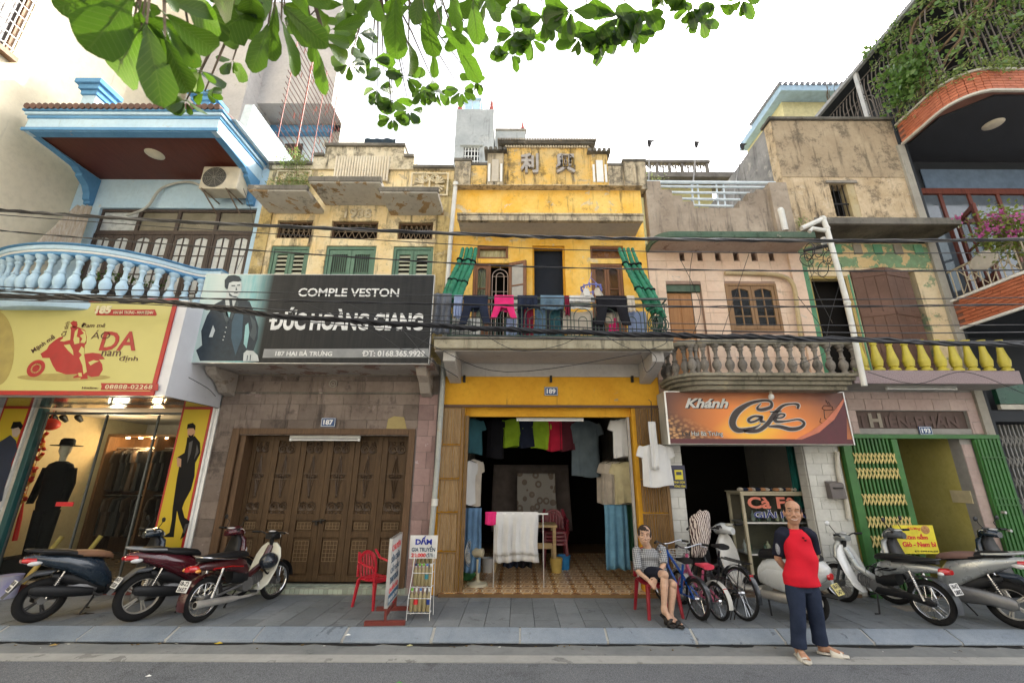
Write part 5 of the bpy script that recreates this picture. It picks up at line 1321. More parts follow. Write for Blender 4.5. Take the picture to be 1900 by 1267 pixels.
MB().box(XB-.2,XB+.02,10.2,12.6,7.0,12.55).build('rear_party_wall',plaster('grey_party_wall',(.26,.25,.22),(.38,.37,.34),stains=.9,peels=.5,peel=(.46,.44,.40),grime=.7),h8)
gt=thing('terrace_grille','rusty red bar grille closing the side of the blue house terrace','grille',(XB,8.8,8.3));M_rust=mat('rust_red',(.22,.055,.035),.6);M_gb=mat('grille_bar_brown',(.12,.06,.05),.6)
for i in range(21):MB().tube([(XB+.01,7.5,8.80+.17*i),(XB+.01,10.2,8.80+.17*i)],.010,5).build('bar',M_gb,gt)
for y in(7.6,8.3,9.0,9.7):MB().tube([(XB+.025,y,8.74),(XB+.025,y,12.2)],.018 if y in(8.3,)else.010,5).build('post',M_rust,gt)
b=MB();rn=random.Random(2)
for i in range(46):y=rn.uniform(7.6,10.1);z=8.80+.17*rn.randrange(20);b.tube([(XB+.01,y,z),(XB+.01,y,z+.17)],.009,4)
b.build('tie',M_rust,gt,kind='stuff')
shell(h8,XA,XB,zs8+.4,[4.4],m=M_bluew,y1=11.5)
zr8=5.28;zb0=4.52;P8=bez([(-9.1,6.9,0),(-8.75,6.58,0),(-8.2,6.36,0),(-7.5,6.28,0),(-6.85,6.40,0),(-6.3,6.72,0),(-5.95,7.08,0),(-5.75,7.2,0),(-5.40,7.2,0)],5)
def rail(z,h,w,m,name):
 secs=[]
 for i,p in enumerate(P8):
  d=(P8[min(i+1,len(P8)-1)]-P8[max(i-1,0)]).normalized();nn=Vector((-d.y,d.x,0));secs.append((p+Vector((0,0,z)),nn*w,(0,0,h)))
 return MB().loft(secs,10,.55).build(name,m,h8,smooth=True)
rail(zr8,.045,.10,M_blue,'balcony_rail');rail(zr8-.06,.022,.085,M_white,'balcony_rail');rail(zr8+.055,.018,.125,M_blued,'balcony_rail');rail(zr8-.10,.03,.075,M_blued,'balcony_rail')
rail(zb0-.06,.07,.12,M_blue,'balcony_base');rail(zb0-.2,.08,.09,M_blue,'balcony_base')
bal=MB().lathe(profile_baluster(zb0,zr8-.12,.085),(0,0,0),12).build('baluster',M_blue,h8,smooth=True)
for v in bal.data.vertices:v.co.x+=ORG[h8].x;v.co.y+=ORG[h8].y
tot=[0]
for i in range(1,len(P8)):tot.append(tot[-1]+(P8[i]-P8[i-1]).length)
pos=[];s=.1
while s<tot[-1]-.25:
 i=max(k for k in range(len(tot))if tot[k]<=s);k=(s-tot[i])/(tot[i+1]-tot[i]);pos.append(P8[i].lerp(P8[i+1],k));s+=.205
bal.location=(pos[0].x-ORG[h8].x,pos[0].y-ORG[h8].y,0);clones(bal,[(p.x-pos[0].x,p.y-pos[0].y,0)for p in pos[1:]])
b=MB();b.prism([(p.x,p.y)for p in P8]+[(-5.4,f-.01),(-9.1,f-.01)],zb0-.28,zb0-.14,'z');b.build('balcony_slab',M_blue,h8)
rn=random.Random(8)
for i in range(6):
 p=pos[9+i]+Vector((.05,.35,0));t=thing('plant_pot','grey rough plant pot behind the blue balusters, %s from the left'%('first','second','third','fourth','fifth','last')[i],'plant pot',(p.x,p.y,zb0-.14),group='pots on the blue balcony')
 MB().lathe([(.12,zb0-.14),(.17,zb0+.2),(.18,zb0+.32),(.14,zb0+.33)],(p.x,p.y,0),10).build('pot',mat('rough_pot',(.10,.09,.08),.9,var=.5,scale=15,bmp=.5),t,smooth=True)
 b=MB()
 for k in range(26):
  a=rn.uniform(0,6.3);el=rn.uniform(.2,1.3);r_=rn.uniform(.05,.24);c=Vector((p.x+cos(a)*r_*cos(el),p.y+sin(a)*r_*cos(el),zb0+.34+r_*sin(el)));R=Matrix.Rotation(a,3,'Z')@Matrix.Rotation(rn.uniform(-1,1),3,'Y')
  b.add([c+R@Vector((-.05,0,0)),c+R@Vector((0,.018,.004)),c+R@Vector((.05,0,-.01)),c+R@Vector((0,-.018,.004))],[(0,1,2,3)])
 b.build('leaves',mat('pot_leaf',(.09,.16,.03),.5,var=.4),t,kind='stuff')
p=at(150,430,7.3);cb=MB();cb.grid(lambda u,v:(at(132+30*u+18*(1-v),385+90*v,7.45).x-.10*v,7.35-.45*v*(1-u)+.035*sin(u*22),at(150,385+92*v,7.4).z),24,12)
tag(cb.build('side_curtain',wood('tan_curtain',(.30,.24,.17),(.48,.44,.38),s=1.5,rough=.9,dirt=.1),None,smooth=True,solid=.006),'tan and white curtain hanging at the left end of the blue balcony','curtain')
yc=7.12;q=rc(373,309,432,350,yc);t=thing('air_conditioner','beige air conditioner unit on brackets under the brown soffit','air conditioner',((q[0]+q[1])/2,yc,q[2]));M_ac=mat('ac_beige',(.52,.48,.38),.5)
MB().box(q[0],q[1]+.12,yc,yc+.32,q[2],q[3]).build('casing',M_ac,t,bev=.015)
cx,cz=q[0]+(q[1]-q[0])*.42,(q[2]+q[3])/2;R_=(q[3]-q[2])*.44
MB().lathe([(R_,0),(R_,.006)],(cx,yc-.001,cz),28,Matrix.Rotation(pi/2,3,'X')).build('fan_opening',mat('ac_dark',(.06,.06,.055),.7),t)
b=MB()
for k in range(1,8):b.torus((cx,yc-.012,cz),R_*k/7,.0035,'y',24,4)
for k in range(10):b.tube([(cx,yc-.012,cz),(cx+R_*cos(k*pi/5),yc-.012,cz+R_*sin(k*pi/5))],.004,4)
b.build('fan_grille',mat('ac_grille',(.22,.21,.18),.5),t,kind='stuff')
for x in(q[0]+.1,q[1]-.05):MB().tube([(x,f-.01,q[2]-.26),(x,yc-.04,q[2]-.02),(x,f-.01,q[2]-.02)],.016,5).build('bracket',mat('bracket_brown',(.20,.15,.11),.6),t)
MB().tube(bez([(q[0]+.04,yc+.3,q[2]+.15),at(350,338,f-.06),at(300,350,f-.06),at(272,385,f-.08),at(235,400,f-.03)]),.024,7).build('hose',mat('hose_grey',(.42,.42,.38),.6),t,smooth=True)
sy=6.34;zb9,zt9=2.90,at(150,553,sy).z;sx1=-5.26
sg=thing('shop_sign','olive yellow jacket shop sign with a red motorcyclist above the glass shop front','shop sign',(-7,sy,zb9))
MB().box(-12.5,sx1,sy+.03,f-.01,zb9,zt9-.02).build('sign_box',mat('sign_white_panel',(.60,.61,.64),.35,var=.04),sg)
MB().box(-12.5,sx1,sy+.2,f-.02,zb9-.01,zb9-.001).build('sign_soffit',mat('soffit_gloss',(.20,.20,.20),.12,metal=.7),sg)
q=rc(0,560,297,727,sy);fx1,fz0,fz1=at(296,640,sy).x,at(150,725,sy).z,at(150,560,sy).z
fx1=at(298,650,sy).x
MB().box(-12.5,at(305,650,sy).x,sy+.004,sy+.028,zb9,zt9).build('sign_border',M_redt,sg)
MB().box(-12.4,fx1,sy,sy+.0035,fz0,fz1).build('sign_face',mat('olive_yellow',(.50,.46,.155),.4,var=.04,scale=2),sg)
def k8(x,y):return(x/5.068,520+y/5.068)
def s8(*P):return[k8(*p)for p in P]
dr=mat('sign_red',(.33,.012,.012),.4);br=mat('sign_brown',(.085,.03,.02),.4);yy=sy-.003
shape('sign_shadow',[s8(*[(600+440*cos(a*pi/14),912+36*sin(a*pi/14))for a in range(28)])],sy-.0015,mat('sign_shadow_tan',(.34,.27,.075),.4),sg,th=.0005)
shape('sign_moon',[s8(*[(-30+165*cos(a*pi/16),640+350*sin(a*pi/16))for a in range(32)])],sy-.0015,mat('sign_shadow_tan',(0,0,0)),sg,th=.0005)
rider=[[(560,535),(590,530),(590,545),(560,570),(600,575),(660,560),(668,470),(660,440),(690,430),(735,440),(800,470),(815,540),(810,590),(795,610),(790,700),(800,690),(870,680),(945,690),(985,740),(930,745),(960,790),(965,840),(930,900),(860,910),(820,890),(825,925),(755,930),(760,910),(690,920),(690,905),(740,880),(620,885),(530,855),(495,800),(465,730),(400,730),(380,690),(440,650),(460,610),(520,560)],[(660,400),(690,380),(722,388),(728,425),(715,445),(690,448),(668,410)]]
shape('motorcyclist_print',[[k8(*p)for p in pl]for pl in rider],yy,dr,sg)
b=MB();c=at(*k8(340,828),sy);b.torus((c.x,sy-.003,c.z),.105,.028,'y',26,4,sq=.1);b.ell((c.x,sy-.003,c.z),(.055,.003,.055),14,6)
for i in range(18):a=i*pi/9;b.tube([(c.x,sy-.003,c.z),(c.x+.1*cos(a),sy-.003,c.z+.1*sin(a))],.0035,3)
b.build('wheel_print',dr,sg)
pale=mat('olive_yellow',(0,0,0))
shape('print_highlight',[s8((690,560),(705,480),(735,450),(720,530),(745,540),(745,590),(700,600)),s8((760,460),(800,480),(812,560),(795,590),(755,585),(775,550),(750,520),(790,500)),s8((600,610),(655,600),(685,660),(690,705),(640,660)),s8((765,620),(790,640),(790,700),(800,760),(815,860),(785,880),(775,800),(745,730),(770,700),(740,670)),s8((830,770),(880,750),(930,760),(890,775),(850,800)),s8((735,870),(765,870),(770,905),(740,900))],yy-.003,pale,sg)
def t8(s,x0,y0,x1,y1,m,**k):
 a,c=k8(x0,y0),k8(x1,y1);return text(s,*rc(a[0],a[1],c[0],c[1],sy),yy-.002,m,sg,**k)
shape('sign_ribbon',[s8((890,275),(1455,275),(1475,325),(1460,333),(905,330))],yy,dr,sg);shape('sign_ribbon',[s8((948,965),(1488,972),(1485,1036),(945,1030),(955,1000))],yy,dr,sg)
pl_=mat('sign_pale_text',(.62,.56,.36),.4)
t8('185',905,240,1048,316,pl_,bold=.06);t8('HAI BÀ TRƯNG - NAM ĐỊNH',1070,285,1440,325,pl_,bold=.01);t8('08888-02268',993,982,1435,1022,pl_,sp=1.1,bold=.01)
t8('Đam mê',770,402,993,444,br,bold=-.005);t8('ÁO',868,470,1040,552,br,bold=-.01);t8('DA',958,482,1298,662,dr,bold=.02);t8('nam',958,665,1138,714,br);t8('định',1125,710,1298,770,br);t8('Hotline:',775,1000,925,1022,br)
t8('Mạnh mẽ',300,570,520,632,br,ang=radians(43),bold=.01);t8('Cá tính',545,440,690,478,br,ang=radians(90))
zg=zb9-.08;sx0=-9.0
def pnl(px0,px1,py,name):return at(px0,py,f).x,at(px1,py,f).x
MB().box(L,Rr,f-.06,f+.3,0,.14).build('shop_step',mat('maroon_step',(.15,.05,.045),.5),h8);MB().box(L,Rr,f-.08,f+.3,.142,.17).build('step_top',mat('cream_step',(.42,.36,.26),.5),h8)
pL=at(344,758,f).x;M_sill=mat('front_frame',(.10,.11,.11),.4,metal=.5)
b=MB();b.box(-8.28,pL,f+.0,f+.05,zg-.04,zg);b.build('shop_front_head',M_sill,h8)
MB().box(-8.38,-8.29,f-.06,f+.06,.17,zb9-.02).build('teal_post',mat('teal_post',(.015,.075,.075),.4),h8,bev=.01)
xs=[-8.285,at(165,880,f).x,at(270,860,f).x,pL-.02]
for i in range(3):
 o=MB().box(xs[i]+.004,xs[i]+.03,f+.005,f+.035,.17,zg-.045).build('shop_front_mullion',M_sill,h8)
 piece('glass_pane',glassmat('shop_glass',(.92,.95,.94),.04),o,((xs[i]+xs[i+1])/2+.015,f+.02,(.17+zg)/2),(xs[i+1]-xs[i]-.03,.008,zg-.22))
MB().box(at(105,930,f).x,at(137,930,f).x,f-.002,f+.012,at(120,939,f).z,at(120,931,f).z).build('red_arrow',M_red,h8)
def man_poster(px0,px1,fig,label,ytop=2.9,zbot=.45):
 x0,x1=px0,px1;t=thing('fashion_poster',label,'poster',((x0+x1)/2,f-.06,zbot))
 MB().box(x0,x1,f-.06,f-.03,zbot,ytop).build('poster_border',M_redt,t);MB().box(x0+.035,x1-.035,f-.064,f-.0605,zbot+.035,ytop-.035).build('poster_face',M_ypr,t)
 MB().box(x1+.001,x1+.03,f-.05,f-.01,zbot,ytop).build('poster_edge',M_white,t)
 for nm,m,k,pl in fig:shape(nm,[[(x/2.879,720+y/2.879)for x,y in pl]],f-.067-k*.003,m,t)
 return t
grey_p=mat('print_grey',(.035,.035,.04),.4)
man_poster(pL,at(399,758,f).x,[('figure_print',M_blackp,0,[(1000,262),(1040,255),(1068,290),(1070,345),(1042,400),(1038,470),(1020,540),(985,605),(972,640),(985,690),(1013,710),(985,790),(962,808),(978,760),(955,695),(945,650),(930,770),(928,795),(868,795),(905,770),(918,700),(922,640),(945,480),(960,400),(942,372),(985,345),(995,300)]),('face_print',M_skinp,0,[(1002,215),(1040,212),(1042,240),(1030,262),(1012,270),(1002,250)]),('hair_print',M_blackp,1,[(998,218),(1002,192),(1030,185),(1044,200),(1042,226),(1034,214),(1006,214)]),('face_print',M_blackp,1,[(1006,248),(1020,254),(1036,244),(1028,264),(1012,272)]),('hand_print',M_skinp,1,[(945,368),(968,378),(966,420),(946,418)]),('fold_print',grey_p,1,[(1010,290),(1030,280),(1018,350),(1000,400)]),('fold_print',grey_p,1,[(1052,300),(1062,340),(1036,380),(1046,340)]),('fold_print',grey_p,1,[(990,725),(1008,722),(985,775),(975,770)])],'yellow poster of a standing man in a black leather jacket beside the glass front')
man_poster(at(13,758,f).x,at(64,757,f).x,[('figure_print',mat('print_navy',(.02,.03,.06),.4),0,[(0,285),(55,250),(85,280),(90,330),(60,400),(55,440),(25,520),(10,600),(-60,640),(-70,400),(-60,320)]),('face_print',mat('print_pale',(.50,.40,.34),.5),0,[(62,205),(100,200),(108,235),(90,262),(66,258)]),('hair_print',M_blackp,1,[(56,215),(70,180),(108,178),(122,200),(110,222),(98,208),(72,216)])],'yellow poster of a young man in a navy jacket at the left frame edge')
MB().box(at(399,758,f).x+.035,Rr,f-.02,f+.2,.17,zb9).build('shop_pier',M_white,h8)
MB().box(L,at(13,757,f).x-.01,f-.02,f+.2,.17,zb9).build('shop_pier',plaster('grey_blue_tile',(.40,.43,.46),(.46,.48,.50)),h8)
MB().box(at(64,757,f).x+.03,-8.39,f-.01,f+.1,.17,zb9).build('shop_pier',mat('cream_trim',(0,0,0)),h8)
MB().box(L+.14,Rr-.14,f+.06,11.3,.165,.19).build('shop_floor',mat('shop_floor_dark',(.10,.08,.06),.3),h8)
MB().box(L+.14,Rr-.14,f+.05,11.3,zb9+.02,zb9+.08).build('shop_ceiling',mat('shop_ceiling',(.55,.52,.46),.8),h8)
MB().box(L+.135,L+.16,f+.06,10.59,.19,zb9+.02).build('shop_partition',M_beige,h8)
MB().box(L+.14,Rr-.14,10.6,10.65,.19,zb9+.02).build('shop_partition',mat('shop_cream',(.52,.48,.42),.8),h8)
M_shelf=wood('shelf_wood',(.10,.05,.02),(.18,.10,.05),rough=.5)
cb=thing('clothes_rack','lit wooden wardrobe rack with jackets inside the jacket shop','clothes rack',(-6.3,9.6,.19));zt_=at(215,805,9.5).z
xa,xb=at(185,850,9.5).x,at(330,850,9.5).x
xa=-8.86;b=MB();b.box(xa,xb,9.5,10.2,zt_-.05,zt_);b.box(xa,xa+.05,9.5,10.2,.19,zt_-.05);b.box(xb-.05,xb,9.5,10.2,.19,zt_-.05);b.box(xa+.05,xb-.05,10.15,10.2,.19,zt_-.05);xm=at(283,850,9.5).x;b.box(xm-.02,xm+.02,9.5,10.15,.19,zt_-.05)
b.build('carcass',M_shelf,cb)
MB().tube([(xa+.05,9.75,zt_-.28),(xb-.05,9.75,zt_-.28)],.013,6).tube([(xa+.05,9.75,1.35),(xb-.05,9.75,1.35)],.013,6).build('hanging_rail',M_alu,cb)
M_lamp=mat('warm_lamp',(.9,.7,.4),.4,emit=((1,.62,.28),14))
for i in range(5):x=xa+.25+i*(xb-xa-.5)/4;MB().lathe([(.035,0),(.035,.02)],(x,9.72,zt_-.075),10).build('spot_lamp',M_lamp,cb)
MB().box(xa+.06,xb-.06,9.9,10.14,1.39,1.41).build('shelf',M_shelf,cb)
rn=random.Random(5);JC=[(.008,.007,.006),(.03,.018,.010),(.05,.032,.02),(.010,.009,.009),(.02,.02,.02)]
i=0;x=xa+.18
while x<xb-.15:
 for z,hh in((zt_-.3,.85),(1.33,.75)):
  c=JC[(i*7+(z>1.4))%5];b=MB();tshirt(b,(x,9.75+rn.uniform(-.04,.04),z),.5,hh,pi/2+rn.uniform(-.3,.3),.06,.24,i,.93)
  tag(b.build('jacket',mat('jacket_%d'%((i*7+(z>1.4))%5),c,.55),None,smooth=True),'dark jacket packed on the rails of the lit wardrobe rack','jacket','jackets on the lit wardrobe rack')
 i+=1;x+=.165
def lampspot(p,e,r,col):
 l=bpy.data.lights.new('shop_lamp','POINT');l.energy=e;l.color=col;l.shadow_soft_size=r;o=bpy.data.objects.new('shop_lamp',l);COL.objects.link(o);o.location=p
lampspot(((xa+xb)/2,9.62,zt_-.2),16,.1,(1,.62,.3));lampspot((-8.0,8.6,zb9-.35),7,.15,(1,.86,.6))
for i,px in enumerate((100,118,146)):
 p=at(px,775,8.2+i*.1);t=thing('track_lamp','black track spotlight under the ceiling of the jacket shop','spotlight',tuple(p),group='track spotlights of the jacket shop')
 MB().tube([(p.x,p.y,zb9+.02),(p.x,p.y,p.z+.05)],.012,5).build('lamp_stem',M_iron,t);MB().lathe([(.035,-.09),(.055,.0),(.05,.05),(.02,.06)],p,12,Matrix.Rotation(.9,3,'X')).build('lamp_head',M_iron,t,smooth=True)
def lift(b):b.v=[(v[0],v[1],v[2]+.27)for v in b.v];return b
p=at(108,880,8.0);my=8.0
t=thing('mannequin','headless-looking shop mannequin in a black suit and brimmed hat','mannequin',(p.x,my,.19));M_suit=mat('suit_black',(.005,.005,.005),.8,spec=.1)
MB().box(p.x-.4,p.x+.45,my-.3,my+.4,.19,.46).build('plinth',M_dark,t);b=MB();xk=p.x
b.loft([((xk,my,z),(w,0,0),(0,d,0))for z,w,d in((.9,.17,.13),(1.05,.20,.14),(1.25,.18,.13),(1.45,.21,.14),(1.6,.235,.13),(1.68,.20,.10),(1.73,.08,.07))],16)
for s in(-1,1):b.loft([((xk+s*.21,my,1.62),(.07,0,0),(0,.08,0)),((xk+s*.27,my,1.35),(.06,0,0),(0,.07,0)),((xk+s*.29,my-.05,1.02),(.045,0,0),(0,.05,0))],10);b.loft([((xk+s*.09,my,.92),(.1,0,0),(0,.12,0)),((xk+s*.1,my,.5),(.085,0,0),(0,.09,0)),((xk+s*.1,my,.2),(.07,0,0),(0,.08,0))],10)
lift(b).build('suit',M_suit,t,smooth=True)
b=MB();b.loft([((xk,my,1.72),(.05,0,0),(0,.05,0)),((xk,my,1.82),(.05,0,0),(0,.055,0)),((xk,my-.01,1.9),(.075,0,0),(0,.09,0)),((xk,my,2.02),(.08,0,0),(0,.095,0)),((xk,my,2.08),(.05,0,0),(0,.06,0))],12);lift(b).build('head',mat('mannequin_skin',(.50,.44,.34),.5),t,smooth=True)
lift(MB().lathe([(.22,1.995),(.215,2.005),(.105,2.015),(.10,2.10),(.07,2.13),(.0,2.12)],(xk,my,0),18)).build('hat',M_suit,t,smooth=True)
p=at(92,787,7.95);t=thing('lantern_string','red lantern with a string of red and gold firecrackers inside the glass front','lantern',tuple(p));M_lr=mat('lantern_red',(.50,.03,.015),.5);M_lg=mat('lantern_gold',(.62,.30,.03),.4)
MB().ell(p,(.15,.15,.11),16,8).build('lantern',M_lr,t,smooth=True)
rn=random.Random(9);q0=at(84,806,7.95);q1=at(44,930,7.95)
MB().tube([(p.x,p.y,zb9),p,q0,q1],.006,4).build('string',M_lr,t)
for i in range(16):
 c=q0 .lerp(q1,i/15)+Vector((rn.uniform(-.07,.07),rn.uniform(-.04,.04),rn.uniform(-.03,.03)));R=Matrix.Rotation(rn.uniform(-1,1),3,'Y')
 o=MB().lathe([(.025,-.075),(.028,-.06),(.028,.06),(.025,.075)],c,8,R).build('firecracker',M_lr,t);MB().lathe([(.0295,-.03),(.0295,.03)],c,8,R).build('gold_band',M_lg,o)
MB().tube([q1,at(37,960,7.95),at(27,1003,7.95)],[.008,.03,.035],6).build('tassel',mat('tassel_red',(.62,.02,.012),.6),t)
hc=thing('cream_building','tall cream rendered building at the left edge with a barred window','building',(XA-3,4,0))
M_crm=plaster('cream_render_big',(.66,.58,.42),(.70,.62,.47),stain=(.36,.32,.26),peel=(.62,.55,.44),stains=.12,peels=.0,grime=.08,s=.6)
p0,p1=onx(0,98,XA),onx(20,106,XA)
wy0,wy1,wz0,wz1=onx(0,92,XA).y-.9,onx(22,106,XA).y,onx(10,98,XA).z,onx(40,-25,XA).z
b=MB();wallmesh(b,wy0-6,f+.25,0,15,0,.3,[(wy0,wy1,wz0,wz1)]);b.v=[(XA-.004-v[1],v[0],v[2])for v in b.v];b.build('wall',M_crm,hc)
MB().box(XA-7,XA-.32,wy0-6,f+5,0,15).build('building_body',M_crm,hc)
b=MB();b.box(XA-.12,XA-.06,wy0,wy1,wz1-.08,wz1);b.box(XA-.12,XA-.06,wy1-.08,wy1,wz0,wz1-.081);o=b.build('window',wood('brown_frame',(.16,.09,.045),(.22,.13,.07)),hc)
piece('pane',mat('pane_dark',(.09,.08,.075),.1),o,(XA-.15,(wy0+wy1)/2,(wz0+wz1)/2),(.02,wy1-wy0,wz1-wz0))
MB().box(XA-.03,XA+.12,wy0,wy1+.02,wz0-.1,wz0-.002).build('window_sill',wood('brown_frame',(0,0,0),(0,0,0)),o)
b=MB()
for i in range(9):y=wy0+(wy1-wy0)*(i+.5)/9;piece('grille_bar',M_white,o,(XA+.03,y,(wz0+wz1)/2),(.016,.016,wz1-wz0))
for i in range(6):z=wz0+(wz1-wz0)*(i+.5)/6;piece('grille_bar',M_white,o,(XA+.045,(wy0+wy1)/2,z),(.012,wy1-wy0+.1,.012))
# things behind the row
Yt=19;q=rc(841,203,914,420,Yt);t=thing('grey_tower','grey rendered stair tower with a barred window rising behind the ochre house','tower',((q[0]+q[1])/2,Yt,0),group='houses behind the row')
M_tw=plaster('pale_grey_render',(.38,.40,.40),(.50,.52,.51),stain=(.14,.14,.13),stains=.6,peels=.3,peel=(.56,.57,.55),grime=.6,s=.5)
qw=rc(860,274,889,302,Yt);zt_=at(878,203,Yt).z
b=MB();wallmesh(b,q[0],q[1],0,zt_,Yt,Yt+.3,[qw]);b.box(q[0],q[1],Yt+.301,Yt+4,0,zt_-.002);b.build('wall',M_tw,t)
o=MB().box(qw[0],qw[1],Yt+.2,Yt+.29,qw[2],qw[3]).build('window',M_dark,t)
for i in range(5):piece('grille_bar',M_white,o,(qw[0]+(qw[1]-qw[0])*(i+.5)/5,Yt+.05,(qw[2]+qw[3])/2),(.05,.04,qw[3]-qw[2]))
for i in range(3):piece('grille_bar',M_white,o,((qw[0]+qw[1])/2,Yt+.09,qw[2]+(qw[3]-qw[2])*(i+.5)/3),(qw[1]-qw[0],.03,.05))
MB().box(qw[0]-.2,qw[1]+.2,Yt-.12,Yt-.002,qw[3]+.05,qw[3]+.2).build('window_hood',M_tw,t,bev=.03)
for x in(q[0]+.15,q[1]-.15):MB().lathe([(.12,zt_),(.14,zt_+.25),(.08,zt_+.4),(.10,zt_+.5),(.01,zt_+.95)],(x,Yt+.2,0),8).build('finial',mat('finial_red',(.42,.10,.08),.6),t,smooth=True)
b=MB();x0,x1=at(860,200,Yt).x,at(889,200,Yt).x
b.tube([(x0,Yt+.4,zt_),(x0,Yt+.4,zt_+1),(x1,Yt+.4,zt_+1),(x1,Yt+.4,zt_)],.04,5).tube([((x0+x1)/2,Yt+.4,zt_),((x0+x1)/2,Yt+.4,zt_+1)],.03,5);b.build('roof_rail',M_rail,t)
MB().box(x0-.1,x1+.1,Yt+.3,Yt+1.2,zt_+1.03,zt_+1.12).build('roof_sheet',mat('pale_blue_edge',(0,0,0)),t)
q=rc(916,243,975,420,Yt+.5);t=thing('grey_annex','low grey rendered block beside the stair tower','building',((q[0]+q[1])/2,Yt,0),group='houses behind the row')
z2=at(945,243,Yt+.5).z;MB().box(q[0]+.02,q[1],Yt+.5,Yt+4,0,z2).build('wall',M_tw,t);MB().box(q[0]+.02,q[1]+.05,Yt+.45,Yt+.8,z2+.002,z2+.12).build('coping',M_conc,t)
MB().lathe([(.12,z2+.12),(.14,z2+.3),(.08,z2+.45),(.01,z2+.95)],(q[1]-.15,Yt+.7,0),8).build('finial',mat('finial_red',(0,0,0)),t,smooth=True)
Yb=12.2;q=rc(1196,300,1312,330,Yb);t=thing('rear_house','weathered rear house with an arched concrete roof balustrade behind the pink house','house',((q[0]+q[1])/2,Yb,0),group='houses behind the row')
M_rc2=plaster('dark_weathered',(.14,.13,.115),(.24,.22,.20),stains=.8,grime=.9)
MB().box(q[0]-.3,q[1]+.6,Yb-.5,Yb+.3,q[2]-.35,q[2]-.15).build('roof_slab',M_rc2,t,bev=.01);MB().box(q[0]-.2,q[1],Yb-.1,Yb+3,0,q[2]-.352).build('wall',plaster('yellow_rear',(.40,.36,.16),(.46,.42,.22),stains=.6),t)
MB().box(q[0]-.1,q[1]+.1,Yb-.1,Yb+.1,q[3]-.1,q[3]).build('balustrade_rail',M_rc2,t);MB().box(q[0]-.1,q[1]+.1,Yb-.1,Yb+.1,q[2]-.149,q[2]-.05).build('balustrade_base',M_rc2,t)
n=5;w=(q[1]-q[0])/n;hz=q[3]-.1-q[2]+.05
b=MB();x=q[0]+w/2;b.box(q[0]-.04,q[0]+.04,Yb-.06,Yb+.06,q[2]-.05,q[3]-.1);b.torus((x,Yb,q[2]-.03),w*.36,.03,'y',12,5,0,pi);b.torus((x,Yb,q[3]-.12),w*.3,.028,'y',12,5,pi,2*pi);b.tube([(x,Yb,q[2]),(x,Yb,q[3]-.1)],.03,5)
o=b.build('balustrade_panel',M_rc2,t);clones(o,[(w*i,0,0)for i in range(1,n)])
MB().box(q[1]-.04,q[1]+.05,Yb-.06,Yb+.06,q[2]-.05,q[3]-.1).build('balustrade_post',M_rc2,t)
for i,(a,c,lab)in enumerate((((1197,330),(1205,264),'leftmost thin rooftop pole with a dark flag tip above the pink house'),((1276,325),(1292,266),'middle thin rooftop pole leaning right above the pink house'),((1350,330),(1377,270),'rightmost thin rooftop pole leaning towards the brown wall'))):
 y=8.2+i*.4;A,B_=at(*a,y),at(*c,y);A.z-=.8
 t=thing('roof_pole',lab,'pole',tuple(A),group='rooftop poles');MB().tube([A,B_],[.022,.010],5).build('pole',mat('pole_grey',(.34,.34,.34),.6),t)
 b=MB();b.prism([(B_.x-.04,B_.z-.12),(B_.x+.02,B_.z-.13),(B_.x+.05,B_.z),(B_.x+.12,B_.z+.04),(B_.x-.05,B_.z+.05)],y-.02,y+.02,'y');b.build('flag_tip',M_iron,t)
q=rc(676,258,733,274,9.5);tag(cloth(q[0],q[1],q[3],q[2]-.4,9.5,3,.05,3).build('shade_net',mat('net_dark_blue',(.03,.045,.06),.8),None,solid=.02),'dark blue shade net on the roof behind the stepped parapet','net')
# cables along the street
CY_=6.02;M_c2=mat('cable_grey',(.10,.10,.10),.5)
cabs=[([(-300,360),(0,390),(350,412),(850,434),(1160,443),(1660,447),(2200,440)],.021,'thick twisted top cable crossing all the facades',3),([(-300,375),(0,399),(350,424),(850,454),(1160,466),(1660,470),(2200,466)],.0075,'thin second cable just under the thick top cable',1),([(-300,395),(0,428),(350,456),(850,489),(1160,499),(1660,503),(2200,497)],.010,'twisted third cable crossing the green shutters',2),([(-300,500),(0,532),(350,540),(850,549),(1240,556),(1660,555),(2200,548)],.008,'straight cable just above the balcony handrail',1),([(-300,505),(0,540),(350,553),(850,565),(1240,569),(1660,568),(2200,560)],.012,'double cable through the black banner lettering',2),([(-300,520),(0,548),(300,560),(520,586),(800,604),(1000,614),(1240,622),(1500,628),(1900,640),(2200,640)],.028,'heavy sagging cable bundle along the balcony floors',4),([(-300,515),(0,537),(350,566),(700,582),(1000,592),(1240,600),(1660,604),(2200,600)],.007,'thin cable between the double cable and the heavy bundle',1),([(-300,535),(0,553),(330,562),(640,585),(1000,604),(1240,612),(1700,618),(2200,612)],.009,'cable running just above the heavy bundle',1),([(-300,540),(0,556),(330,568),(560,596),(900,622),(1240,632),(1700,634),(2200,630)],.008,'lowest thin cable hanging below the heavy bundle',1)]
for i,(pts,r_,lab,nst)in enumerate(cabs):
 y=CY_-.03*i;t=thing('street_cable',lab,'cable',tuple(at(950,500+i,y)),group='black cables strung along the street')
 C=bez([at(px,py,y)for px,py in pts],8)
 for k in range(nst):
  b=MB();P=[]
  for j,c in enumerate(C):
   a=j*1.9+k*2*pi/nst;o_=r_*(1.0 if nst>1 else 0)+(.012*sin(j*.7+k*2)if nst==4 else 0);P.append(c+Vector((0,cos(a)*o_,sin(a)*o_)))
  b.tube(P,r_*(.75 if nst>1 else 1),5);b.build('strand',M_c2 if(i==0 and k==1)else M_cable,t,smooth=True)
rn=random.Random(21)
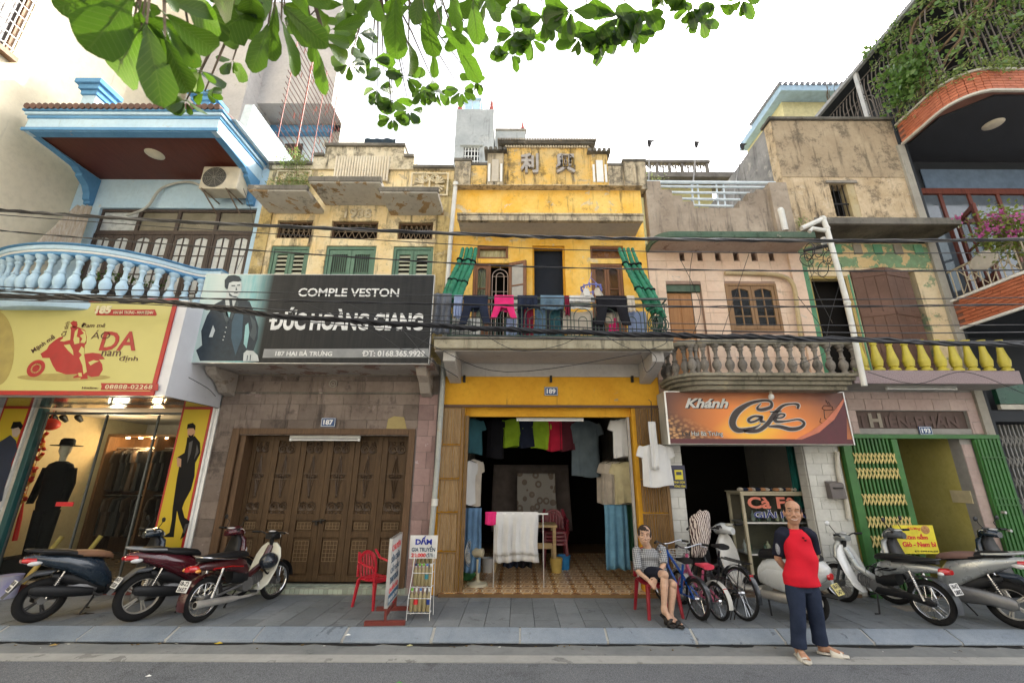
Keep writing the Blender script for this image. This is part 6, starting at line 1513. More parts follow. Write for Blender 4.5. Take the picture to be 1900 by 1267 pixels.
wires=[([(450,345),(470,420),(440,500)],7.3),([(820,600),(760,650),(700,620),(560,560)],6.1),([(745,610),(790,660),(850,700)],6.2),([(900,622),(960,650),(1040,640),(1090,612)],6.4),([(1120,622),(1180,650),(1230,640),(1240,625)],6.4),([(1190,640),(1218,665),(1200,690),(1190,660)],6.55),([(1285,470),(1280,520),(1290,600)],7.35),([(1390,470),(1370,530),(1340,620)],7.35),([(1262,480),(1300,570),(1275,640)],7.3),([(1480,550),(1540,640),(1470,680)],6.4),([(1610,690),(1700,712),(1790,690),(1900,730)],6.7),([(1495,470),(1515,540),(1545,600)],7.4),([(1560,520),(1540,590),(1530,650)],7.4),([(1500,480),(1560,490),(1545,520),(1510,505)],7.3),([(350,700),(385,720),(400,735)],6.6),([(1490,465),(1510,500),(1500,520)],7.35),([(640,560),(800,640),(940,690),(1190,655)],6.3)]
WL_=['at the corner of the blue and yellow houses','looping over the black banner','under the right end of the black banner','below the left half of the balcony edge','below the right half of the balcony edge','knotted at the right balcony bracket','over the orange balcony door','over the tan window','beside the orange balcony door','beside the white drainpipe foot','under the yellow balusters','at the green door jamb','across the dark balcony doorway','looped over the dark balcony doorway','on the white side of the yellow sign','by the wire tangle','under the ochre balcony slab']
for i,(pts,y)in enumerate(wires):
 t=tag(MB().tube(bez([at(px,py,y+.05*(j%2))for j,(px,py)in enumerate(pts)],6),.0055,4).build('service_wire',M_cable,None,smooth=True),'thin loose black wire drooping '+WL_[i],'wire','loose service wires')
p=at(1520,470,6.9);t=thing('wire_tangle','tangle of coiled wires and insulators beside the white drainpipe','wire coil',tuple(p));b=MB()
for k in range(9):
 c=p+Vector((rn.uniform(-.25,.25),rn.uniform(-.1,.1),rn.uniform(-.28,.15)));b.torus(c,rn.uniform(.07,.16),.008,rn.choice('xy'),14,4)
b.build('coil',M_cable,t,kind='stuff');MB().lathe([(.04,0),(.05,.03),(.03,.06),(.05,.09),(.04,.13)],p+Vector((.05,-.1,.12)),10).build('insulator',M_white,t,smooth=True)
MB().tube([p+Vector((-.3,-.05,.02)),p+Vector((.1,-.08,.1))],.03,8).build('clamp',M_cable,t,smooth=True)
# motorbikes (local axes: x forward, y left, z up)
M_tyre=mat('tyre_rubber',(.012,.012,.0125),.8,spec=.25,bmp=.5,bscale=90);M_blkp=mat('black_plastic',(.009,.0095,.011),.5,spec=.35);M_gryp=mat('grey_plastic',(.075,.082,.092),.5)
M_chr=mat('chrome',(.62,.62,.62),.18,metal=1,var=.05);M_eng=mat('engine_metal',(.20,.20,.20),.45,metal=.7);M_alr=mat('alloy_silver',(.52,.50,.46),.4,metal=.6)
M_seat=mat('seat_black',(.008,.008,.009),.55,spec=.3);M_redl=mat('tail_light_red',(.45,.012,.012),.12,coat=1);M_clr=mat('clear_lens',(.55,.55,.55),.1,coat=1);M_amb=mat('amber_lens',(.65,.25,.02),.2,coat=1)
M_plw=mat('plate_white',(.66,.66,.64),.5);M_plk=mat('plate_ink',(.02,.02,.025),.5)
def wheel(par,x,R,tw,m_rim,kind,disc=False):
 o=MB().torus((x,0,R),R-tw,tw,'y',40,10,sq=.85).build('wheel',M_tyre,par,smooth=True);ri=R-2*tw+.012
 MB().torus((x,0,R),ri,.017,'y',36,8,sq=1.7).build('rim',m_rim,o,smooth=True)
 b=MB();b.lathe([(.05,-.07),(.055,-.05),(.055,.05),(.05,.07)],(x,0,R),14,Matrix.Rotation(pi/2,3,'X'));b.build('hub',M_eng,o,smooth=True)
 b=MB()
 if kind=='alloy':
  for k in range(5):
   for s in(-.10,.10):
    a=k*2*pi/5+s;d=Vector((cos(a),0,sin(a)));e=Vector((-sin(a),0,cos(a)))
    b.loft([(Vector((x,0,R))+d*.04,e*.014,(0,.022,0)),(Vector((x,0,R))+d*ri,e*.010,(0,.016,0))],6)
 else:
  for k in range(32):
   a=k*2*pi/32;s=.035 if k%2 else-.035;a2=a+(.5 if k%4<2 else-.5)
   b.tube([(x+.05*cos(a2),s,R+.05*sin(a2)),(x+ri*cos(a),0,R+ri*sin(a))],.0028,3)
 b.build('spokes',m_rim if kind=='alloy' else M_chr,o)
 if disc:MB().lathe([(.11,.062),(.11,.066),(.05,.066),(.05,.062)],(x,0,R),24,Matrix.Rotation(-pi/2,3,'X')).build('brake_disc',M_chr,o)
 return o
def sx(secs,up=None):
 out=[]
 for q in secs:
  x,z,w,h=q[:4];t=q[4]if len(q)>4 else 0
  out.append(((x,0,z),(0,w,0),(sin(t)*h,0,cos(t)*h)))
 return out
def side(secs,y):
 return[((x,y,z),(0,w,0),(0,0,h))for x,z,w,h in secs]
def handlebar(par,x,z,w=.33,mat_=None,rise=.04,mirrors=(1,1),mm=None,grip=None):
 MB().tube(bez([(x-.07,-w,z+rise),(x-.03,-w*.6,z+rise),(x,-.08,z),(x,.08,z),(x-.03,w*.6,z+rise),(x-.07,w,z+rise)],4),.011,8).build('handlebar',mat_ or M_blkp,par,smooth=True)
 for s in(-1,1):
  MB().tube([(x-.075,s*w,z+rise),(x-.045,s*(w-.13),z+rise)],.018,10).build('grip',grip or M_seat,par,smooth=True)
  MB().tube([(x-.03,s*(w-.12),z+rise),(x+.03,s*(w-.1),z+rise),(x+.0,s*w,z+rise-.012)],.006,5).build('brake_lever',M_alr,par)
  if mirrors[0 if s<0 else 1]:
   o=MB().tube([(x-.03,s*(w-.13),z+rise),(x+.02,s*(w-.1),z+rise+.1),(x+.0,s*(w-.03),z+rise+.15)],.006,5).build('mirror',M_blkp,par)
   MB().ell((x,s*(w-.0),z+rise+.17),(.016,.062,.038),14,8).build('mirror_glass',mm or M_blkp,o,smooth=True)
def plate(par,x,z,tilt,lines,w=.19,h=.14,m=None):
 o=MB().box(-w/2,w/2,-.004,.004,-h/2,h/2).build('number_plate',m or M_plw,par,bev=.006)
 o.location=(x,0,z);o.rotation_euler=(Matrix.Rotation(-pi/2,3,'Z')@Matrix.Rotation(tilt,3,'X')).to_euler()
 for s,z0,z1 in((lines[0],h*.06,h*.42),(lines[1],-h*.42,-h*.06)):text(s,-w*.4,w*.4,z0,z1,-.006,M_plk,o,bold=.02,depth=.002)
 return o
def shock(par,x0,z0,x1,z1,ys=(-.13,.13),m=None):
 for y in ys:
  o=MB().tube([(x0,y,z0),(x1,y,z1)],.016,8).build('shock_absorber',M_chr,par,smooth=True);b=MB();n=9
  for k in range(n):t=.25+.6*k/n;b.torus((x0+(x1-x0)*t,y,z0+(z1-z0)*t),.026,.005,'z',10,4)
  b.build('spring',m or M_eng,o,smooth=True,kind='stuff')
def scooter(name,label,loc,rz,body,seat,seat2=None,R=.275,rim=None,tailm=None,plt=None,scale=.95,rack=True,fender=None,inner=None,plm=None,mirrors=(1,1),cowl=None,group='motorbikes parked on the pavement'):
 t=thing('motor_scooter',label,'motorbike',loc,rz,group,local=True);t.scale=(scale,)*3
 inner=inner or M_blkp;fender=fender or M_gryp;cowl=cowl or body
 wheel(t,-.64,R,.055,rim or M_alr,'alloy');wheel(t,.66,R,.046,rim or M_alr,'alloy',True)
 z0=R-.275
 def Z(l):return[(q[0],q[1]+z0,*q[2:])for q in l]
 MB().loft(sx(Z([(-.93,.835,.03,.02),(-.86,.83,.075,.045),(-.72,.79,.125,.075),(-.5,.725,.165,.115),(-.28,.63,.185,.165),(-.1,.53,.185,.20),(.02,.43,.165,.15),(.06,.38,.12,.1)])),20,.75).build('side_panels',body,t,smooth=True)
 MB().loft(sx(Z([(-.60,.56,.06,.05),(-.4,.5,.12,.10),(-.12,.36,.14,.12),(.1,.30,.13,.07)])),12,.8).build('under_frame',M_blkp,t,smooth=True)
 MB().loft(sx(Z([(-.78,.875,.06,.02),(-.72,.885,.12,.04),(-.52,.86,.145,.05),(-.40,.82,.15,.055),(-.18,.79,.135,.055),(-.04,.765,.10,.045),(.01,.74,.06,.03)])),18,.7).build('seat',seat,t,smooth=True)
 if seat2:MB().loft(sx(Z([(-.42,.832,.148,.05),(-.3,.815,.15,.055),(-.16,.795,.137,.056),(-.02,.765,.10,.046),(.03,.735,.05,.03)])),18,.7).build('seat_front',seat2,t,smooth=True)
 MB().loft(sx(Z([(.0,.32,.17,.10),(.16,.285,.175,.06),(.3,.30,.18,.07),(.40,.36,.17,.09)])),14,.6).build('floorboard',inner,t,smooth=True)
 MB().loft([((.38,0,.33+z0),(0,.15,0),(.05,0,.02)),((.45,0,.5+z0),(0,.2,0),(.06,0,.01)),((.50,0,.72+z0),(0,.205,0),(.06,0,.015)),((.53,0,.88+z0),(0,.16,0),(.05,0,.02)),((.52,0,.97+z0),(0,.08,0),(.04,0,.01))],16,.7).build('leg_shield',inner,t,smooth=True)
 MB().loft([((.50,0,.44+z0),(0,.10,0),(.05,0,.03)),((.55,0,.58+z0),(0,.19,0),(.07,0,.02)),((.59,0,.74+z0),(0,.21,0),(.07,0,.03)),((.60,0,.88+z0),(0,.15,0),(.06,0,.03)),((.56,0,.96+z0),(0,.07,0),(.03,0,.02))],16,.75).build('front_apron',body,t,smooth=True)
 MB().loft(sx(Z([(.36,1.0,.08,.045),(.44,1.02,.145,.065),(.52,1.03,.155,.075),(.59,1.0,.12,.065),(.63,.97,.05,.03)])),16,.75).build('head_cowl',cowl,t,smooth=True)
 MB().ell((.605,0,.985+z0),(.045,.085,.045),14,8).build('headlight',M_clr,t,smooth=True);MB().ell((.43,0,1.075+z0),(.06,.09,.02),14,6).build('instrument',M_clr,t,smooth=True)
 for s in(-1,1):
  MB().ell((.645,s*.13,.72+z0),(.03,.045,.06),10,6).build('indicator',M_clr,t,smooth=True)
  MB().tube([(.52,s*.075,.62+z0),(.66,s*.075,R)],.018,8).build('fork_leg',M_eng,t,smooth=True)
 handlebar(t,.47,1.03+z0,mirrors=mirrors)
 MB().torus((.66,0,R),R+.028,.014,'y',16,8,radians(15),radians(150),sq=5).build('front_fender',body,t,smooth=True)
 MB().loft([((-.62,0,.62+z0),(0,.10,0),(.05,0,.03)),((-.78,0,.62+z0),(0,.09,0),(.02,0,.03)),((-.93,0,.50+z0),(0,.085,0),(.01,0,.012)),((-1.02,0,.37+z0),(0,.08,0),(.008,0,.01))],12,.7).build('rear_mudguard',fender,t,smooth=True)
 if plt:plate(t,-.965,.50+z0,radians(-28),plt,m=plm)
 MB().loft(sx(Z([(-.955,.80,.07,.022),(-.90,.80,.105,.04),(-.82,.79,.126,.045)])),14,.8).build('tail_light',M_redl,t,smooth=True)
 for s in(-1,1):MB().ell((-.83,s*.115,.765+z0),(.075,.022,.03),10,6).build('indicator',M_clr,t,smooth=True)
 MB().tube(bez([(-.5,-.14,.87+z0),(-.72,-.15,.90+z0),(-.90,-.10,.93+z0),(-.93,0,.935+z0),(-.90,.10,.93+z0),(-.72,.15,.90+z0),(-.5,.14,.87+z0)],3),.016,8).build('grab_rail',tailm or M_blkp,t,smooth=True)
 MB().loft(side([(-.16,.31,.05,.05),(-.34,.345,.06,.065),(-.56,.385,.062,.072),(-.78,.43,.052,.06),(-.82,.435,.03,.035)],-.185),14,.8).build('exhaust',M_blkp,t,smooth=True)
 MB().tube(bez([(.0,-.08,.24),(-.08,-.15,.25),(-.17,-.185,.31)]),.018,8).build('exhaust_pipe',M_eng,t,smooth=True)
 MB().loft(side([(-.02,.32,.06,.09),(-.2,.33,.07,.11),(-.45,.33,.065,.09),(-.66,.30,.055,.085),(-.72,.295,.03,.05)],.13),14,.8).build('drive_case',M_eng if rim is None else M_blkp,t,smooth=True)
 MB().loft(side([(-.1,.34,.12,.08),(-.3,.36,.13,.10),(-.42,.36,.10,.08)],-.02),12,.8).build('engine',M_eng,t,smooth=True)
 shock(t,-.62,.30+z0,-.50,.62+z0,(-.12,.12))
 MB().tube([(-.02,.13,.26),(-.06,.24,.02),(-.02,.26,.012)],.011,6).build('side_stand',M_blkp,t);MB().tube([(-.10,-.10,.22),(-.22,-.14,.03)],.012,6).build('centre_stand',M_blkp,t)
 return t
def underbone(name,label,loc,rz,body,shield,scale=.94,long_exh=True,plt=None,R=.28,tail=True,seat=None,front=None,group='motorbikes parked on the pavement'):
 t=thing('underbone_motorbike',label,'motorbike',loc,rz,group,local=True);t.scale=(scale,)*3
 wheel(t,-.61,R,.042,M_chr,'wire');wheel(t,.61,R,.038,M_chr,'wire')
 MB().loft(sx([(-.80,.80,.05,.02),(-.74,.805,.11,.035),(-.5,.80,.135,.045),(-.25,.79,.13,.05),(-.08,.775,.10,.045),(-.03,.76,.06,.03)]),18,.7).build('seat',seat or M_seat,t,smooth=True)
 MB().loft(sx([(-.86,.70,.05,.025),(-.74,.71,.09,.05),(-.5,.69,.12,.075),(-.25,.66,.125,.10),(-.08,.58,.105,.13),(.0,.5,.07,.10)]),16,.7).build('side_panels',body,t,smooth=True)
 MB().tube([(.42,0,.82),(.28,0,.56),(.05,0,.44),(-.2,0,.55)],.05,10).build('main_tube',body,t,smooth=True)
 b=MB()
 for s in(-1,1):
  ring=[]
  for i,(z,x,w)in enumerate(((.24,.19,.17),(.32,.25,.24),(.5,.33,.27),(.68,.40,.26),(.80,.43,.20),(.87,.44,.10))):
   ring.append(((x,s*w*.58,z),(.018,0,.0),(0,w*.42,0)))
  b.loft([((c[0],c[1],c[2]),a,bb)for c,a,bb in ring],12,.7)
 b.build('leg_shield',shield,t,smooth=True)
 if front:MB().loft([((.46,0,.52),(0,.08,0),(.04,0,.02)),((.50,0,.68),(0,.17,0),(.07,0,.02)),((.50,0,.84),(0,.13,0),(.05,0,.03)),((.48,0,.93),(0,.07,0),(.03,0,.02))],14,.75).build('front_cover',front,t,smooth=True)
 MB().loft(sx([(.34,.97,.07,.04),(.42,.99,.10,.06),(.49,.97,.09,.065),(.54,.95,.05,.045)]),14,.75).build('head_cowl',front or M_blkp,t,smooth=True);MB().ell((.53,0,.955),(.035,.065,.05),14,8).build('headlight',M_clr,t,smooth=True)
 MB().ell((.40,0,1.045),(.05,.07,.016),12,6).build('instrument',M_clr,t,smooth=True);MB().tube([(.41,0,.94),(.46,0,.72)],.035,10).build('steering_head',M_blkp,t,smooth=True)
 handlebar(t,.40,.995,.34,mirrors=(0,1)if front else(0,0),mm=M_clr)
 for s in(-1,1):MB().tube([(.47,s*.07,.70),(.61,s*.07,R)],.02,8).build('fork_leg',M_gryp,t,smooth=True)
 MB().torus((.61,0,R),R+.025,.011,'y',16,8,radians(5),radians(140),sq=6).build('front_fender',front or M_blkp,t,smooth=True)
 MB().torus((-.61,0,R),R+.035,.011,'y',16,8,radians(40),radians(195),sq=6.5).build('rear_fender',M_gryp if front else body,t,smooth=True)
 MB().lathe([(.09,-.08),(.10,-.05),(.10,.05),(.09,.08)],(.02,0,.34),14,Matrix.Rotation(pi/2,3,'X')).loft(sx([(.05,.36,.075,.07),(.24,.40,.06,.06)]),12,.8).build('engine',M_eng,t,smooth=True)
 b=MB()
 for k in range(6):b.loft(sx([(.10+.03*k,.37+.006*k,.095,.085),(.112+.03*k,.372+.006*k,.095,.085)]),10,.7)
 b.build('cylinder_fins',M_eng,t,kind='stuff')
 if long_exh:
  MB().tube(bez([(.22,-.06,.33),(.18,-.13,.22),(.0,-.15,.20),(-.25,-.155,.22)]),.02,8).tube([(-.2,-.155,.215),(-.30,-.155,.225),(-.84,-.155,.27)],[.03,.044,.047],14).build('exhaust',M_alr,t,smooth=True);MB().tube([(-.83,-.155,.269),(-.846,-.155,.271)],.034,12).build('exhaust_mouth',M_dark,t)
  MB().loft(side([(.02,.29,.02,.012),(-.02,.31,.022,.05),(-.4,.32,.022,.045),(-.66,.29,.022,.05),(-.72,.28,.02,.02)],.11),12,.8).build('chain_case',M_blkp,t,smooth=True)
 else:
  MB().loft(side([(.02,.29,.02,.012),(-.02,.31,.022,.05),(-.4,.32,.022,.045),(-.66,.29,.022,.05),(-.72,.28,.02,.02)],.11),12,.8).build('chain_case',M_blkp,t,smooth=True)
 MB().loft(sx([(-.28,.50,.10,.08),(-.12,.47,.11,.10),(-.0,.45,.09,.08)]),12,.75).build('side_cover',M_blkp,t,smooth=True)
 MB().tube([(.0,-.04,.36),(-.61,-.10,R)],.02,6).tube([(.0,.06,.36),(-.61,.09,R)],.02,6).build('swing_arm',M_eng,t)
 shock(t,-.60,.30,-.50,.66,(-.14,.14),M_chr)
 MB().tube(bez([(-.3,-.14,.75),(-.5,-.16,.78),(-.76,-.12,.83),(-.80,0,.835),(-.76,.12,.83),(-.5,.16,.78),(-.3,.14,.75)],3),.012,8).build('grab_rail',M_chr if not front else M_blkp,t,smooth=True)
 MB().loft(sx([(-.93,.70,.05,.03),(-.88,.70,.09,.045),(-.82,.70,.09,.04)]),12,.8).build('tail_light',M_redl,t,smooth=True)
 for s in(-1,1):MB().ell((-.86,s*.12,.68),(.04,.03,.025),10,6).build('indicator',M_clr if front else M_amb,t,smooth=True)
 MB().tube([(.05,-.22,.25),(.05,.22,.25)],.012,6).tube([(.03,-.14,.25),(.07,-.22,.25)],.02,8).build('foot_rest',M_blkp,t);MB().tube([(0,.12,.25),(-.05,.24,.02),(-.0,.27,.012)],.012,6).build('stand',M_blkp,t)
 if plt:plate(t,-.93,.50,radians(-20),plt)
 return t
M_navy=mat('navy_paint',(.014,.026,.042),.25,coat=.8,var=.1);M_mar=mat('maroon_paint',(.060,.005,.011),.22,coat=.8,var=.1);M_wht=mat('white_bike_paint',(.60,.61,.60),.25,coat=.7,var=.05);M_silv=mat('silver_paint',(.36,.38,.38),.3,metal=.45,coat=.5,var=.06);M_crmp=mat('cream_plastic',(.60,.59,.50),.4,var=.05)
p=gnd(52,1141);A=scooter('a','dark navy scooter with a brown front seat, leftmost of the parked motorbikes',(-5.78,6.74,0),radians(57),M_navy,M_seat,mat('seat_brown',(.20,.105,.06),.6),rim=mat('black_rim',(.03,.03,.032),.4),plt=('18-B1','534.87'),scale=.92)
B_=scooter('b','maroon scooter with silver alloy wheels and black exhaust by the jacket poster',(-4.575,6.80,0),radians(58),M_mar,M_seat,R=.32,tailm=mat('grey_rail',(.20,.21,.22),.4),plt=('18-E1','155.81'),scale=.9)
C_=underbone('c','old black underbone motorbike with white leg shield and helmet in front of the carved doors',(-3.88,6.82,0),radians(72),mat('black_red_paint',(.05,.008,.010),.3,coat=.5),M_crmp,.92,plt=('18-Z2','2657'))
MB().loft(sx([(-.62,.665,.128,.018),(-.35,.655,.14,.02),(-.15,.62,.128,.018)]),12,.8).build('red_stripe',M_redl,C_,smooth=True)
hl=MB().ell((0,0,0),(.12,.15,.115),18,10).build('helmet_shell',mat('helmet_navy',(.015,.02,.028),.25,coat=.6),None,smooth=True)
h_=thing('helmet','dark navy helmet hung on the white leg shield of the underbone motorbike','helmet',(0,0,0),local=True);hl.parent=h_;R_=Matrix.Rotation(radians(72),3,'Z');h_.location=Vector((-3.88,6.82,0))+R_@(Vector((.26,-.17,.63))*.92)
MB().tube(bez([(.05,.1,-.03),(0,.02,-.17),(-.04,-.1,-.03)]),.012,6).build('chin_strap',M_seat,h_)
E_=underbone('e','silver underbone motorbike with black flame stripes and white front beside the green gate',(5.10,6.80,0),radians(112),M_silv,M_wht,.93,False,('18-HZ','5882'),front=M_silv)
b=MB()
for k in range(4):b.tube(bez([(-.35+.1*k,.128+.004*k,.66-.01*k),(-.25+.1*k,.138,.62),(-.12+.08*k,.136-.012*k,.60-.03*k)]),[.002,.006,.010,.012,.010,.008,.012,.010,.008,.006,.004,.003,.002],4)
b.build('flame_stripe',M_blkp,E_)
F_=scooter('f','large silver scooter with a brown edged seat at the right edge of the pavement',(5.92,6.68,0),radians(122),M_silv,M_seat,mat('seat_tan',(.17,.10,.085),.6),R=.28,plt=('18-H1','080.62'),scale=.95,tailm=M_silv,plm=mat('plate_yellow',(.55,.48,.17),.5),fender=mat('navy_plastic',(.02,.03,.05),.4),cowl=M_gryp)
G_=scooter('g','navy and black scooter half hidden behind the large silver scooter at the right edge',(7.5,6.85,0),radians(112),M_navy,M_seat,plt=('18-K1','22.14'),scale=.95)
t=thing('retro_scooter','white rounded retro scooter behind the standing man','motorbike',(3.47,6.84,0),radians(124),'motorbikes parked on the pavement',local=True);D_=t;t.scale=(.97,)*3;Mw=mat('retro_white',(.52,.54,.54),.25,coat=.7,var=.05)
wheel(t,-.60,.235,.052,M_alr,'alloy');wheel(t,.62,.235,.045,M_alr,'alloy')
MB().loft(sx([(-.92,.66,.05,.05),(-.85,.65,.14,.12),(-.68,.60,.22,.19),(-.45,.56,.255,.21),(-.22,.54,.23,.20),(-.08,.52,.16,.17),(.0,.48,.11,.12)]),22,.85).build('rear_body',Mw,t,smooth=True)
for s in(-1,1):MB().loft(side([(-.84,.52,.03,.06),(-.7,.50,.06,.13),(-.45,.49,.075,.16),(-.2,.49,.055,.12),(-.1,.48,.02,.06)],s*.20),16,.9).build('side_cowl',Mw,t,smooth=True)
MB().loft(sx([(-.84,.80,.08,.03),(-.76,.815,.14,.06),(-.5,.81,.16,.075),(-.25,.79,.15,.075),(-.06,.76,.11,.06),(-.02,.74,.06,.04)]),18,.7).build('seat',M_seat,t,smooth=True)
MB().loft([((-.05,0,.30),(0,.16,0),(0,0,.05)),((.2,0,.27),(0,.18,0),(0,0,.035)),((.36,0,.32),(0,.19,0),(-.02,0,.04)),((.44,0,.5),(0,.23,0),(.03,0,.01)),((.49,0,.72),(0,.25,0),(.03,0,.01)),((.52,0,.90),(0,.17,0),(.035,0,.01)),((.52,0,.97),(0,.08,0),(.03,0,.005))],18,.75).build('leg_shield',mat('retro_cream',(.50,.48,.43),.35,coat=.4),t,smooth=True)
MB().loft([((.52,0,.45),(0,.05,0),(.03,0,.02)),((.56,0,.62),(0,.16,0),(.05,0,.02)),((.57,0,.80),(0,.17,0),(.05,0,.02)),((.55,0,.95),(0,.08,0),(.03,0,.02))],16,.8).build('front_apron',Mw,t,smooth=True)
MB().loft(sx([(.36,1.02,.06,.05),(.44,1.05,.12,.075),(.53,1.05,.13,.085),(.61,1.03,.11,.08),(.65,1.02,.07,.055)]),18,.9).build('headset',Mw,t,smooth=True);MB().ell((.63,0,1.025),(.045,.085,.08),18,10).build('headlight',M_chr,t,smooth=True);MB().ell((.42,0,1.11),(.06,.075,.025),16,8).build('instrument',mat('gauge_face',(.35,.34,.28),.2),t,smooth=True)
handlebar(t,.48,1.06,.34,mirrors=(0,0));MB().torus((.62,0,.235),.275,.02,'y',16,8,radians(-5),radians(185),sq=4).build('front_fender',Mw,t,smooth=True)
for s in(-1,1):MB().tube([(.54,s*.06,.6),(.62,s*.06,.235)],.02,8).build('fork_leg',M_eng,t,smooth=True)
MB().loft(side([(-.05,.25,.05,.05),(-.3,.26,.07,.07),(-.7,.28,.065,.08),(-.82,.285,.03,.04)],.14),14,.8).build('engine',M_alr,t,smooth=True);MB().box(-1.0,-.80,-.11,.11,.36,.37).build('rear_rack',M_blkp,t)
plate(t,-.97,.46,radians(-32),('18-F3','5471'),m=mat('plate_yellow',(0,0,0)));MB().loft(sx([(-.93,.60,.06,.04),(-.90,.60,.075,.05)]),12).build('tail_light',M_redl,t,smooth=True)
MB().loft(sx([(.02,.34,.10,.04),(.12,.38,.12,.07),(.24,.36,.11,.05)]),12,.8).build('floor_mat',M_seat,t,smooth=True);MB().tube([(-.1,.1,.24),(-.18,.22,.02)],.012,6).build('stand',M_blkp,t)
# bicycles
def bicycle(label,loc,rz,R,wb,fr,m_seat,rack=False,guard=None,seat_z=.8,bar_z=.95,low=False,scale=1.,tyre=.02):
 t=thing('bicycle',label,'bicycle',loc,rz,'bicycles leaning in front of the cafe',local=True);t.scale=(scale,)*3;h=wb/2
 for x in(-h,h):
  o=MB().torus((x,0,R),R-tyre,tyre,'y',40,8).build('wheel',M_tyre,t,smooth=True);MB().torus((x,0,R),R-2*tyre,.010,'y',36,6,sq=1.3).build('rim',M_chr,o,smooth=True);b=MB()
  for k in range(28):a=k*2*pi/28;a2=a+(.6 if k%4<2 else-.6);s=.03*(1 if k%2 else-1);b.tube([(x+.03*cos(a2),s,R+.03*sin(a2)),(x+(R-2*tyre)*cos(a),0,R+(R-2*tyre)*sin(a))],.0022,3)
  b.lathe([(.025,-.05),(.03,0),(.025,.05)],(x,0,R),8,Matrix.Rotation(pi/2,3,'X'));b.build('spokes',M_chr,o)
  if guard:MB().torus((x,0,R),R+.022,.006,'y',18,6,radians(25 if x<0 else 30),radians(190 if x<0 else 150),sq=6).build('mudguard',guard,t,smooth=True)
 bb=(-.06,0,R*.92);sp=(-.17,0,seat_z-.06);hd0=(h-.20,0,bar_z-.28);hd1=(h-.23,0,bar_z-.08);r=.017
 b=MB();b.tube([hd0,bb],r*1.15,8)
 if low:b.tube(bez([(hd0[0],0,hd0[2]+.08),(.1,0,R+.22),(-.10,0,R+.18)]),r,8)
 else:b.tube([(hd1[0],0,hd1[2]-.03),(-.14,0,seat_z-.2)],r,8)
 b.tube([bb,sp],r,8).tube([hd1,hd0],r*1.3,8)
 for s in(-1,1):b.tube([bb,(-h,s*.045,R)],r*.6,6).tube([(-.145,0,seat_z-.22),(-h,s*.045,R)],r*.6,6).tube([hd0,(h-.05,s*.05,R+.12),(h,s*.05,R)],r*.7,6)
 b.build('frame',fr,t,smooth=True)
 MB().loft([((-.30,0,seat_z),(0,.09,0),(0,0,.035)),((-.22,0,seat_z+.01),(0,.085,0),(0,0,.035)),((-.10,0,seat_z-.005),(0,.035,0),(0,0,.025)),((-.02,0,seat_z-.01),(0,.018,0),(0,0,.018))],14,.8).build('saddle',m_seat,t,smooth=True)
 MB().tube([hd1,(h-.24,0,bar_z)],.012,6).tube(bez([(h-.36,-.27,bar_z+.04),(h-.28,-.2,bar_z+.05),(h-.21,-.06,bar_z),(h-.21,.06,bar_z),(h-.28,.2,bar_z+.05),(h-.36,.27,bar_z+.04)],4),.011,6).build('handlebar',M_chr,t,smooth=True)
 for s in(-1,1):MB().tube([(h-.38,s*.285,bar_z+.04),(h-.31,s*.22,bar_z+.048)],.016,8).build('grip',M_seat,t,smooth=True);MB().tube([(h-.3,s*.2,bar_z+.03),(h-.36,s*.25,bar_z+.01)],.006,4).build('brake_lever',M_chr,t)
 b=MB();b.torus((bb[0],-.05,bb[2]),.085,.006,'y',20,5);b.tube([(bb[0],-.07,bb[2]),(bb[0]+.1,-.08,bb[2]-.12)],.01,5).tube([(bb[0],.07,bb[2]),(bb[0]-.1,.08,bb[2]+.12)],.01,5);b.build('crank',M_eng,t,smooth=True)
 for q in((bb[0]+.1,-.12,bb[2]-.12),(bb[0]-.1,.12,bb[2]+.12)):MB().box(q[0]-.045,q[0]+.045,q[1]-.035,q[1]+.035,q[2]-.012,q[2]+.012).build('pedal',M_blkp,t)
 b=MB();b.tube([(bb[0],-.05,bb[2]+.085),(-h,-.05,R+.035)],.004,4).tube([(bb[0],-.05,bb[2]-.085),(-h,-.05,R-.035)],.004,4);b.build('chain',M_iron,t)
 if rack:
  b=MB()
  for s in(-1,0,1):b.tube([(-.2,s*.06,R*2+.07),(-h-.22,s*.06,R*2+.07)],.007,5)
  b.tube([(-h-.22,-.06,R*2+.07),(-h-.22,.06,R*2+.07)],.007,5)
  for s in(-1,1):b.tube([(-h-.12,s*.06,R*2+.07),(-h,s*.06,R)],.006,5)
  b.build('carrier',M_blkp,t);MB().box(-h-R*.78,-h-R*.74,-.03,.03,R*1.62,R*1.84).build('reflector',M_redl,t,bev=.004)
 MB().tube([(-h+.05,.05,R*.9),(-h+.02,.20,.012)],.008,5).build('stand',M_blkp,t)
 return t
M_bkf=mat('bike_black',(.016,.019,.024),.3,coat=.5)
c3=bicycle('black city bicycle with rear carrier and a zebra cloth over its handlebar',(2.83,6.93,0),radians(104),.325,1.04,M_bkf,M_seat,True,M_bkf,.86,1.02,True,.97)
for s in(-1,1):MB().tube([(-.52,s*.03,.325),(-.50,s*.14,.01)],.007,5).build('wheel_stand',M_iron,c3)
MB().loft(sx([(.20,.78,.10,.02),(.24,.62,.15,.12),(.40,.62,.15,.12),(.44,.8,.12,.02)]),12,.8).build('child_seat',M_blkp,c3,smooth=True)
c1=bicycle('blue and black childs bicycle beside the seated old man',(2.27,6.86,0),radians(104),.25,.88,mat('bike_blue',(.012,.085,.38),.3,coat=.4),M_seat,False,M_bkf,.68,.84,False,.98,.026)
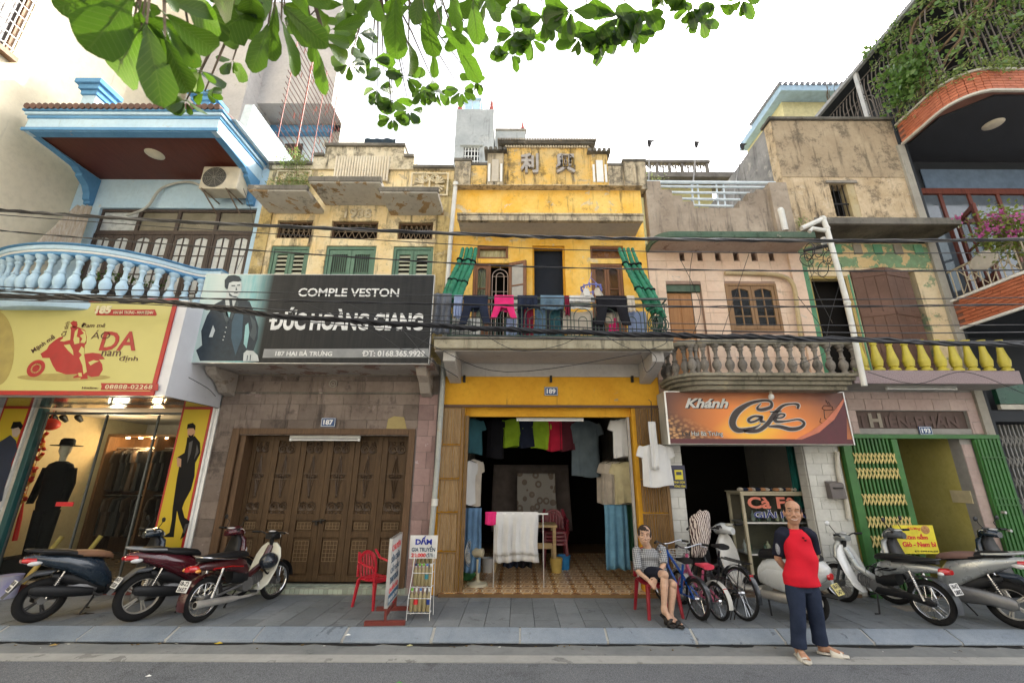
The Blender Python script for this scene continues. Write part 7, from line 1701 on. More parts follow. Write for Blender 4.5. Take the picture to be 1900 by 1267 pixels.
c2=bicycle('small pink bicycle with red saddle and pale rear mudguard between the other bicycles',(2.52,6.80,0),radians(106),.225,.80,mat('bike_pink',(.50,.10,.20),.4),mat('saddle_red',(.62,.05,.09),.4),True,mat('guard_white',(.58,.58,.55),.4),.62,.80,True,.98)
b=MB()
for z,r_ in((.50,.10),(.58,.125),(.66,.145),(.73,.155)):b.torus((.36,0,z),r_,.005,'z',20,4)
for k in range(14):a=k*pi/7;b.tube([(.36+.09*cos(a),.09*sin(a),.50),(.36+.155*cos(a),.155*sin(a),.73)],.004,4)
b.build('basket',mat('basket_white',(.60,.60,.58),.5),c2)
def zebra():
 m,nt,N,LK,B=_nt('zebra_cloth');w=N.new('ShaderNodeTexWave');w.inputs['Scale'].default_value=7;w.inputs['Distortion'].default_value=5.5;w.inputs['Detail Scale'].default_value=1.6
 LK.new(geopos(nt,(1.6,1.6,.9)),w.inputs['Vector']);LK.new(mixc(nt,ramp(nt,w.outputs['Fac'],.42,.5),(.06,.03,.03),(.60,.53,.48)),B.inputs['Base Color']);B.inputs['Roughness'].default_value=.9;return m
hp=Vector((2.83,6.93,0))+Matrix.Rotation(radians(104),3,'Z')@(Vector((.22,.03,1.10))*.97)
zc=MB();zc.loft([(hp+Vector((-.05,-.02,-.42)),(.10,0,0),(0,.06,0)),(hp+Vector((-.02,-.04,-.30)),(.14,0,0),(0,.09,0)),(hp+Vector((.02,-.03,-.1)),(.14,0,0),(0,.10,0)),(hp+Vector((.03,0,.06)),(.15,0,0),(0,.10,0)),(hp+Vector((.07,0,.15)),(.12,0,0),(0,.08,0)),(hp+Vector((.10,0,.20)),(.05,0,0),(0,.04,0))],28)
zr_=random.Random(4);zc.v=[(v[0]+.040*sin(v[2]*17+v[1]*31)+zr_.uniform(-.02,.02),v[1]+.03*sin(v[0]*40+v[2]*9),v[2]+.045*sin(v[0]*34+v[1]*20))for v in zc.v]
tag(zc.build('zebra_cloth',zebra(),None,smooth=2,sub=1),'zebra striped cloth bundled over the handlebar of the black bicycle','cloth')
# tailor banner of 187
sy=6.72;bx0,bx1=at(364,590,sy).x,at(800,590,sy).x;bz0,bz1=at(580,673,sy).z,at(580,510,sy).z
t=thing('shop_banner','black tailor banner with a suited man on teal and white lettering','shop sign',((bx0+bx1)/2,sy,bz0));bn=t
def banner():
 m,nt,N,LK,B=_nt('banner_print');g=N.new('ShaderNodeNewGeometry');sp=N.new('ShaderNodeSeparateXYZ');LK.new(g.outputs['Position'],sp.inputs[0])
 u=math_(nt,'DIVIDE',math_(nt,'SUBTRACT',sp.outputs[0],bx0),bx1-bx0)
 teal=mixc(nt,ramp(nt,noise(nt,3,5,.6,geopos(nt,(6,1,.8))),.35,.65),(.20,.42,.44),(.34,.50,.50))
 teal=mixc(nt,ramp(nt,math_(nt,'ABSOLUTE',math_(nt,'SUBTRACT',u,.07),0),.14,.0),teal,(.50,.58,.56))
 dark=mixc(nt,ramp(nt,noise(nt,2,6,.65,geopos(nt,(9,1,.6))),.3,.75),(.010,.011,.012),(.026,.027,.027))
 LK.new(mixc(nt,ramp(nt,u,.22,.30),teal,dark),B.inputs['Base Color']);B.inputs['Roughness'].default_value=.5;B.inputs['Specular IOR Level'].default_value=.25
 bump(nt,noise(nt,2.5,4,.5,geopos(nt,(1,1,7)),1.2),.25,.02,B);return m
MB().box(bx0,bx1,sy,sy+.006,bz0,bz1).build('banner_sheet',banner(),t);MB().box(bx0-.01,bx1+.012,sy+.008,sy+.1,bz0-.01,bz1+.012).build('banner_frame',M_alu,t)
def sb(*P):return[(350+x/3.8,480+y/3.8)for x,y in P]
M_su=mat('print_suit',(.018,.028,.038),.5,c2=(.03,.045,.06),scale=14);M_pf=mat('print_face',(.46,.50,.50),.5);M_pd=mat('print_shadow',(.06,.08,.09),.5)
for nm,m,k,pl in(('suit_print',M_su,0,sb((95,610),(88,510),(130,400),(180,322),(262,280),(335,272),(430,302),(458,370),(492,480),(486,560),(455,655),(405,645),(390,720),(80,720),(52,645))),('gap_print',M_pf,1,sb((143,552),(172,468),(186,505),(168,552))),('gap_print',mat('print_teal',(.26,.46,.47),.5),1,sb((388,600),(400,470),(420,452),(428,520),(408,632))),('shirt_print',M_pf,1,sb((258,285),(300,278),(334,280),(328,345),(296,352),(262,340))),('tie_print',M_su,2,sb((285,292),(306,290),(312,345),(292,350))),('shirt_print',mat('print_teal',(0,0,0)),1,sb((255,362),(300,366),(286,415),(268,405))),('neck_print',M_pf,1,sb((268,225),(352,235),(336,280),(300,292),(262,284))),('face_print',M_pf,2,sb((262,196),(270,160),(300,146),(352,150),(372,168),(374,200),(368,236),(345,266),(310,262),(280,235))),('hair_print',M_su,3,sb((254,200),(254,150),(280,120),(320,114),(356,124),(374,152),(352,162),(312,160),(284,172),(276,214),(264,214))),('brow_print',M_pd,3,sb((302,186),(328,186),(328,194),(302,194))),('brow_print',M_pd,3,sb((342,184),(364,182),(364,190),(342,192))),('nose_print',M_pd,3,sb((334,196),(344,222),(330,224))),('mouth_print',M_pd,3,sb((318,240),(346,238),(346,243),(318,245))),('jaw_print',M_pd,3,sb((282,236),(310,262),(345,266),(330,276),(286,262))),('lapel_print',M_pd,1,sb((250,300),(262,340),(286,420),(270,470),(240,380))),('lapel_print',M_pd,1,sb((338,285),(352,320),(300,430),(292,410))),('check_print',mat('print_bluecheck',(.045,.085,.12),.5),1,sb((345,330),(385,400),(375,560),(330,680),(300,560),(305,450))),('sleeve_print',M_pd,1,sb((432,400),(470,440),(480,520),(462,580),(430,540),(450,480))),('hand_print',M_pf,2,sb((388,665),(410,645),(455,650),(486,680),(496,722),(384,722))),('finger_print',M_pd,3,sb((412,680),(418,680),(414,718),(408,718))),('finger_print',M_pd,3,sb((434,676),(440,678),(436,718),(430,718)))):shape(nm,[pl],sy-.0025-.0025*k,m,t,th=.001)
for x,y in((272,452),(265,484),(258,518),(250,548),(243,572)):shape('button_print',[sb(*[(x+5*cos(a),y+5*sin(a))for a in(0,1,2,3,4,5)])],sy-.005,M_pf,t,th=.001)
M_bw=mat('banner_white',(.66,.67,.66),.5);wp=lambda a,b_,c,d:rc(350+a/3.8,480+b_/3.8,350+c/3.8,480+d/3.8,sy)
shape('banner_strip',[sb((532,636),(1692,632),(1694,696),(520,698))],sy-.0025,mat('banner_grey',(.24,.25,.255),.5),t,th=.001)
text('COMPLE VESTON',*wp(775,210,1484,268),sy-.004,M_bw,t,bold=.015);text('DỨC HOÀNG GIANG',*wp(590,345,1654,506),sy-.004,M_bw,t,bold=.045);q_=wp(572,428,625,446);MB().box(q_[0],q_[1],sy-.012,sy-.007,q_[2],q_[3]).build('letter_bar',M_bw,t)
text('187 HAI BÀ TRƯNG',*wp(614,646,1014,686),sy-.006,M_bw,t,bold=.02);q_=wp(1226,662,1246,669);MB().box(q_[0],q_[1],sy-.012,sy-.009,q_[2],q_[3]).build('letter_bar',M_bw,t);text('DT: 0168.365.9929',*wp(1232,648,1664,690),sy-.006,M_bw,t,bold=.02)
# laundry on the balcony rail of 189
def fab(n,c,v=.2):return mat('fabric_'+n,c,.9,var=v,scale=5,bmp=.25,bscale=220)
F_navy=fab('navy',(.018,.024,.045));F_pink=fab('pink',(.62,.03,.16));F_denim=fab('denim',(.10,.16,.22),.4);F_blk=fab('black',(.014,.014,.018));F_cream=fab('cream',(.48,.43,.36));F_wh=fab('white',(.58,.58,.57),.06);F_lb=fab('paleblue',(.24,.30,.46));F_mar=fab('maroon',(.16,.015,.035));F_teal=fab('teal',(.03,.09,.11));F_bl2=fab('steelblue',(.10,.17,.26))
zr_=zr+.024
def hang(name,px0,px1,py,m,lab,back=.2,nf=3,seed=1,yo=0.,cat='laundry'):
 x0,x1=at(px0,575,ry).x,at(px1,575,ry).x;zb_=at((px0+px1)/2,py,ry-.03).z
 return tag(drape(x0,x1,ry+yo,zr_,zr_-zb_,back,seed,.022,nf+1,r=.03+abs(yo)).build(name,m,None,smooth=True,solid=.006),lab,cat,'laundry on the balcony rail')
def legs(name,px0,px1,pw,py,m,lab,seed=1):
 x0,x1=at(px0,570,ry).x,at(px1,570,ry).x;zb_=at((px0+px1)/2,py,ry).z;zc=at((px0+px1)/2,572,ry).z;b=drape(x0,x1,ry,zr_,zr_-zc,.25,seed,.01,2)
 for q,s in((x0,-1),(x1,1)):
  w=(x1-x0)*.36;o=q+(0 if s<0 else-w);b.loft([((o+w/2,ry-.035,zc+.02),(w/2,0,0),(0,.02,0)),((o+w/2+s*.03,ry-.04,(zc+zb_)/2),(w*.46,0,0),(0,.022,0)),((o+w/2+s*.07,ry-.035,zb_),(w*.42,0,0),(0,.018,0))],14)
 return tag(b.build(name,m,None,smooth=True,solid=.005),lab,'laundry','laundry on the balcony rail')
legs('trousers',860,905,14,602,F_navy,'navy trousers folded over the green rail, first garment from the left',1);legs('trousers',917,953,12,592,F_pink,'hot pink trousers hung over the green rail',2)
hang('jacket',960,997,566,F_navy,'short navy top folded over the rail beside the pink trousers',nf=2,seed=3);hang('jeans',1003,1047,574,F_denim,'faded denim garment folded over the middle of the rail',nf=3,seed=4)
hang('shirt',1057,1097,560,F_wh,'white striped top folded narrowly over the rail',nf=2,seed=5);legs('trousers',1107,1162,16,604,F_blk,'black trousers hung over the rail right of the white top',6)
def low(name,px0,px1,py0,py1,m,lab,seed=0,y=None,sag=0.):
 y=y or ry+.12;x0,x1,z0,z1=rc(px0,py0,px1,py1,y);return tag(cloth(x0,x1,z1,z0,y,seed,.018,2.2,18,10,.08,sag).build(name,m,None,smooth=True,solid=.006),lab,'laundry','laundry hung behind the balcony bars')
hang('towel',842,858,590,F_lb,'pale blue towel at the left end of the rail',nf=2,seed=7);hang('cloth',1164,1178,578,F_cream,'small beige cloth beside the black trousers on the rail',nf=1,seed=8);hang('vest',1048,1056,585,F_mar,'thin maroon garment between the denim and the white top',nf=1,seed=9)
low('blanket',1045,1100,575,614,F_cream,'cream blanket hung behind the railing bars',1,sag=.04);low('shirt',960,978,568,622,F_navy,'dark navy shirt hung behind the bars',2);low('skirt',972,990,572,626,F_mar,'maroon cloth strip hung behind the bars',3);low('shirt',992,1012,575,628,F_bl2,'steel blue shirt hung behind the bars',4);low('shirt',1022,1040,570,626,F_teal,'dark teal shirt hung behind the bars',5)
low('towel',1123,1150,572,600,F_cream,'beige towel hung behind the bars near the black trousers',6);low('shirt',1131,1148,590,622,F_pink,'bright pink shirt hung behind the bars',7);low('shirt',1166,1200,578,624,F_lb,'pale blue and white shirt at the right end of the bars',8);low('shirt',940,958,590,622,F_lb,'pale blue shirt under the pink trousers',9);low('shirt',1100,1122,590,624,F_blk,'black shirt hung low behind the bars',10)
x0,x1,z0,z1=rc(803,545,836,620,ry-.02);tag(cloth(x0,x1,z1,z0,ry-.03,4,.035,3).build('grey_jacket',fab('grey',(.10,.11,.13),.5),None,smooth=True,solid=.01),'crumpled grey jacket hung on the left end of the railing','laundry','laundry on the balcony rail')
p=at(1097,535,ry-.02);t=thing('peg_hanger','round blue peg hanger with small white clothes above the rail','peg hanger',tuple(p));b=MB();Mp=mat('peg_blue',(.12,.14,.42),.4)
b.torus(p,.17,.012,'z',20,6)
for k in range(3):b.tube([p+Vector((.17*cos(k*2.1),.17*sin(k*2.1),0)),p+Vector((0,0,.2)),p+Vector((.02,0,.3))],.006,4)
b.build('ring',Mp,t,smooth=True)
for k in range(10):a=k*pi/5;c=p+Vector((.17*cos(a),.17*sin(a),0));MB().box(c.x-.012,c.x+.012,c.y-.01,c.y+.01,c.z-.05,c.z+.03).build('peg',Mp,t)
for k in range(5):a=k*pi*.4+.2;c=p+Vector((.15*cos(a),.15*sin(a),-.05));b=MB().loft([(c,(.03,0,0),(0,.012,0)),(c+Vector((0,0,-.06)),(.055,0,0),(0,.02,0)),(c+Vector((.01,0,-.14)),(.045,0,0),(0,.015,0))],10);tag(b.build('small_garment',F_wh if k%2 else F_cream,None,smooth=True),'small pale garment clipped to the round blue peg hanger','laundry','small clothes on the peg hanger')
Mgb=mat('blind_green',(.010,.105,.055),.55,c2=(.03,.23,.13),scale=9);bl_=random.Random(14)
def blind(tops,bots,lab):
 t=thing('rolled_blind',lab,'blind',tuple(bots[0]),group='rolled green blinds')
 for a,c in zip(tops,bots):
  k=34;sg_=1 if c.x<a.x else-1;P=bez([a,a.lerp(c,.3)+Vector((sg_*.03,bl_.uniform(-.05,.03),-.02)),a.lerp(c,.7)+Vector((-sg_*bl_.uniform(.0,.04),bl_.uniform(-.06,.02),-.07)),c+Vector((sg_*-.04,bl_.uniform(-.05,.05),-.05+bl_.uniform(-.08,.05)))],k//3);r0_=bl_.uniform(.034,.05);b=MB();b.tube(P,[(r0_+.009*(i%2))*(.7+.55*i/len(P))for i in range(len(P))],10);o=b.build('roll',Mgb,t,smooth=True)
  for q in(.3,.6):p=P[int(len(P)*q)];d=(P[int(len(P)*q)+1]-p).normalized();MB().loft([(p-d*.01,d.orthogonal().normalized()*.062,d.cross(d.orthogonal()).normalized()*.062),(p+d*.01,d.orthogonal().normalized()*.062,d.cross(d.orthogonal()).normalized()*.062)],10).build('tie_cord',F_blk,o)
blind([at(x,461,7.1)for x in(859,867,875,883)],[at(x,y,6.78)for x,y in((826,548),(834,551),(842,553),(850,556))],'green rolled plastic blind slanting down the left side of the balcony')
blind([at(x,461,7.1)for x in(1149,1157,1165,1173)],[at(x,y,6.78)for x,y in((1200,575),(1209,577),(1218,580),(1228,582))],'green rolled plastic blind slanting down the right side of the balcony')
c=at(1222,600,ry+.03);b=MB()
for k in range(9):b.torus(c+Vector((.012*(k-4),.006*k,0)),.12+.008*(k%3),.009,'x' if k%2 else 'y',16,4)
tag(b.build('green_hose',mat('hose_green',(.02,.075,.055),.4),None,smooth=True),'coil of dark green hose tied to the right end of the railing','hose')
x0,x1,z0,z1=rc(838,592,880,626,7.2);t=thing('outdoor_unit','white air conditioner box standing on the ochre house balcony','air conditioner',((x0+x1)/2,7.2,zfl));MB().box(x0,x1+.1,7.15,7.4,zfl,z1).build('casing',M_white,t,bev=.01);b=MB()
for i in range(9):b.box(x0+.03,x1-.05,7.14,7.147,zfl+.05+.05*i,zfl+.07+.05*i)
b.build('front_louvre',mat('louvre_grey',(.15,.16,.16),.5),t,kind='stuff')
# goods inside the tailor shop
def garment(px,py0,py1,w,Y,m,lab,yaw=0,sl=.2,seed=0,grp='garments hung in the tailor shop',nm='shirt'):
 p=at(px,py0,Y);z1=at(px,py1,Y).z;b=MB();tshirt(b,p,w,p.z-z1,yaw,.05,sl,seed);t=thing(nm,lab,'garment',tuple(p),group=grp);b.build('cloth',m,t,smooth=True);MB().tube([p+Vector((-.12,0,-.03)),p+Vector((0,0,.01)),p+Vector((.12,0,-.03))],.006,4).tube([p,p+Vector((0,0,.07)),p+Vector((.03,0,.1)),p+Vector((.05,0,.08))],.004,4).build('hanger',M_blkp,t)
Gl=fab('lime',(.26,.42,.03));Gr=fab('crimson',(.42,.02,.05));Gg=fab('greyblue',(.10,.13,.15));Gd=fab('check',(.09,.02,.03))
MB().tube([(XC+.2,9.0,at(1020,772,9).z),(XD-.2,9.0,at(1020,772,9).z)],.014,6).build('hanging_pole',M_alu,h9)
for q in((952,777,829,.42,Gl,'lime green polo shirt hung left under the tailor shop ceiling'),(1003,779,832,.42,Gl,'lime green polo shirt hung beside the crimson shirt'),(978,778,830,.40,F_navy,'navy shirt hung between the two lime green shirts'),(1030,779,836,.40,Gr,'crimson shirt hung under the tailor shop ceiling'),(1049,779,836,.38,Gd,'dark checked shirt hung next to the crimson shirt'),(1084,780,884,.60,Gg,'long grey blue gown hung under the tailor shop ceiling'),(920,778,850,.36,F_blk,'black shirt hung left of the lime green shirts')):garment(q[0],q[1],q[2],q[3],9.0,q[4],q[5],seed=q[0])
garment(876,776,842,.45,8.1,F_teal,'teal blue shirt hung at the top left of the tailor shop',.5,seed=3);garment(1157,776,848,.46,8.0,F_wh,'white printed T-shirt hung at the top right of the tailor shop',-.2,seed=4)
garment(880,852,938,.42,8.2,F_cream,'cream shirt on the left rail of the tailor shop',.9,.22,5);garment(872,855,935,.42,8.0,F_wh,'white shirt at the front of the left rail of the tailor shop',1.1,.22,6)
Gk=fab('khaki',(.42,.37,.22))
for i,(px,Y)in enumerate(((1125,9.1),(1135,8.8),(1147,8.5),(1160,8.15))):garment(px,856,934,.46,Y,Gk if i>2 else F_cream,'khaki short sleeved shirt at the front of the right rail' if i==3 else 'beige shirt packed on the right rail behind the khaki shirt',-.25,.2,i)
def sheet(nm,px0,px1,py0,py1,Y,m,lab,seed=0,amp=.03,nf=3,cat='fabric'):x0,x1,z0,z1=rc(px0,py0,px1,py1,Y);return tag(cloth(x0,x1,z1,z0,Y,seed,amp,nf,30,14,.05).build(nm,m,None,smooth=True,solid=.008),lab,cat,'cloth hung in the tailor shop')
sheet('skirt_cloth',859,892,942,1062,8.0,fab('blue',(.12,.22,.36)),'long blue cloth hung low at the left of the tailor shop',2);sheet('skirt_cloth',1124,1166,936,1056,8.2,fab('skyblue',(.11,.24,.34)),'long blue grey cloth hung low at the right of the tailor shop',3);sheet('green_cloth',1163,1184,936,1040,8.35,fab('bottle',(.04,.12,.07)),'bottle green cloth beside the long blue grey cloth',4)
sheet('back_cloth',915,1056,862,985,10.6,fab('darkgrey',(.10,.085,.08)),'wide dark grey cloth closing the back of the tailor shop',5)
def dots():
 m,nt,N,LK,B=_nt('dotted_blanket');v=N.new('ShaderNodeTexVoronoi');v.inputs['Scale'].default_value=5.5;LK.new(geopos(nt),v.inputs['Vector']);d=v.outputs['Distance']
 LK.new(mixc(nt,math_(nt,'MULTIPLY',math_(nt,'LESS_THAN',d,.42),math_(nt,'GREATER_THAN',d,.2)),(.26,.25,.23),(.15,.12,.10)),B.inputs['Base Color']);B.inputs['Roughness'].default_value=.95;return m
sheet('patterned_blanket',960,1030,878,966,10.2,dots(),'grey blanket with dark rings hung at the back of the tailor shop',6,.04,2)
yr2=gnd(990,1091,.05).y;zt_=at(966,953,yr2).z;xa,xb=at(915,953,yr2).x,at(1017,953,yr2).x
t=thing('drying_rack','thin metal drying rack carrying the white cloth at the tailor shop entrance','drying rack',((xa+xb)/2,yr2,.06));MB().tube([(xa,yr2,zt_),(xb,yr2,zt_)],.013,8).build('top_rail',M_white,t)
for x in(at(917,1000,yr2).x,at(1008,1000,yr2).x):MB().tube([(x,yr2,.058),(x,yr2,zt_)],.010,6).build('leg',M_alu,t)
def onrack(px0,px1,py,m,lab,back,seed,nf=5):x0,x1=at(px0,980,yr2).x,at(px1,980,yr2).x;tag(drape(x0,x1,yr2,zt_+.012,zt_-at((px0+px1)/2,py,yr2).z,back,seed,.03,nf,r=.018).build('draped_sheet',m,None,smooth=True,solid=.005),lab,'cloth','cloths on the drying rack')
onrack(918,999,1030,F_wh,'big white cloth with wavy hem over the drying rack',.75,3);onrack(900,921,975,F_pink,'small crimson pink cloth at the left end of the drying rack',.1,4,2)
for i,(px,m,l)in enumerate(((948,F_navy,'navy trousers dangling behind the white cloth'),(975,F_blk,'black shorts dangling behind the white cloth'))):x0,x1,z0,z1=rc(px-14,1000,px+12,1052,yr2+.3);tag(cloth(x0,x1,z1,z0,yr2+.3,i,.03,2).build('trousers',m,None,smooth=True,solid=.02),l,'garment')
yt=9.0;x0,x1,z0,z1=rc(915,968,1034,976,yt);t=thing('sewing_table','plain wooden work table behind the drying rack in the tailor shop','table',((x0+x1)/2,yt,.06));Mt=wood('pale_wood',(.38,.26,.12),(.48,.35,.18),axis=0);MB().box(x0,x1,yt,yt+.6,z0-.02,z0+.02).build('tabletop',Mt,t)
for x in(x0+.04,x1-.06):
 for y in(yt+.03,yt+.55):MB().box(x-.03,x+.03,y-.03,y+.03,.058,z0-.021).build('leg',Mt,t)
MB().box(x0+.1,x1-.1,yt+.05,yt+.08,.45,.55).build('stretcher',Mt,t)
yf=gnd(888,1086,.05).y;xf_=at(886,1080,yf).x;zh=at(896,1025,yf).z;t=thing('pedestal_fan','cream pedestal fan standing at the left of the tailor shop floor','fan',(xf_,yf,.058));Mf=mat('fan_cream',(.46,.42,.30),.45)
MB().lathe([(.17,.058),(.16,.09),(.06,.11),(.04,.13)],(xf_,yf,0),20).build('base',Mf,t,smooth=True);MB().tube([(xf_,yf,.12),(xf_,yf,zh-.1)],.03,10).build('stem',Mf,t,smooth=True);Rf=Matrix.Rotation(radians(70),3,'Z')@Matrix.Rotation(pi/2,3,'X');c=Vector((xf_+.02,yf,zh));MB().lathe([(.05,-.12),(.075,-.08),(.07,.06),(.03,.08)],c,14,Rf).build('motor',Mf,t,smooth=True)
b=MB();n_=Rf@Vector((0,0,-1));c2=c-n_*-.16;b.v=[];e1=n_.orthogonal().normalized();e2=n_.cross(e1)
for rr2 in(.08,.13,.18,.215):b.loft([(c2+(e1*cos(a)+e2*sin(a))*rr2,(e1*cos(a)+e2*sin(a))*.004,n_*.004)for a in[k*2*pi/24 for k in range(24)]],5,closed=True)
for k in range(28):a=k*2*pi/28;d=e1*cos(a)+e2*sin(a);b.tube([c2+n_*.03,c2+d*.15+n_*.03,c2+d*.215,c2+d*.15-n_*.03],.0025,3)
b.build('guard',M_alr,t,kind='stuff');b=MB()
for k in range(3):a=k*2*pi/3;d=e1*cos(a)+e2*sin(a);s=e1*-sin(a)+e2*cos(a);b.loft([(c2+d*.03,s*.03,n_*.006),(c2+d*.12,s*.07+n_*.02,n_*.006),(c2+d*.19,s*.05+n_*.015,n_*.005)],8)
b.build('fan_blades',mat('blade_grey',(.25,.26,.24),.4),t,smooth=True)
p=gnd(866,1078,.06);b=MB().ell(p+Vector((0,.1,.11)),(.14,.12,.13),14,9);b.v=[(v[0]+.02*sin(v[2]*60),v[1]+.015*sin(v[0]*70),max(v[2],.06))for v in b.v];b.tube([p+Vector((0,.1,.22)),p+Vector((.03,.1,.3))],[.04,.02],6);tag(b.build('green_bag',fab('baggreen',(.05,.18,.07)),None,smooth=True),'knotted green plastic bag by the left pier of the tailor shop','bag')
for i,(px,py,m,l,w)in enumerate(((905,1035,F_wh,'white plastic tub under the sewing table',.11),(1032,1035,mat('tub_yellow',(.5,.36,.1),.5),'ochre bucket beside the sewing table',.12),(1046,1030,mat('stool_blue',(.03,.22,.5),.4),'small blue plastic stool inside the tailor shop',.13))):p=at(px,py,9.0+.3*(i==2));tag(MB().lathe([(w*.8,.058),(w,.28),(w*1.05,.3),(w*.9,.3),(w*.75,.1)],(p.x,p.y,0),16).build('bucket',m,None,smooth=True),l,'bucket')
p=at(1212,826,f-.2);p1=at(1208,745,f-.2)
garment(1215,824,902,.52,f-.22,F_wh,'large white T-shirt hung outside in front of the brown cane screen',.08,.17,2,'white clothes hung outside');t=tag(MB().tube([p1+Vector((0,.12,.05)),p1,at(1211,815,f-.22)],.007,5).build('hanging_cord',M_cable,None),'cord holding the white T-shirts at the pier','cord')
x0,x1,z0,z1=rc(1206,782,1220,872,f-.3);tag(cloth(x0,x1,z1,z0,f-.3,2,.015,1.5,10,10).build('white_cloth',F_lb if 0 else F_wh,None,smooth=True,solid=.006),'narrow white cloth hung in front of the large white T-shirt','cloth','white clothes hung outside')
# cafe front: counter, poster, light inside
cy=7.95;x0,x1,z0,z1=rc(1372,915,1520,1085,cy);z0=.055;xl_=at(1386,1000,cy).x;xr_=at(1530,1000,cy).x;zt_=at(1450,914,cy).z
t=thing('glass_cabinet','glass fronted drinks cabinet with cafe lettering behind the standing man','cabinet',((xl_+xr_)/2,cy,.055));Mc=mat('cabinet_beige',(.42,.37,.26),.5)
b=MB();e=.045
for x in(xl_,xr_-e):b.box(x,x+e,cy,cy+e,z0,zt_);b.box(x,x+e,cy+.5,cy+.5+e,z0,zt_)
for z in(z0,zt_-e):b.box(xl_+e,xr_-e,cy,cy+e,z,z+e);b.box(xl_+e,xr_-e,cy+.5,cy+.5+e,z,z+e)
b.build('cabinet_frame',Mc,t);zm=[at(1450,y,cy).z for y in(970,1029)]
for z in zm:MB().box(xl_+.005,xr_-.005,cy+.004,cy+.54,z-.012,z+.012).build('shelf',M_alu,t)
MB().box(xl_+.02,xr_-.02,cy+.53,cy+.545,z0+.05,zt_-.05).build('back_panel',mat('cabinet_back',(.10,.085,.06),.7),t);piece('glass_pane',glassmat('cab_glass',(.9,.94,.92),.03),t,((xl_+xr_)/2,cy+.012,(z0+zt_)/2),(xr_-xl_-.09,.006,zt_-z0-.09));MB().box(xl_-.02,xr_+.02,cy-.02,cy+.56,zt_+.001,zt_+.02).build('top_board',Mc,t)
a,c=xl_+.1,xr_-.12;text('Cà Fê',a,a+(c-a)*.75,zm[0]+.23,zm[0]+.42,cy+.004,mat('letter_salmon',(.66,.20,.13),.5),t,bold=.03);text('GIẢI KHÁT',a+.08,c,zm[0]+.08,zm[0]+.215,cy+.003,mat('letter_white',(.65,.65,.65),.5),t,bold=.05);text('GIẢI KHÁT',a+.08,c,zm[0]+.08,zm[0]+.215,cy-.002,mat('letter_blue',(.02,.04,.22),.5),t,bold=.01)
rn=random.Random(6);x=xl_+.09;k=0
while x<xr_-.08:
 for z in(zm[0]+.013,zm[1]+.013):
  if rn.random()<.8:h_=rn.uniform(.12,.22);r_=rn.uniform(.022,.04);tag(MB().lathe([(r_,z),(r_,z+h_*.6),(r_*.35,z+h_*.78),(r_*.35,z+h_)],(x,cy+.2+rn.uniform(-.05,.15),0),10).build('bottle',[mat('bottle_green',(.03,.07,.04),.15),mat('bottle_clear',(.22,.24,.22),.15),mat('carton_cream',(.45,.42,.30),.6)][k%3],None,smooth=True),('dark green bottle on a shelf of the drinks cabinet','clear bottle on a shelf of the drinks cabinet','cream carton on a shelf of the drinks cabinet')[k%3],'bottle','bottles in the drinks cabinet')
  k+=1
 x+=.085
for i in range(16):MB().ell((xl_+.06+(xr_-xl_-.12)*i/15,cy+.1+.1*rn.random(),zt_+.05),(.06,.06,.035),8,5).build('bag_roll',[F_cream,F_navy,mat('fabric_rust',(.40,.2,.1),.8)][i%3],None,smooth=True,label=('cream','navy','rust')[i%3]+' wrapped packet in the row on top of the drinks cabinet',category='packet',group='packets on the drinks cabinet')
x0,x1,z0,z1=rc(1239,863,1272,906,f-.03);t=thing('wall_poster','small navy and yellow poster on the white tiled cafe pillar','poster',((x0+x1)/2,f-.03,z0));MB().box(x0,x1,f-.035,f-.018,z0,z1).build('board',mat('poster_navy',(.025,.028,.07),.4),t);w_,h_=x1-x0,z1-z0
MB().box(x0+w_*.4,x0+w_*.85,f-.039,f-.0355,z0+h_*.38,z0+h_*.8).build('product_print',mat('poster_yellow',(0,0,0)),t);MB().box(x0+w_*.48,x0+w_*.78,f-.042,f-.0395,z0+h_*.58,z0+h_*.72).build('product_print',M_gryp,t);text('TINH GỌN',x0+w_*.3,x0+w_*.92,z0+h_*.2,z0+h_*.32,f-.038,mat('poster_yellow',(0,0,0)),t,bold=.02);text('VỮNG TÂM',x0+w_*.3,x0+w_*.92,z0+h_*.05,z0+h_*.17,f-.038,mat('poster_yellow',(0,0,0)),t,bold=.02)
tag(cloth(at(1462,870,8.1).x,at(1500,870,8.1).x,2.62,1.25,8.05,3,.04,5).build('teal_curtain',fab('curtainteal',(.015,.10,.085)),None,smooth=True,solid=.006),'teal net curtain at the right side of the dark cafe doorway','curtain')
MB().box(at(1500,950,f+.3).x,px1 if 0 else at(1512,950,f+.3).x,f+.26,f+.34,0,2.6).build('cafe_door_post',wood('post_brown',(.14,.08,.035),(.2,.12,.06)),h1)
tag(MB().lathe([(.13,.0),(.15,.3),(.155,.31),(.14,.31)],(at(22,1080,f-.2).x,f-.25,0),16).build('paint_bucket',mat('bucket_white',(.5,.5,.5),.4,c2=(.2,.2,.5),scale=3),None,smooth=True),'white and blue paint bucket by the jacket shop step at the left edge','bucket')
for px in(100,20):tag(MB().tube([gnd(px,1090,0)+Vector((0,.1,.17)),gnd(px,1090,0)+Vector((.12,.4,.8))],.035,10).build('bamboo_cane',mat('bamboo_yellow',(.45,.32,.08),.5),None,smooth=True),'yellow bamboo cane leaning in the window of the jacket shop','bamboo','bamboo canes in the jacket shop window')
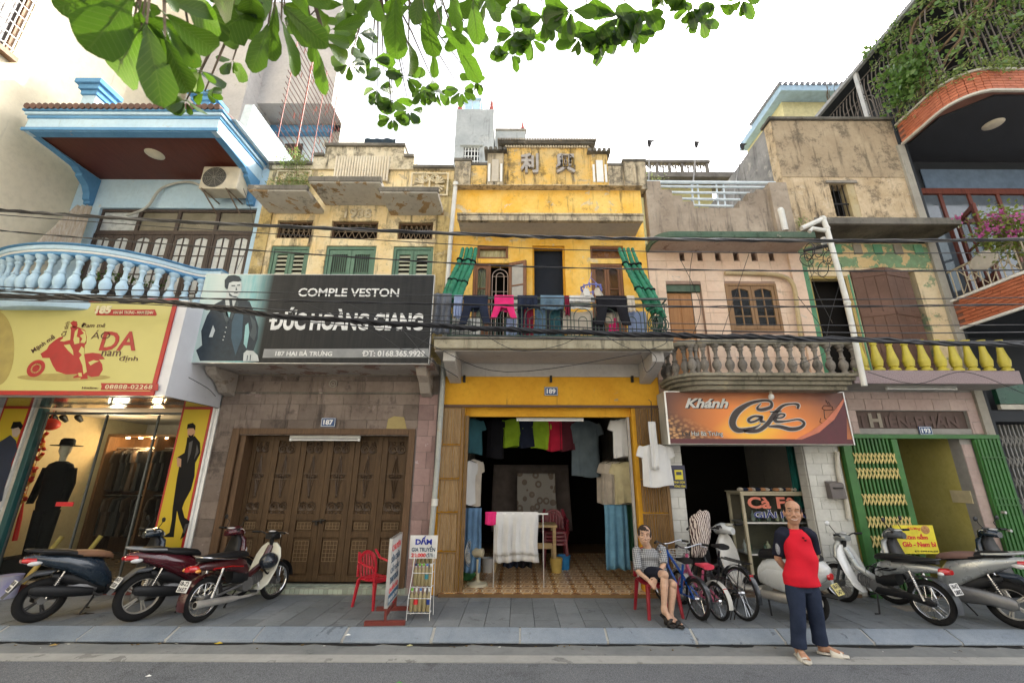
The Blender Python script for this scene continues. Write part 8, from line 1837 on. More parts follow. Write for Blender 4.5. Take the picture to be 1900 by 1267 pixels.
# red plastic chairs
M_rp=mat('red_plastic',(.46,.012,.028),.3,var=.08,spec=.6);M_rpd=mat('dark_red_plastic',(.17,.010,.022),.35)
def chair(label,loc,rz,m,seat=.42,arms=True,sc=1.,grp='red plastic chairs'):
 t=thing('plastic_chair',label,'chair',loc,rz,grp,local=True);t.scale=(sc,)*3;w=.22
 MB().loft([((0,-.22,seat-.02),(.19,0,0),(0,0,.02)),((0,-.20,seat),(.225,0,0),(0,0,.018)),((0,0,seat-.015),(.225,0,0),(0,0,.016)),((0,.19,seat),(.21,0,0),(0,0,.018))],18,.5).build('seat',m,t,smooth=True)
 for sx_ in(-1,1):
  for sy_,nm in((-1,0),(1,1)):MB().loft([((sx_*.20,sy_*.18,seat-.01),(.028,0,0),(0,.028,0)),((sx_*.235,sy_*.235,0),(.020,0,0),(0,.018,0))],8,.6).build('leg',m,t,smooth=True)
 if arms:
  for s in(-1,1):MB().loft([((s*.225,-.19,seat),(.018,0,0),(0,.03,0)),((s*.245,-.21,seat+.16),(.016,0,0),(0,.028,0)),((s*.255,-.17,seat+.20),(.03,0,0),(0,.02,.02)),((s*.255,0,seat+.215),(.03,0,0),(0,0,.012)),((s*.235,.18,seat+.26),(.028,0,0),(0,0,.016)),((s*.19,.24,seat+.38),(.03,0,0),(0,.012,.02))],10,.7).build('arm',m,t,smooth=True)
 b=MB();b.loft([((.205*cos(a)*(1 if sin(a)<.9 else 1),.21+.06*max(0,sin(a)),seat+.02+.35*max(0,sin(a))**.6),(.03*cos(a)if abs(cos(a))>.3 else 0,0,.03 if abs(cos(a))<=.9 else.005),(0,.012,0))for a in[pi*k/12 for k in range(13)]],8,.7)
 for k in(-2,-1,0,1,2):b.loft([((k*.065,.205,seat),(.020,0,0),(0,.007,0)),((k*.066,.245,seat+.2),(.022,0,0),(0,.007,0)),((k*.06,.265,seat+.355-.02*abs(k)),(.02,0,0),(0,.007,0))],6,.7)
 b.build('backrest',m,t,smooth=True);return t
p=gnd(716,1100);chair('bright red plastic armchair standing empty before the carved doors',(p.x,7.05,0),radians(62),M_rp,sc=.86)
p=gnd(1224,1140);SX,SY=p.x,6.70;chair('dark red plastic chair under the seated old man',(SX,SY,0),radians(8),mat('dark_red2',(.26,.008,.02),.35),.40,False)
for k in range(4):chair('dark red chair in the stack at the back of the tailor shop',(at(1030,1030,9.6).x,9.6,.058+.07*k),0,M_rpd,.44,True,1.,'stacked dark red chairs')
# pavement signs, vinegar bottles
p=gnd(719,1150);t=thing('pavement_sign','narrow white repair sign on a maroon stand turned away beside the red chair','sign board',(gnd(727,1140).x,6.50,0),radians(94),local=True);Ms=mat('stand_maroon',(.16,.035,.028),.5);W2,z0,z1=.33,.2,.98
M_sb=mat('sign_offwhite',(.58,.58,.56),.5)
MB().box(-W2,W2,-.012,.012,z0,z1).build('board',M_sb,t);MB().box(-W2-.015,-W2,-.02,.02,z0-.01,z1+.015).box(W2,W2+.015,-.02,.02,z0-.01,z1+.015).box(-W2,W2,-.02,.02,z1,z1+.015).box(-W2,W2,-.02,.02,z0-.012,z0).build('board_frame',M_alu,t);MB().box(-W2+.01,W2-.01,-.0155,-.0125,z0+.01,z0+.12).build('blue_band',mat('band_blue',(.03,.12,.22),.5),t)
for s,a,c,m in(('CHUYÊN',.86,.97,M_red),('SỬA CHỮA',.72,.83,mat('letter_navy',(.03,.07,.12),.5)),('CẮT GẤU',.59,.70,mat('letter_navy',(0,0,0))),('THAY KHÓA',.46,.57,mat('letter_navy',(0,0,0))),('QUẦN ÁO',.34,.45,M_red),('189 Hai Bà Trưng',.225,.30,M_sb)):text(s,-W2*.85,W2*.85,a*.96,c*.95,-.017 if m is M_sb else-.014,m,t,bold=.005)
for s in(-1,1):MB().box(s*W2*.93-.015,s*W2*.93+.015,-.015,.015,.04,z0-.012).build('leg',Ms,t);MB().box(s*W2*.93-.025,s*W2*.93+.025,-.25,.25,0,.05).build('foot',Ms,t)
MB().box(-W2*.9,W2*.9,-.012,.012,.09,.12).build('crossbar',Ms,t)
p=gnd(778,1146);rx,ry2=p.x,p.y;t=thing('bottle_rack','white wire rack of vinegar bottles on the pavement by the cane screen','bottle rack',(rx,ry2,0));b=MB();lv=[(.08,-.02,.145),(.36,.07,.135),(.62,.15,.12)]
for z,dy,w in lv:
 y=ry2+dy
 for zz,yo in((z,0),(z+.17,-.06)):b.tube([(rx-w,y-.06,zz),(rx+w,y-.06,zz),(rx+w,y+.05,zz),(rx-w,y+.05,zz)],.0045,4,closed=True)
 for k in range(5):xx=rx-w+2*w*k/4;b.tube([(xx,y-.06,z),(xx,y+.05,z)],.004,4)
for s in(-1,1):b.tube([(rx+s*.15,ry2-.09,0),(rx+s*.145,ry2-.08,.25),(rx+s*.135,ry2+.01,.5),(rx+s*.12,ry2+.09,.95)],.006,5).tube([(rx+s*.15,ry2+.16,0),(rx+s*.12,ry2+.2,.95)],.006,5)
b.build('wire_frame',mat('wire_white',(.6,.6,.57),.4),t);x0,x1,z0,z1=rc(760,993,811,1036,ry2+.05)
def vin():return mat('vinegar_bottle',(.36,.29,.14),.12,c2=(.42,.36,.20),scale=8,trans=.25)
caps=[mat('cap_green',(.16,.5,.04),.4),mat('cap_white',(.66,.66,.64),.4),mat('cap_blue',(.08,.22,.5),.4),mat('cap_navy',(.02,.03,.1),.4)];CI=[[0,1,2,1,1],[3,0,0,2,1],[0,1,1,1]];lab={(0,1):'red',(0,4):'blue',(1,3):'teal',(2,1):'blue',(2,2):'blue',(2,3):'blue',(2,0):'white'}
nmz=['green','white','blue','navy'];rw=['bottom','middle','top'];od=['first','second','third','fourth','fifth']
for r_,(z,dy,w)in enumerate(lv):
 n=len(CI[r_])
 for k in range(n):
  x=rx-w+.032+(2*w-.064)*k/(n-1);y=ry2+dy;o=MB().lathe([(.024,z+.006),(.029,z+.02),(.029,z+.17),(.024,z+.2),(.012,z+.235),(.012,z+.25)],(x,y,0),12).build('vinegar_bottle',vin(),None,smooth=True);ORG[o]=Vector((0,0,0))
  lb=lab.get((r_,k));tag(o,'%s capped vinegar bottle%s, %s from left in rack %s row'%(nmz[CI[r_][k]],' with a %s label'%lb if lb else '',od[k],rw[r_]),'bottle','vinegar bottles on the wire rack');MB().lathe([(.016,z+.25),(.016,z+.275)],(x,y,0),10).build('cap',caps[CI[r_][k]],o,smooth=True);MB().lathe([(.0125,z+.22),(.0125,z+.249)],(x,y,0),8).build('neck',caps[1],o)
  if lb:MB().lathe([(.0305,z+.09),(.0305,z+.15)],(x,y,0),12).build('bottle_label',{'red':M_red,'blue':mat('label_blue',(.02,.05,.25),.4),'teal':mat('label_teal',(.03,.2,.25),.4),'white':caps[1]}[lb],o,smooth=True)
t=thing('price_sign','white vinegar price sign standing above the bottle rack','sign board',((x0+x1)/2,ry2+.05,z0));MB().box(x0,x1,ry2+.06,ry2+.072,z0,z1).build('board',mat('sign_offwhite',(0,0,0)),t);w_,h_=x1-x0,z1-z0;Mlb=mat('letter_royal',(.015,.03,.30),.5);y=ry2+.057
text('DẤM',x0+w_*.2,x0+w_*.8,z0+h_*.60,z0+h_*.97,y,Mlb,t,bold=.04);text('GIA TRUYỀN',x0+w_*.08,x0+w_*.93,z0+h_*.30,z0+h_*.57,y,mat('letter_navy',(0,0,0)),t,bold=.02);text('20.000',x0+w_*.07,x0+w_*.6,z0+h_*.06,z0+h_*.23,y,M_red,t,bold=.03);text('đ/lít',x0+w_*.62,x0+w_*.93,z0+h_*.06,z0+h_*.24,y,mat('letter_navy',(0,0,0)),t)
for s in(-1,1):MB().box((x0+x1)/2+s*w_*.35-.006,(x0+x1)/2+s*w_*.35+.006,ry2+.073,ry2+.085,z0-.1,z1-.03).build('batten',Mt,t)
x,y=gnd(158,1124).x,gnd(158,1124).y;pts=[(x+.11*(1+.5*sin(k*2.7))*cos(k*.63),y+.045*(1+.5*cos(k*1.9))*sin(k*.63))for k in range(10)];MB().prism(pts,.002,.0035,'z').build('oil_stain',mat('oil',(.01,.01,.012),.25),None,kind='stuff')
for px,py,m,l,r_ in((405,1186,mat('leaf_yellow',(.42,.30,.03),.6),'fallen yellow leaf at the foot of the kerb',.045),(98,1180,mat('leaf_tan',(.35,.24,.08),.6),'fallen tan leaf in the gutter at the left',.04),(645,1175,M_white,'scrap of white paper lying on the kerb',.03),(760,1196,mat('leaf_pale',(.4,.38,.2),.6),'crumpled pale scrap at the kerb foot',.035),(740,1263,mat('leaf_green2',(.08,.28,.05),.6),'small green leaf on the asphalt',.03),(275,1241,M_white,'white and red scrap on the asphalt',.025)):
 p=gnd(px,py,-.1 if py>1178 else-.02);p.z=-.107 if py>1178 and py<1200 else(-.118 if py>1200 else-.028);tag(MB().loft([(p+Vector((-r_,0,.004)),(0,.004,0),(0,0,.002)),(p+Vector((0,0,.012)),(0,r_*.6,.004),(0,0,.003)),(p+Vector((r_,.01,.006)),(0,.004,0),(0,0,.002))],8).build('litter',m,None),l,'litter')
p=gnd(1700,1122);MB().box(p.x-.26,p.x+.26,p.y-.14,p.y+.14,-.02,.004).build('drain_frame',M_conc,None,label='small concrete framed drain cover in the pavement at the right',category='drain cover')
# people
def skin(name,c):
 m=mat(name,c,.5,var=.12,scale=22,bmp=.15,bscale=160);B=m.node_tree.nodes['Principled BSDF'];B.inputs['Subsurface Weight'].default_value=.12;B.inputs['Subsurface Radius'].default_value=(.02,.008,.005);B.inputs['Subsurface Scale'].default_value=.4;return m
def limb(b,pts,rs,n=14):
 b.tube(pts,rs,n)
 for p,r in zip(pts,rs):b.ell(p,r*.98,12,8)
def head(b,H,R,s=1.0,jowl=1.0):
 """skull, jaw, nose, ears, brow and lips, facing -y in its own frame; H = centre of the head"""
 def e(c,r):b.ell(H+R@(Vector(c)*s),tuple(x*s for x in r),16,10,R)
 e((0,.015,.035),(.078,.096,.088));e((0,-.01,-.03),(.070,.082,.085));e((0,-.035,-.085),(.048*jowl,.045,.036));e((0,-.05,-.055),(.052*jowl,.045,.045))
 for q in(-1,1):
  e((q*.036,-.068,-.022),(.026,.022,.020));e((q*.034,-.082,.030),(.027,.014,.010));e((q*.079,.012,-.01),(.011,.024,.034));e((q*.017,-.097,-.040),(.012,.012,.009))
 b.tube([H+R@(Vector((0,-.086,.020))*s),H+R@(Vector((0,-.099,-.012))*s),H+R@(Vector((0,-.108,-.036))*s)],[.009*s,.011*s,.015*s],8)
 e((0,-.090,-.066),(.024,.012,.008));e((0,-.088,-.079),(.022,.012,.009))
def face(t,H,R,s=1.0,smile=False,squint=.6):
 def E(nm,m,c,r):MB().ell(H+R@(Vector(c)*s),tuple(x*s for x in r),12,8,R).build(nm,m,t,smooth=True)
 for q in(-1,1):
  E('eye',mat('eye_white',(.55,.52,.48),.25),(q*.033,-.0835,.010),(.0145,.008,.0068*squint));E('iris',mat('iris_dark',(.012,.008,.006),.15),(q*.032,-.0905,.010),(.0055,.003,.0055*squint));E('eyelid',MATS['lid'],(q*.033,-.085,.0185),(.017,.008,.0045));E('eyebrow',MATS['hair_dark'],(q*.034,-.0935,.037),(.021,.005,.0042))
 if smile:
  P=[H+R@(Vector((x,-.103+5.5*x*x,-.071+9*x*x))*s)for x in(-.03,-.02,-.01,0,.01,.02,.03)];MB().tube(P,[.001*s]+[.0042*s]*5+[.001*s],8).build('teeth',mat('teeth',(.68,.64,.56),.3),t,smooth=True)
  for dz in(.006,-.007):MB().tube([p+Vector((0,-.001,dz))for p in P],[.0015]+[.0038]*5+[.0015],6).build('lip',MATS['lip'],t,smooth=True)
 else:MB().tube([H+R@(Vector((x,-.101+6*x*x,-.0725-3*x*x))*s)for x in(-.026,-.012,0,.012,.026)],[.001,.0022,.0025,.0022,.001],6).build('lip',MATS['lip'],t,smooth=True)
def hand(b,W,d,up,s=1.0,curl=.5,side=1):
 """palm and five fingers from the wrist W along d; up = back of the hand"""
 d=d.normalized();u=(up-d*up.dot(d)).normalized();l=d.cross(u)*side
 b.loft([(W,l*.022*s,u*.016*s),(W+d*.04*s,l*.036*s,u*.014*s),(W+d*.085*s,l*.038*s,u*.012*s)],12,.8)
 for k,L in enumerate((.066,.078,.072,.056)):
  p=W+d*.08*s+l*(.027-.018*k)*s;q1=(d-u*curl*.6).normalized();q2=(d-u*curl*1.6).normalized();q3=(d-u*curl*3).normalized();a=p+q1*L*.45*s;c=a+q2*L*.32*s
  limb(b,[p,a,c,c+q3*L*.25*s],[.0088*s,.0082*s,.0075*s,.006*s],8)
 p=W+d*.025*s+l*.026*s;limb(b,[p,p+(d*.5+l*.8).normalized()*.035*s,p+(d*.8+l*.5-u*.3).normalized()*.065*s],[.012*s,.0105*s,.008*s],8)
mat('hair_dark',(.014,.011,.010),.6);mat('lid',(.36,.21,.14),.55);mat('lip',(.30,.12,.09),.5)
def slipper(t,heel,toe,w,m,strap2=True):
 d=(toe-heel).normalized();l=Vector((-d.y,d.x,0)).normalized();u=l.cross(d)*-1 if l.cross(d).z<0 else l.cross(d);b=MB();L=(toe-heel).length
 b.loft([(heel+d*L*k,l*w*ww,u*.013)for k,ww in((0,.55),(.06,.8),(.3,.78),(.6,.95),(.85,.95),(.97,.7),(1,.4))],16,.8);o=b.build('sandal',m,t,smooth=True);b=MB()
 for k0,k1 in(((.46,.62),(.70,.82))if strap2 else((.42,.80),)):b.loft([(heel+d*L*(k0+(k1-k0)*j/3),l*w*1.02,u*(.062-.012*j))for j in range(4)],16,.9,caps=False)
 b.build('sandal_strap',m,o,smooth=True,solid=.005)
def foot(b,A,heel,toe,w=.042):
 d=(toe-heel).normalized();l=Vector((-d.y,d.x,0)).normalized();L=(toe-heel).length;u=Vector((0,0,1));u=(u-d*u.dot(d)).normalized()
 b.loft([(heel+d*L*k+u*h,l*w*ww,u*hh)for k,h,ww,hh in((.06,.045,.55,.03),(.18,.05,.75,.04),(.42,.048,.75,.036),(.68,.034,.95,.022),(.82,.028,.95,.016))],14,.9);limb(b,[A,heel+d*L*.22+u*.05],[.042,.044])
 for k in range(5):p=heel+d*L*(.80-.012*k)+l*w*(.72-.36*k)+u*.026;r=.0125 if k==0 else.0085;limb(b,[p,p+d*L*(.12-.012*k)-u*.004],[r,r*.85],8)
Y0=5.64;G=gnd(1510,1214,-.115);X0_=G.x
t=thing('person','smiling balding man in a red shirt with navy sleeves standing on the road edge','person',(X0_,Y0,-.115));P_=lambda px,py,y:at(px,py,y)
Ms1=skin('skin_tan',(.42,.235,.15));HH=P_(1471,951,Y0-.02);Rh=Matrix.Rotation(radians(4),3,'Y')@Matrix.Rotation(radians(-27),3,'Z')@Matrix.Rotation(radians(-4),3,'X')
hipz,shz=P_(1490,1075,Y0).z,P_(1476,988,Y0).z;cx0=P_(1475,990,Y0).x;hx=P_(1487,1080,Y0).x;b=MB();head(b,HH,Rh,1.16,1.1)
nb=Vector((cx0,Y0+.02,shz+.04));limb(b,[HH+Vector((.0,.02,-.07)),nb],[.056,.06]);b.loft([(nb,(.07,0,0),(0,.06,0)),(nb+Vector((0,0,-.06)),(.13,0,0),(0,.08,0)),(nb+Vector((.01,0,-.25)),(.14,0,0),(0,.09,0)),(Vector((hx,Y0,hipz)),(.13,0,0),(0,.09,0))],16)
SL,SR=P_(1449,988,Y0+.02),P_(1503,989,Y0+.02);EL,ER=P_(1443,1036,Y0+.12),P_(1514,1032,Y0+.12);WL,WR=P_(1464,1063,Y0+.2),P_(1497,1060,Y0+.21)
for s_,e_,w_,sd in((SL,EL,WL,1),(SR,ER,WR,-1)):limb(b,[s_,s_.lerp(e_,.5),e_,e_.lerp(w_,.4),w_],[.05,.045,.038,.037,.026]);hand(b,w_,(w_-e_)+Vector((0,.0,-.05)),Vector((0,1,0)),.95,.5,sd)
AL,AR=P_(1483,1205,Y0-.06),P_(1523,1197,Y0+.03);gz_=-.112;hL,tL=Vector((AL.x,AL.y+.05,gz_+.012)),Vector((AL.x-.03,AL.y-.18,gz_+.012));hR,tR=Vector((AR.x-.04,AR.y+.03,gz_+.012)),Vector((AR.x+.19,AR.y-.11,gz_+.012));AL.z=AR.z=gz_+.11
foot(b,AL,hL,tL);foot(b,AR,hR,tR);KL,KR=P_(1480,1135,Y0-.06),P_(1512,1132,Y0);PL,PR=Vector((hx-.09,Y0,hipz)),Vector((hx+.09,Y0,hipz))
for p,k,a in((PL,KL,AL),(PR,KR,AR)):limb(b,[p,k,a],[.075,.05,.038])
o=b.build('body',Ms1,t,remesh=.0042)
face(t,HH,Rh,1.16,True,.45)
b=MB();b.ell(HH+Rh@Vector((0,.046,.046)),(.098,.104,.094),18,12,Rh)
for q in(-1,1):b.ell(HH+Rh@Vector((q*.080,.012,.040)),(.016,.060,.048),12,8,Rh)
b.v=[v for v in b.v];b.build('hair',mat('hair_short',(.035,.024,.019),.8,bmp=.6,bscale=300),t,smooth=True,remesh=.006)
b=MB();zc=lambda v:v
def ringz(cx,y,z,w,d):return(Vector((cx,y,z)),(w,0,0),(0,d,0))
hem=P_(1492,1087,Y0).z;secs=[ringz(cx0,Y0+.02,shz+.045,.085,.075),ringz(cx0,Y0+.02,shz+.01,.15,.09),ringz(cx0+.003,Y0+.01,shz-.06,.165,.105),ringz(cx0+.012,Y0,shz-.18,.168,.112),ringz(cx0+.03,Y0-.01,(shz+hem)/2,.176,.12),ringz(hx-.01,Y0-.01,hem+.12,.188,.125),ringz(hx+.012,Y0,hem,.205,.135)]
b.loft(secs,40);fr=random.Random(3)
def folds(b,c,a=.006):
 out=[]
 for v in b.v:dx,dz=v[0]-c.x,v[2]-c.z;out.append((v[0],v[1]+a*sin(dx*17+dz*21+3*sin(dz*5))+a*.5*sin(dz*30-dx*22+1+2*sin(dx*8)),v[2]))
 b.v=out;return b
def dens(secs,k=5):
 out=[]
 for i in range(len(secs)-1):
  for j in range(k):f_=j/k;out.append(tuple(Vector(p).lerp(Vector(q),f_)for p,q in zip(secs[i],secs[i+1])))
 return out+[secs[-1]]
b=MB();b.loft(dens(secs),44,.9);folds(b,nb).build('shirt',mat('shirt_red',(.58,.016,.032),.85,var=.1,bmp=.3,bscale=260),t,smooth=2,sub=1)
M_nv=mat('sleeve_navy',(.016,.018,.032),.85,bmp=.3,bscale=260)
for s_,e_,q in((SL,EL,-1),(SR,ER,1)):
 d=(e_-s_);n_=Vector((cx0+q*.085,Y0+.02,shz+.04));b=MB();sc_=[(n_,Vector((q*.03,0,.03)),(0,.07,0)),(s_+Vector((-q*.05,0,.01)),Vector((q*.045,0,.055)),(0,.085,0)),(s_+Vector((q*.012,0,-.03)),Vector((.05,0,q*.07))if 0 else Vector((q*.05,0,.045)),(0,.08,0)),(s_+d*.45,Vector((q*.064,0,.014)),(0,.07,0)),(s_+d*.92,Vector((q*.066,0,.012)),(0,.068,0))];b.loft(dens(sc_),22);folds(b,s_,.004).build('sleeve',M_nv,t,smooth=2,sub=1)
MB().tube([nb+Vector((.072*cos(a),.062*sin(a)-.01,.008+.022*sin(a)))for a in[k*pi/12 for k in range(24)]],.009,6,closed=True).build('collar',M_nv,t,smooth=True)
b=MB();pc=P_(1494,998,Y0-.14)
for k in range(2):b.box(pc.x+.02*k-.012,pc.x+.02*k+.006,pc.y+.022,pc.y+.034,pc.z-.03*k-.006,pc.z-.03*k+.008)
b.build('chest_print',M_blackp,t)
q=SL.lerp(EL,.55);MB().ell((q.x-.040,q.y-.036,q.z-.01),(.024,.030,.070),12,8).build('sleeve_print',mat('print_lightgrey',(.16,.17,.20),.7,c2=(.30,.31,.34),scale=60),t)
M_jn=mat('jeans_navy',(.016,.024,.048),.85,c2=(.028,.038,.068),scale=9,bmp=.4,bscale=200)
b=MB();b.loft([ringz(hx,Y0,hipz+.10,.13,.07),ringz(hx,Y0,hipz+.02,.155,.08),ringz(hx,Y0,hipz-.07,.172,.098),ringz(hx,Y0,hipz-.12,.15,.1)],28)
for p,k,a in((PL,KL,AL),(PR,KR,AR)):
 ss=dens([(p,(.095,0,0),(0,.088,0)),(p.lerp(k,.5),(.096,0,0),(0,.1,0)),(k,(.082,0,0),(0,.086,0)),(k.lerp(a,.6),(.076,0,0),(0,.08,0)),(a+Vector((0,0,-.02)),(.078,0,0),(0,.084,0))],4);b.loft(ss,20)
folds(b,nb,.004).build('jeans',M_jn,t,remesh=.010)
M_sl=mat('slipper_white',(.58,.55,.48),.5)
slipper(t,hL+Vector((0,.01,0)),tL+Vector((-.005,-.03,0)),.052,M_sl,False);slipper(t,hR,tR+Vector((.028,-.014,0)),.052,M_sl,False)
ys=SY;t=thing('person','old man in a grey checked shirt and dark shorts sitting on a red chair','person',(SX,ys,0));Ms2=skin('skin_old',(.50,.32,.225));mat('lid',(0,0,0))
HH=P_(1196,993,ys-.06);Rh=Matrix.Rotation(radians(6),3,'Y')@Matrix.Rotation(radians(-12),3,'Z');hc=Vector((SX-.02,ys+.06,.47));nb=P_(1202,1017,ys);b=MB();head(b,HH,Rh,1.08,1.0);limb(b,[HH+Vector((0,.02,-.07)),nb],[.05,.054])
b.loft([(nb,(.06,0,0),(0,.05,0)),(nb+Vector((0,.02,-.08)),(.13,0,0),(0,.08,0)),(nb.lerp(hc,.5)+Vector((0,.03,0)),(.13,0,0),(0,.09,0)),(hc,(.14,0,0),(0,.1,0))],16)
SL,SR=P_(1180,1021,ys-.01),P_(1229,1018,ys-.01);EL,ER=P_(1184,1060,ys-.12),P_(1231,1048,ys-.14);WL,WR=P_(1203,1076,ys-.30),P_(1217,1071,ys-.30)
limb(b,[SL,EL,WL],[.045,.036,.026]);limb(b,[SR,ER,WR],[.045,.036,.026]);hand(b,WL,Vector((.05,-.06,-.05)),Vector((0,-.6,.8)),.92,.55,-1);hand(b,WR,Vector((-.05,-.05,-.07)),Vector((0,-.8,.5)),.92,.35,1)
K1,K2=P_(1233,1066,ys-.42),P_(1249,1084,ys-.40);A1=P_(1232,1126,ys-.46);A2=P_(1245,1150,ys-.42);A2 .z=.105
H1,H2=hc+Vector((-.085,-.05,.03)),hc+Vector((.095,-.05,.0))
limb(b,[H1,K1,K1 .lerp(A1,.35),A1],[.07,.055,.052,.033]);limb(b,[H2,K2,K2 .lerp(A2,.35),A2],[.07,.052,.05,.033])
h1_,t1_=A1+Vector((-.02,.05,-.075)),A1+Vector((.05,-.14,-.155));h2_,t2_=Vector((A2 .x-.03,A2 .y+.05,.016)),Vector((A2 .x+.07,A2 .y-.17,.016));foot(b,A1,h1_,t1_,.038);foot(b,A2,h2_,t2_,.038);b.build('body',Ms2,t,remesh=.0042)
face(t,HH,Rh,1.08,False,.5)
b=MB();b.ell(HH+Rh@Vector((0,.038,.052)),(.093,.10,.09),18,12,Rh);b.ell(HH+Rh@Vector((-.03,-.045,.094)),(.055,.045,.03),12,8,Rh)
for q in(-1,1):b.ell(HH+Rh@Vector((q*.076,.0,.025)),(.016,.05,.05),12,8,Rh)
for k in range(5):b.tube([HH+Rh@Vector((-.05+.022*k,-.07,.088)),HH+Rh@Vector((-.055+.026*k,-.096,.06))],[.012,.003],6)
b.build('hair',mat('hair_brownblack',(.030,.020,.016),.6,bmp=.6,bscale=200),t,remesh=.006)
def check():
 m,nt,N,LK,B=_nt('checked_shirt');s=N.new('ShaderNodeSeparateXYZ');LK.new(geopos(nt,(1,1,1)),s.inputs[0]);w=[math_(nt,'GREATER_THAN',math_(nt,'FRACT',math_(nt,'MULTIPLY',s.outputs[k],40),0),.58)for k in(0,2)]
 LK.new(mixc(nt,math_(nt,'MULTIPLY',math_(nt,'ADD',*w),.5),(.36,.37,.38),(.055,.06,.075)),B.inputs['Base Color']);B.inputs['Roughness'].default_value=.9;return m
Mk=check();mid=nb.lerp(hc,.5);b=MB();b.loft(dens([(nb+Vector((0,.0,.005)),(.075,0,0),(0,.062,0)),(nb+Vector((0,.01,-.03)),(.145,0,0),(0,.085,0)),(nb+Vector((.0,.015,-.10)),(.192,0,0),(0,.12,0)),(mid+Vector((0,.02,.02)),(.192,0,0),(0,.14,0)),(hc+Vector((0,-.02,.06)),(.20,0,0),(0,.16,0)),(hc+Vector((0,-.03,-.01)),(.205,0,0),(0,.17,0))]),40,.9);folds(b,nb,.006).build('shirt',Mk,t,smooth=2,sub=1)
for s_,e_,q in((SL,EL,-1),(SR,ER,1)):d=e_-s_;b=MB();b.loft(dens([(s_+Vector((-q*.06,.01,.02)),Vector((q*.03,0,.05)),(0,.075,0)),(s_+Vector((q*.0,0,-.005)),Vector((q*.05,0,.035)),(0,.068,-.01)),(s_+d*.5,Vector((q*.060,0,.0)),(0,.060,-.035)),(s_+d*.95,Vector((q*.062,0,.0)),(0,.060,-.036))]),20);folds(b,s_,.004).build('sleeve',Mk,t,smooth=2,sub=1)
for q in(-1,1):MB().add([nb+Vector((q*.012,-.075,-.035)),nb+Vector((q*.068,-.05,.015)),nb+Vector((q*.085,-.068,-.025)),nb+Vector((q*.055,-.088,-.065))],[(0,1,2,3)]).build('collar',Mk,t,solid=.008)
b=MB();b.loft([(hc+Vector((0,.03,.0)),(.17,0,0),(0,.14,0)),(hc+Vector((0,.02,-.05)),(.17,0,0),(0,.14,0))],20)
for h_,k_ in((H1,K1),(H2,K2)):limb(b,[h_,h_.lerp(k_,.72)],[.095,.082])
b.build('shorts',mat('shorts_navy',(.014,.016,.026),.85),t,remesh=.01)
M_sd=mat('sandal_black',(.018,.016,.015),.6);slipper(t,h1_+Vector((0,.01,-.02)),t1_+Vector((.008,-.025,-.02)),.05,M_sd);slipper(t,h2_+Vector((-.004,.01,0)),t2_+Vector((.01,-.03,0)),.05,M_sd)
# overhanging street tree, creeper, bougainvillea
def leafmat(name,c1,c2,tr=.5,veins=False):
 m,nt,N,LK,B=_nt(name);oi=N.new('ShaderNodeObjectInfo');n_=noise(nt,9,3,.5,geopos(nt));c=mixc(nt,ramp(nt,math_(nt,'ADD',math_(nt,'MULTIPLY',oi.outputs['Random'],.6),math_(nt,'MULTIPLY',n_,.4)),.2,.8),c1,c2)
 tc=N.new('ShaderNodeTexCoord');sp=N.new('ShaderNodeSeparateXYZ');LK.new(tc.outputs['Object'],sp.inputs[0]);ay=math_(nt,'ABSOLUTE',sp.outputs[1],0);ve=ramp(nt,math_(nt,'SINE',math_(nt,'MULTIPLY',math_(nt,'SUBTRACT',sp.outputs[0],math_(nt,'MULTIPLY',ay,.9)),70),0),.82,1)
 if veins:c=mixc(nt,math_(nt,'MULTIPLY',math_(nt,'MAXIMUM',ve,ramp(nt,ay,.012,.004)),.30),c,(.16,.22,.05));c=mixc(nt,math_(nt,'MULTIPLY',ramp(nt,noise(nt,60,4,.7,geopos(nt)),.64,.70),.6),c,(.10,.06,.015));bump(nt,ve,.25,.01,B)
 LK.new(c,B.inputs['Base Color']);B.inputs['Roughness'].default_value=.32;tl=N.new('ShaderNodeBsdfTranslucent');LK.new(mixc(nt,.45,c,(.18,.36,.015)),tl.inputs[0]);mx=N.new('ShaderNodeMixShader');mx.inputs[0].default_value=tr;LK.new(B.outputs[0],mx.inputs[1]);LK.new(tl.outputs[0],mx.inputs[2]);LK.new(mx.outputs[0],N['Material Output'].inputs[0]);return m
M_leaf=leafmat('tree_leaf',(.010,.034,.006),(.05,.12,.012),.40,True);M_bark=plaster('bark',(.09,.07,.05),(.14,.11,.08))
tr=thing('street_tree','broad leaved street tree whose leafy branches hang over the top of the view','tree',(-3.6,-.9,-.12))
OUT=[(0,0),(.05,.035),(.18,.10),(.38,.175),(.58,.235),(.76,.25),(.90,.19),(.97,.10),(1,0)]
def leafmesh(seed,wk=1.0):
 rn=random.Random(seed);b=MB();n=len(OUT);cv=rn.uniform(.08,.22);tw=rn.uniform(-.25,.25)
 for i,(t_,w)in enumerate(OUT):
  z=-cv*t_*t_;wv=.02*sin(i*2.1+seed)
  for s in(-1,-.5,0,.5,1):b.v.append((t_,s*w*wk+wv*abs(s),z+abs(s)*w*.22+tw*s*w*t_+(.012 if s==0 else 0)))
 for i in range(n-1):
  for k in range(4):b.f.append((i*5+k,i*5+k+1,i*5+6+k,i*5+5+k));b.m.append(0)
 b.tube([(-.12,0,.01),(0,0,0),(.5,0,-cv*.25+.006),(.97,0,-cv*.94)],[.010,.010,.007,.002],5);me=bpy.data.meshes.new('leaf');me.from_pydata(b.v,[],b.f);me.materials.append(M_leaf);me.polygons.foreach_set('use_smooth',[True]*len(me.polygons));return me
LM=[leafmesh(i,.9+.05*(i%4))for i in range(6)];rn=random.Random(12);OR=ORG[tr];cnt=[0];nodes=[]
RX=MB()
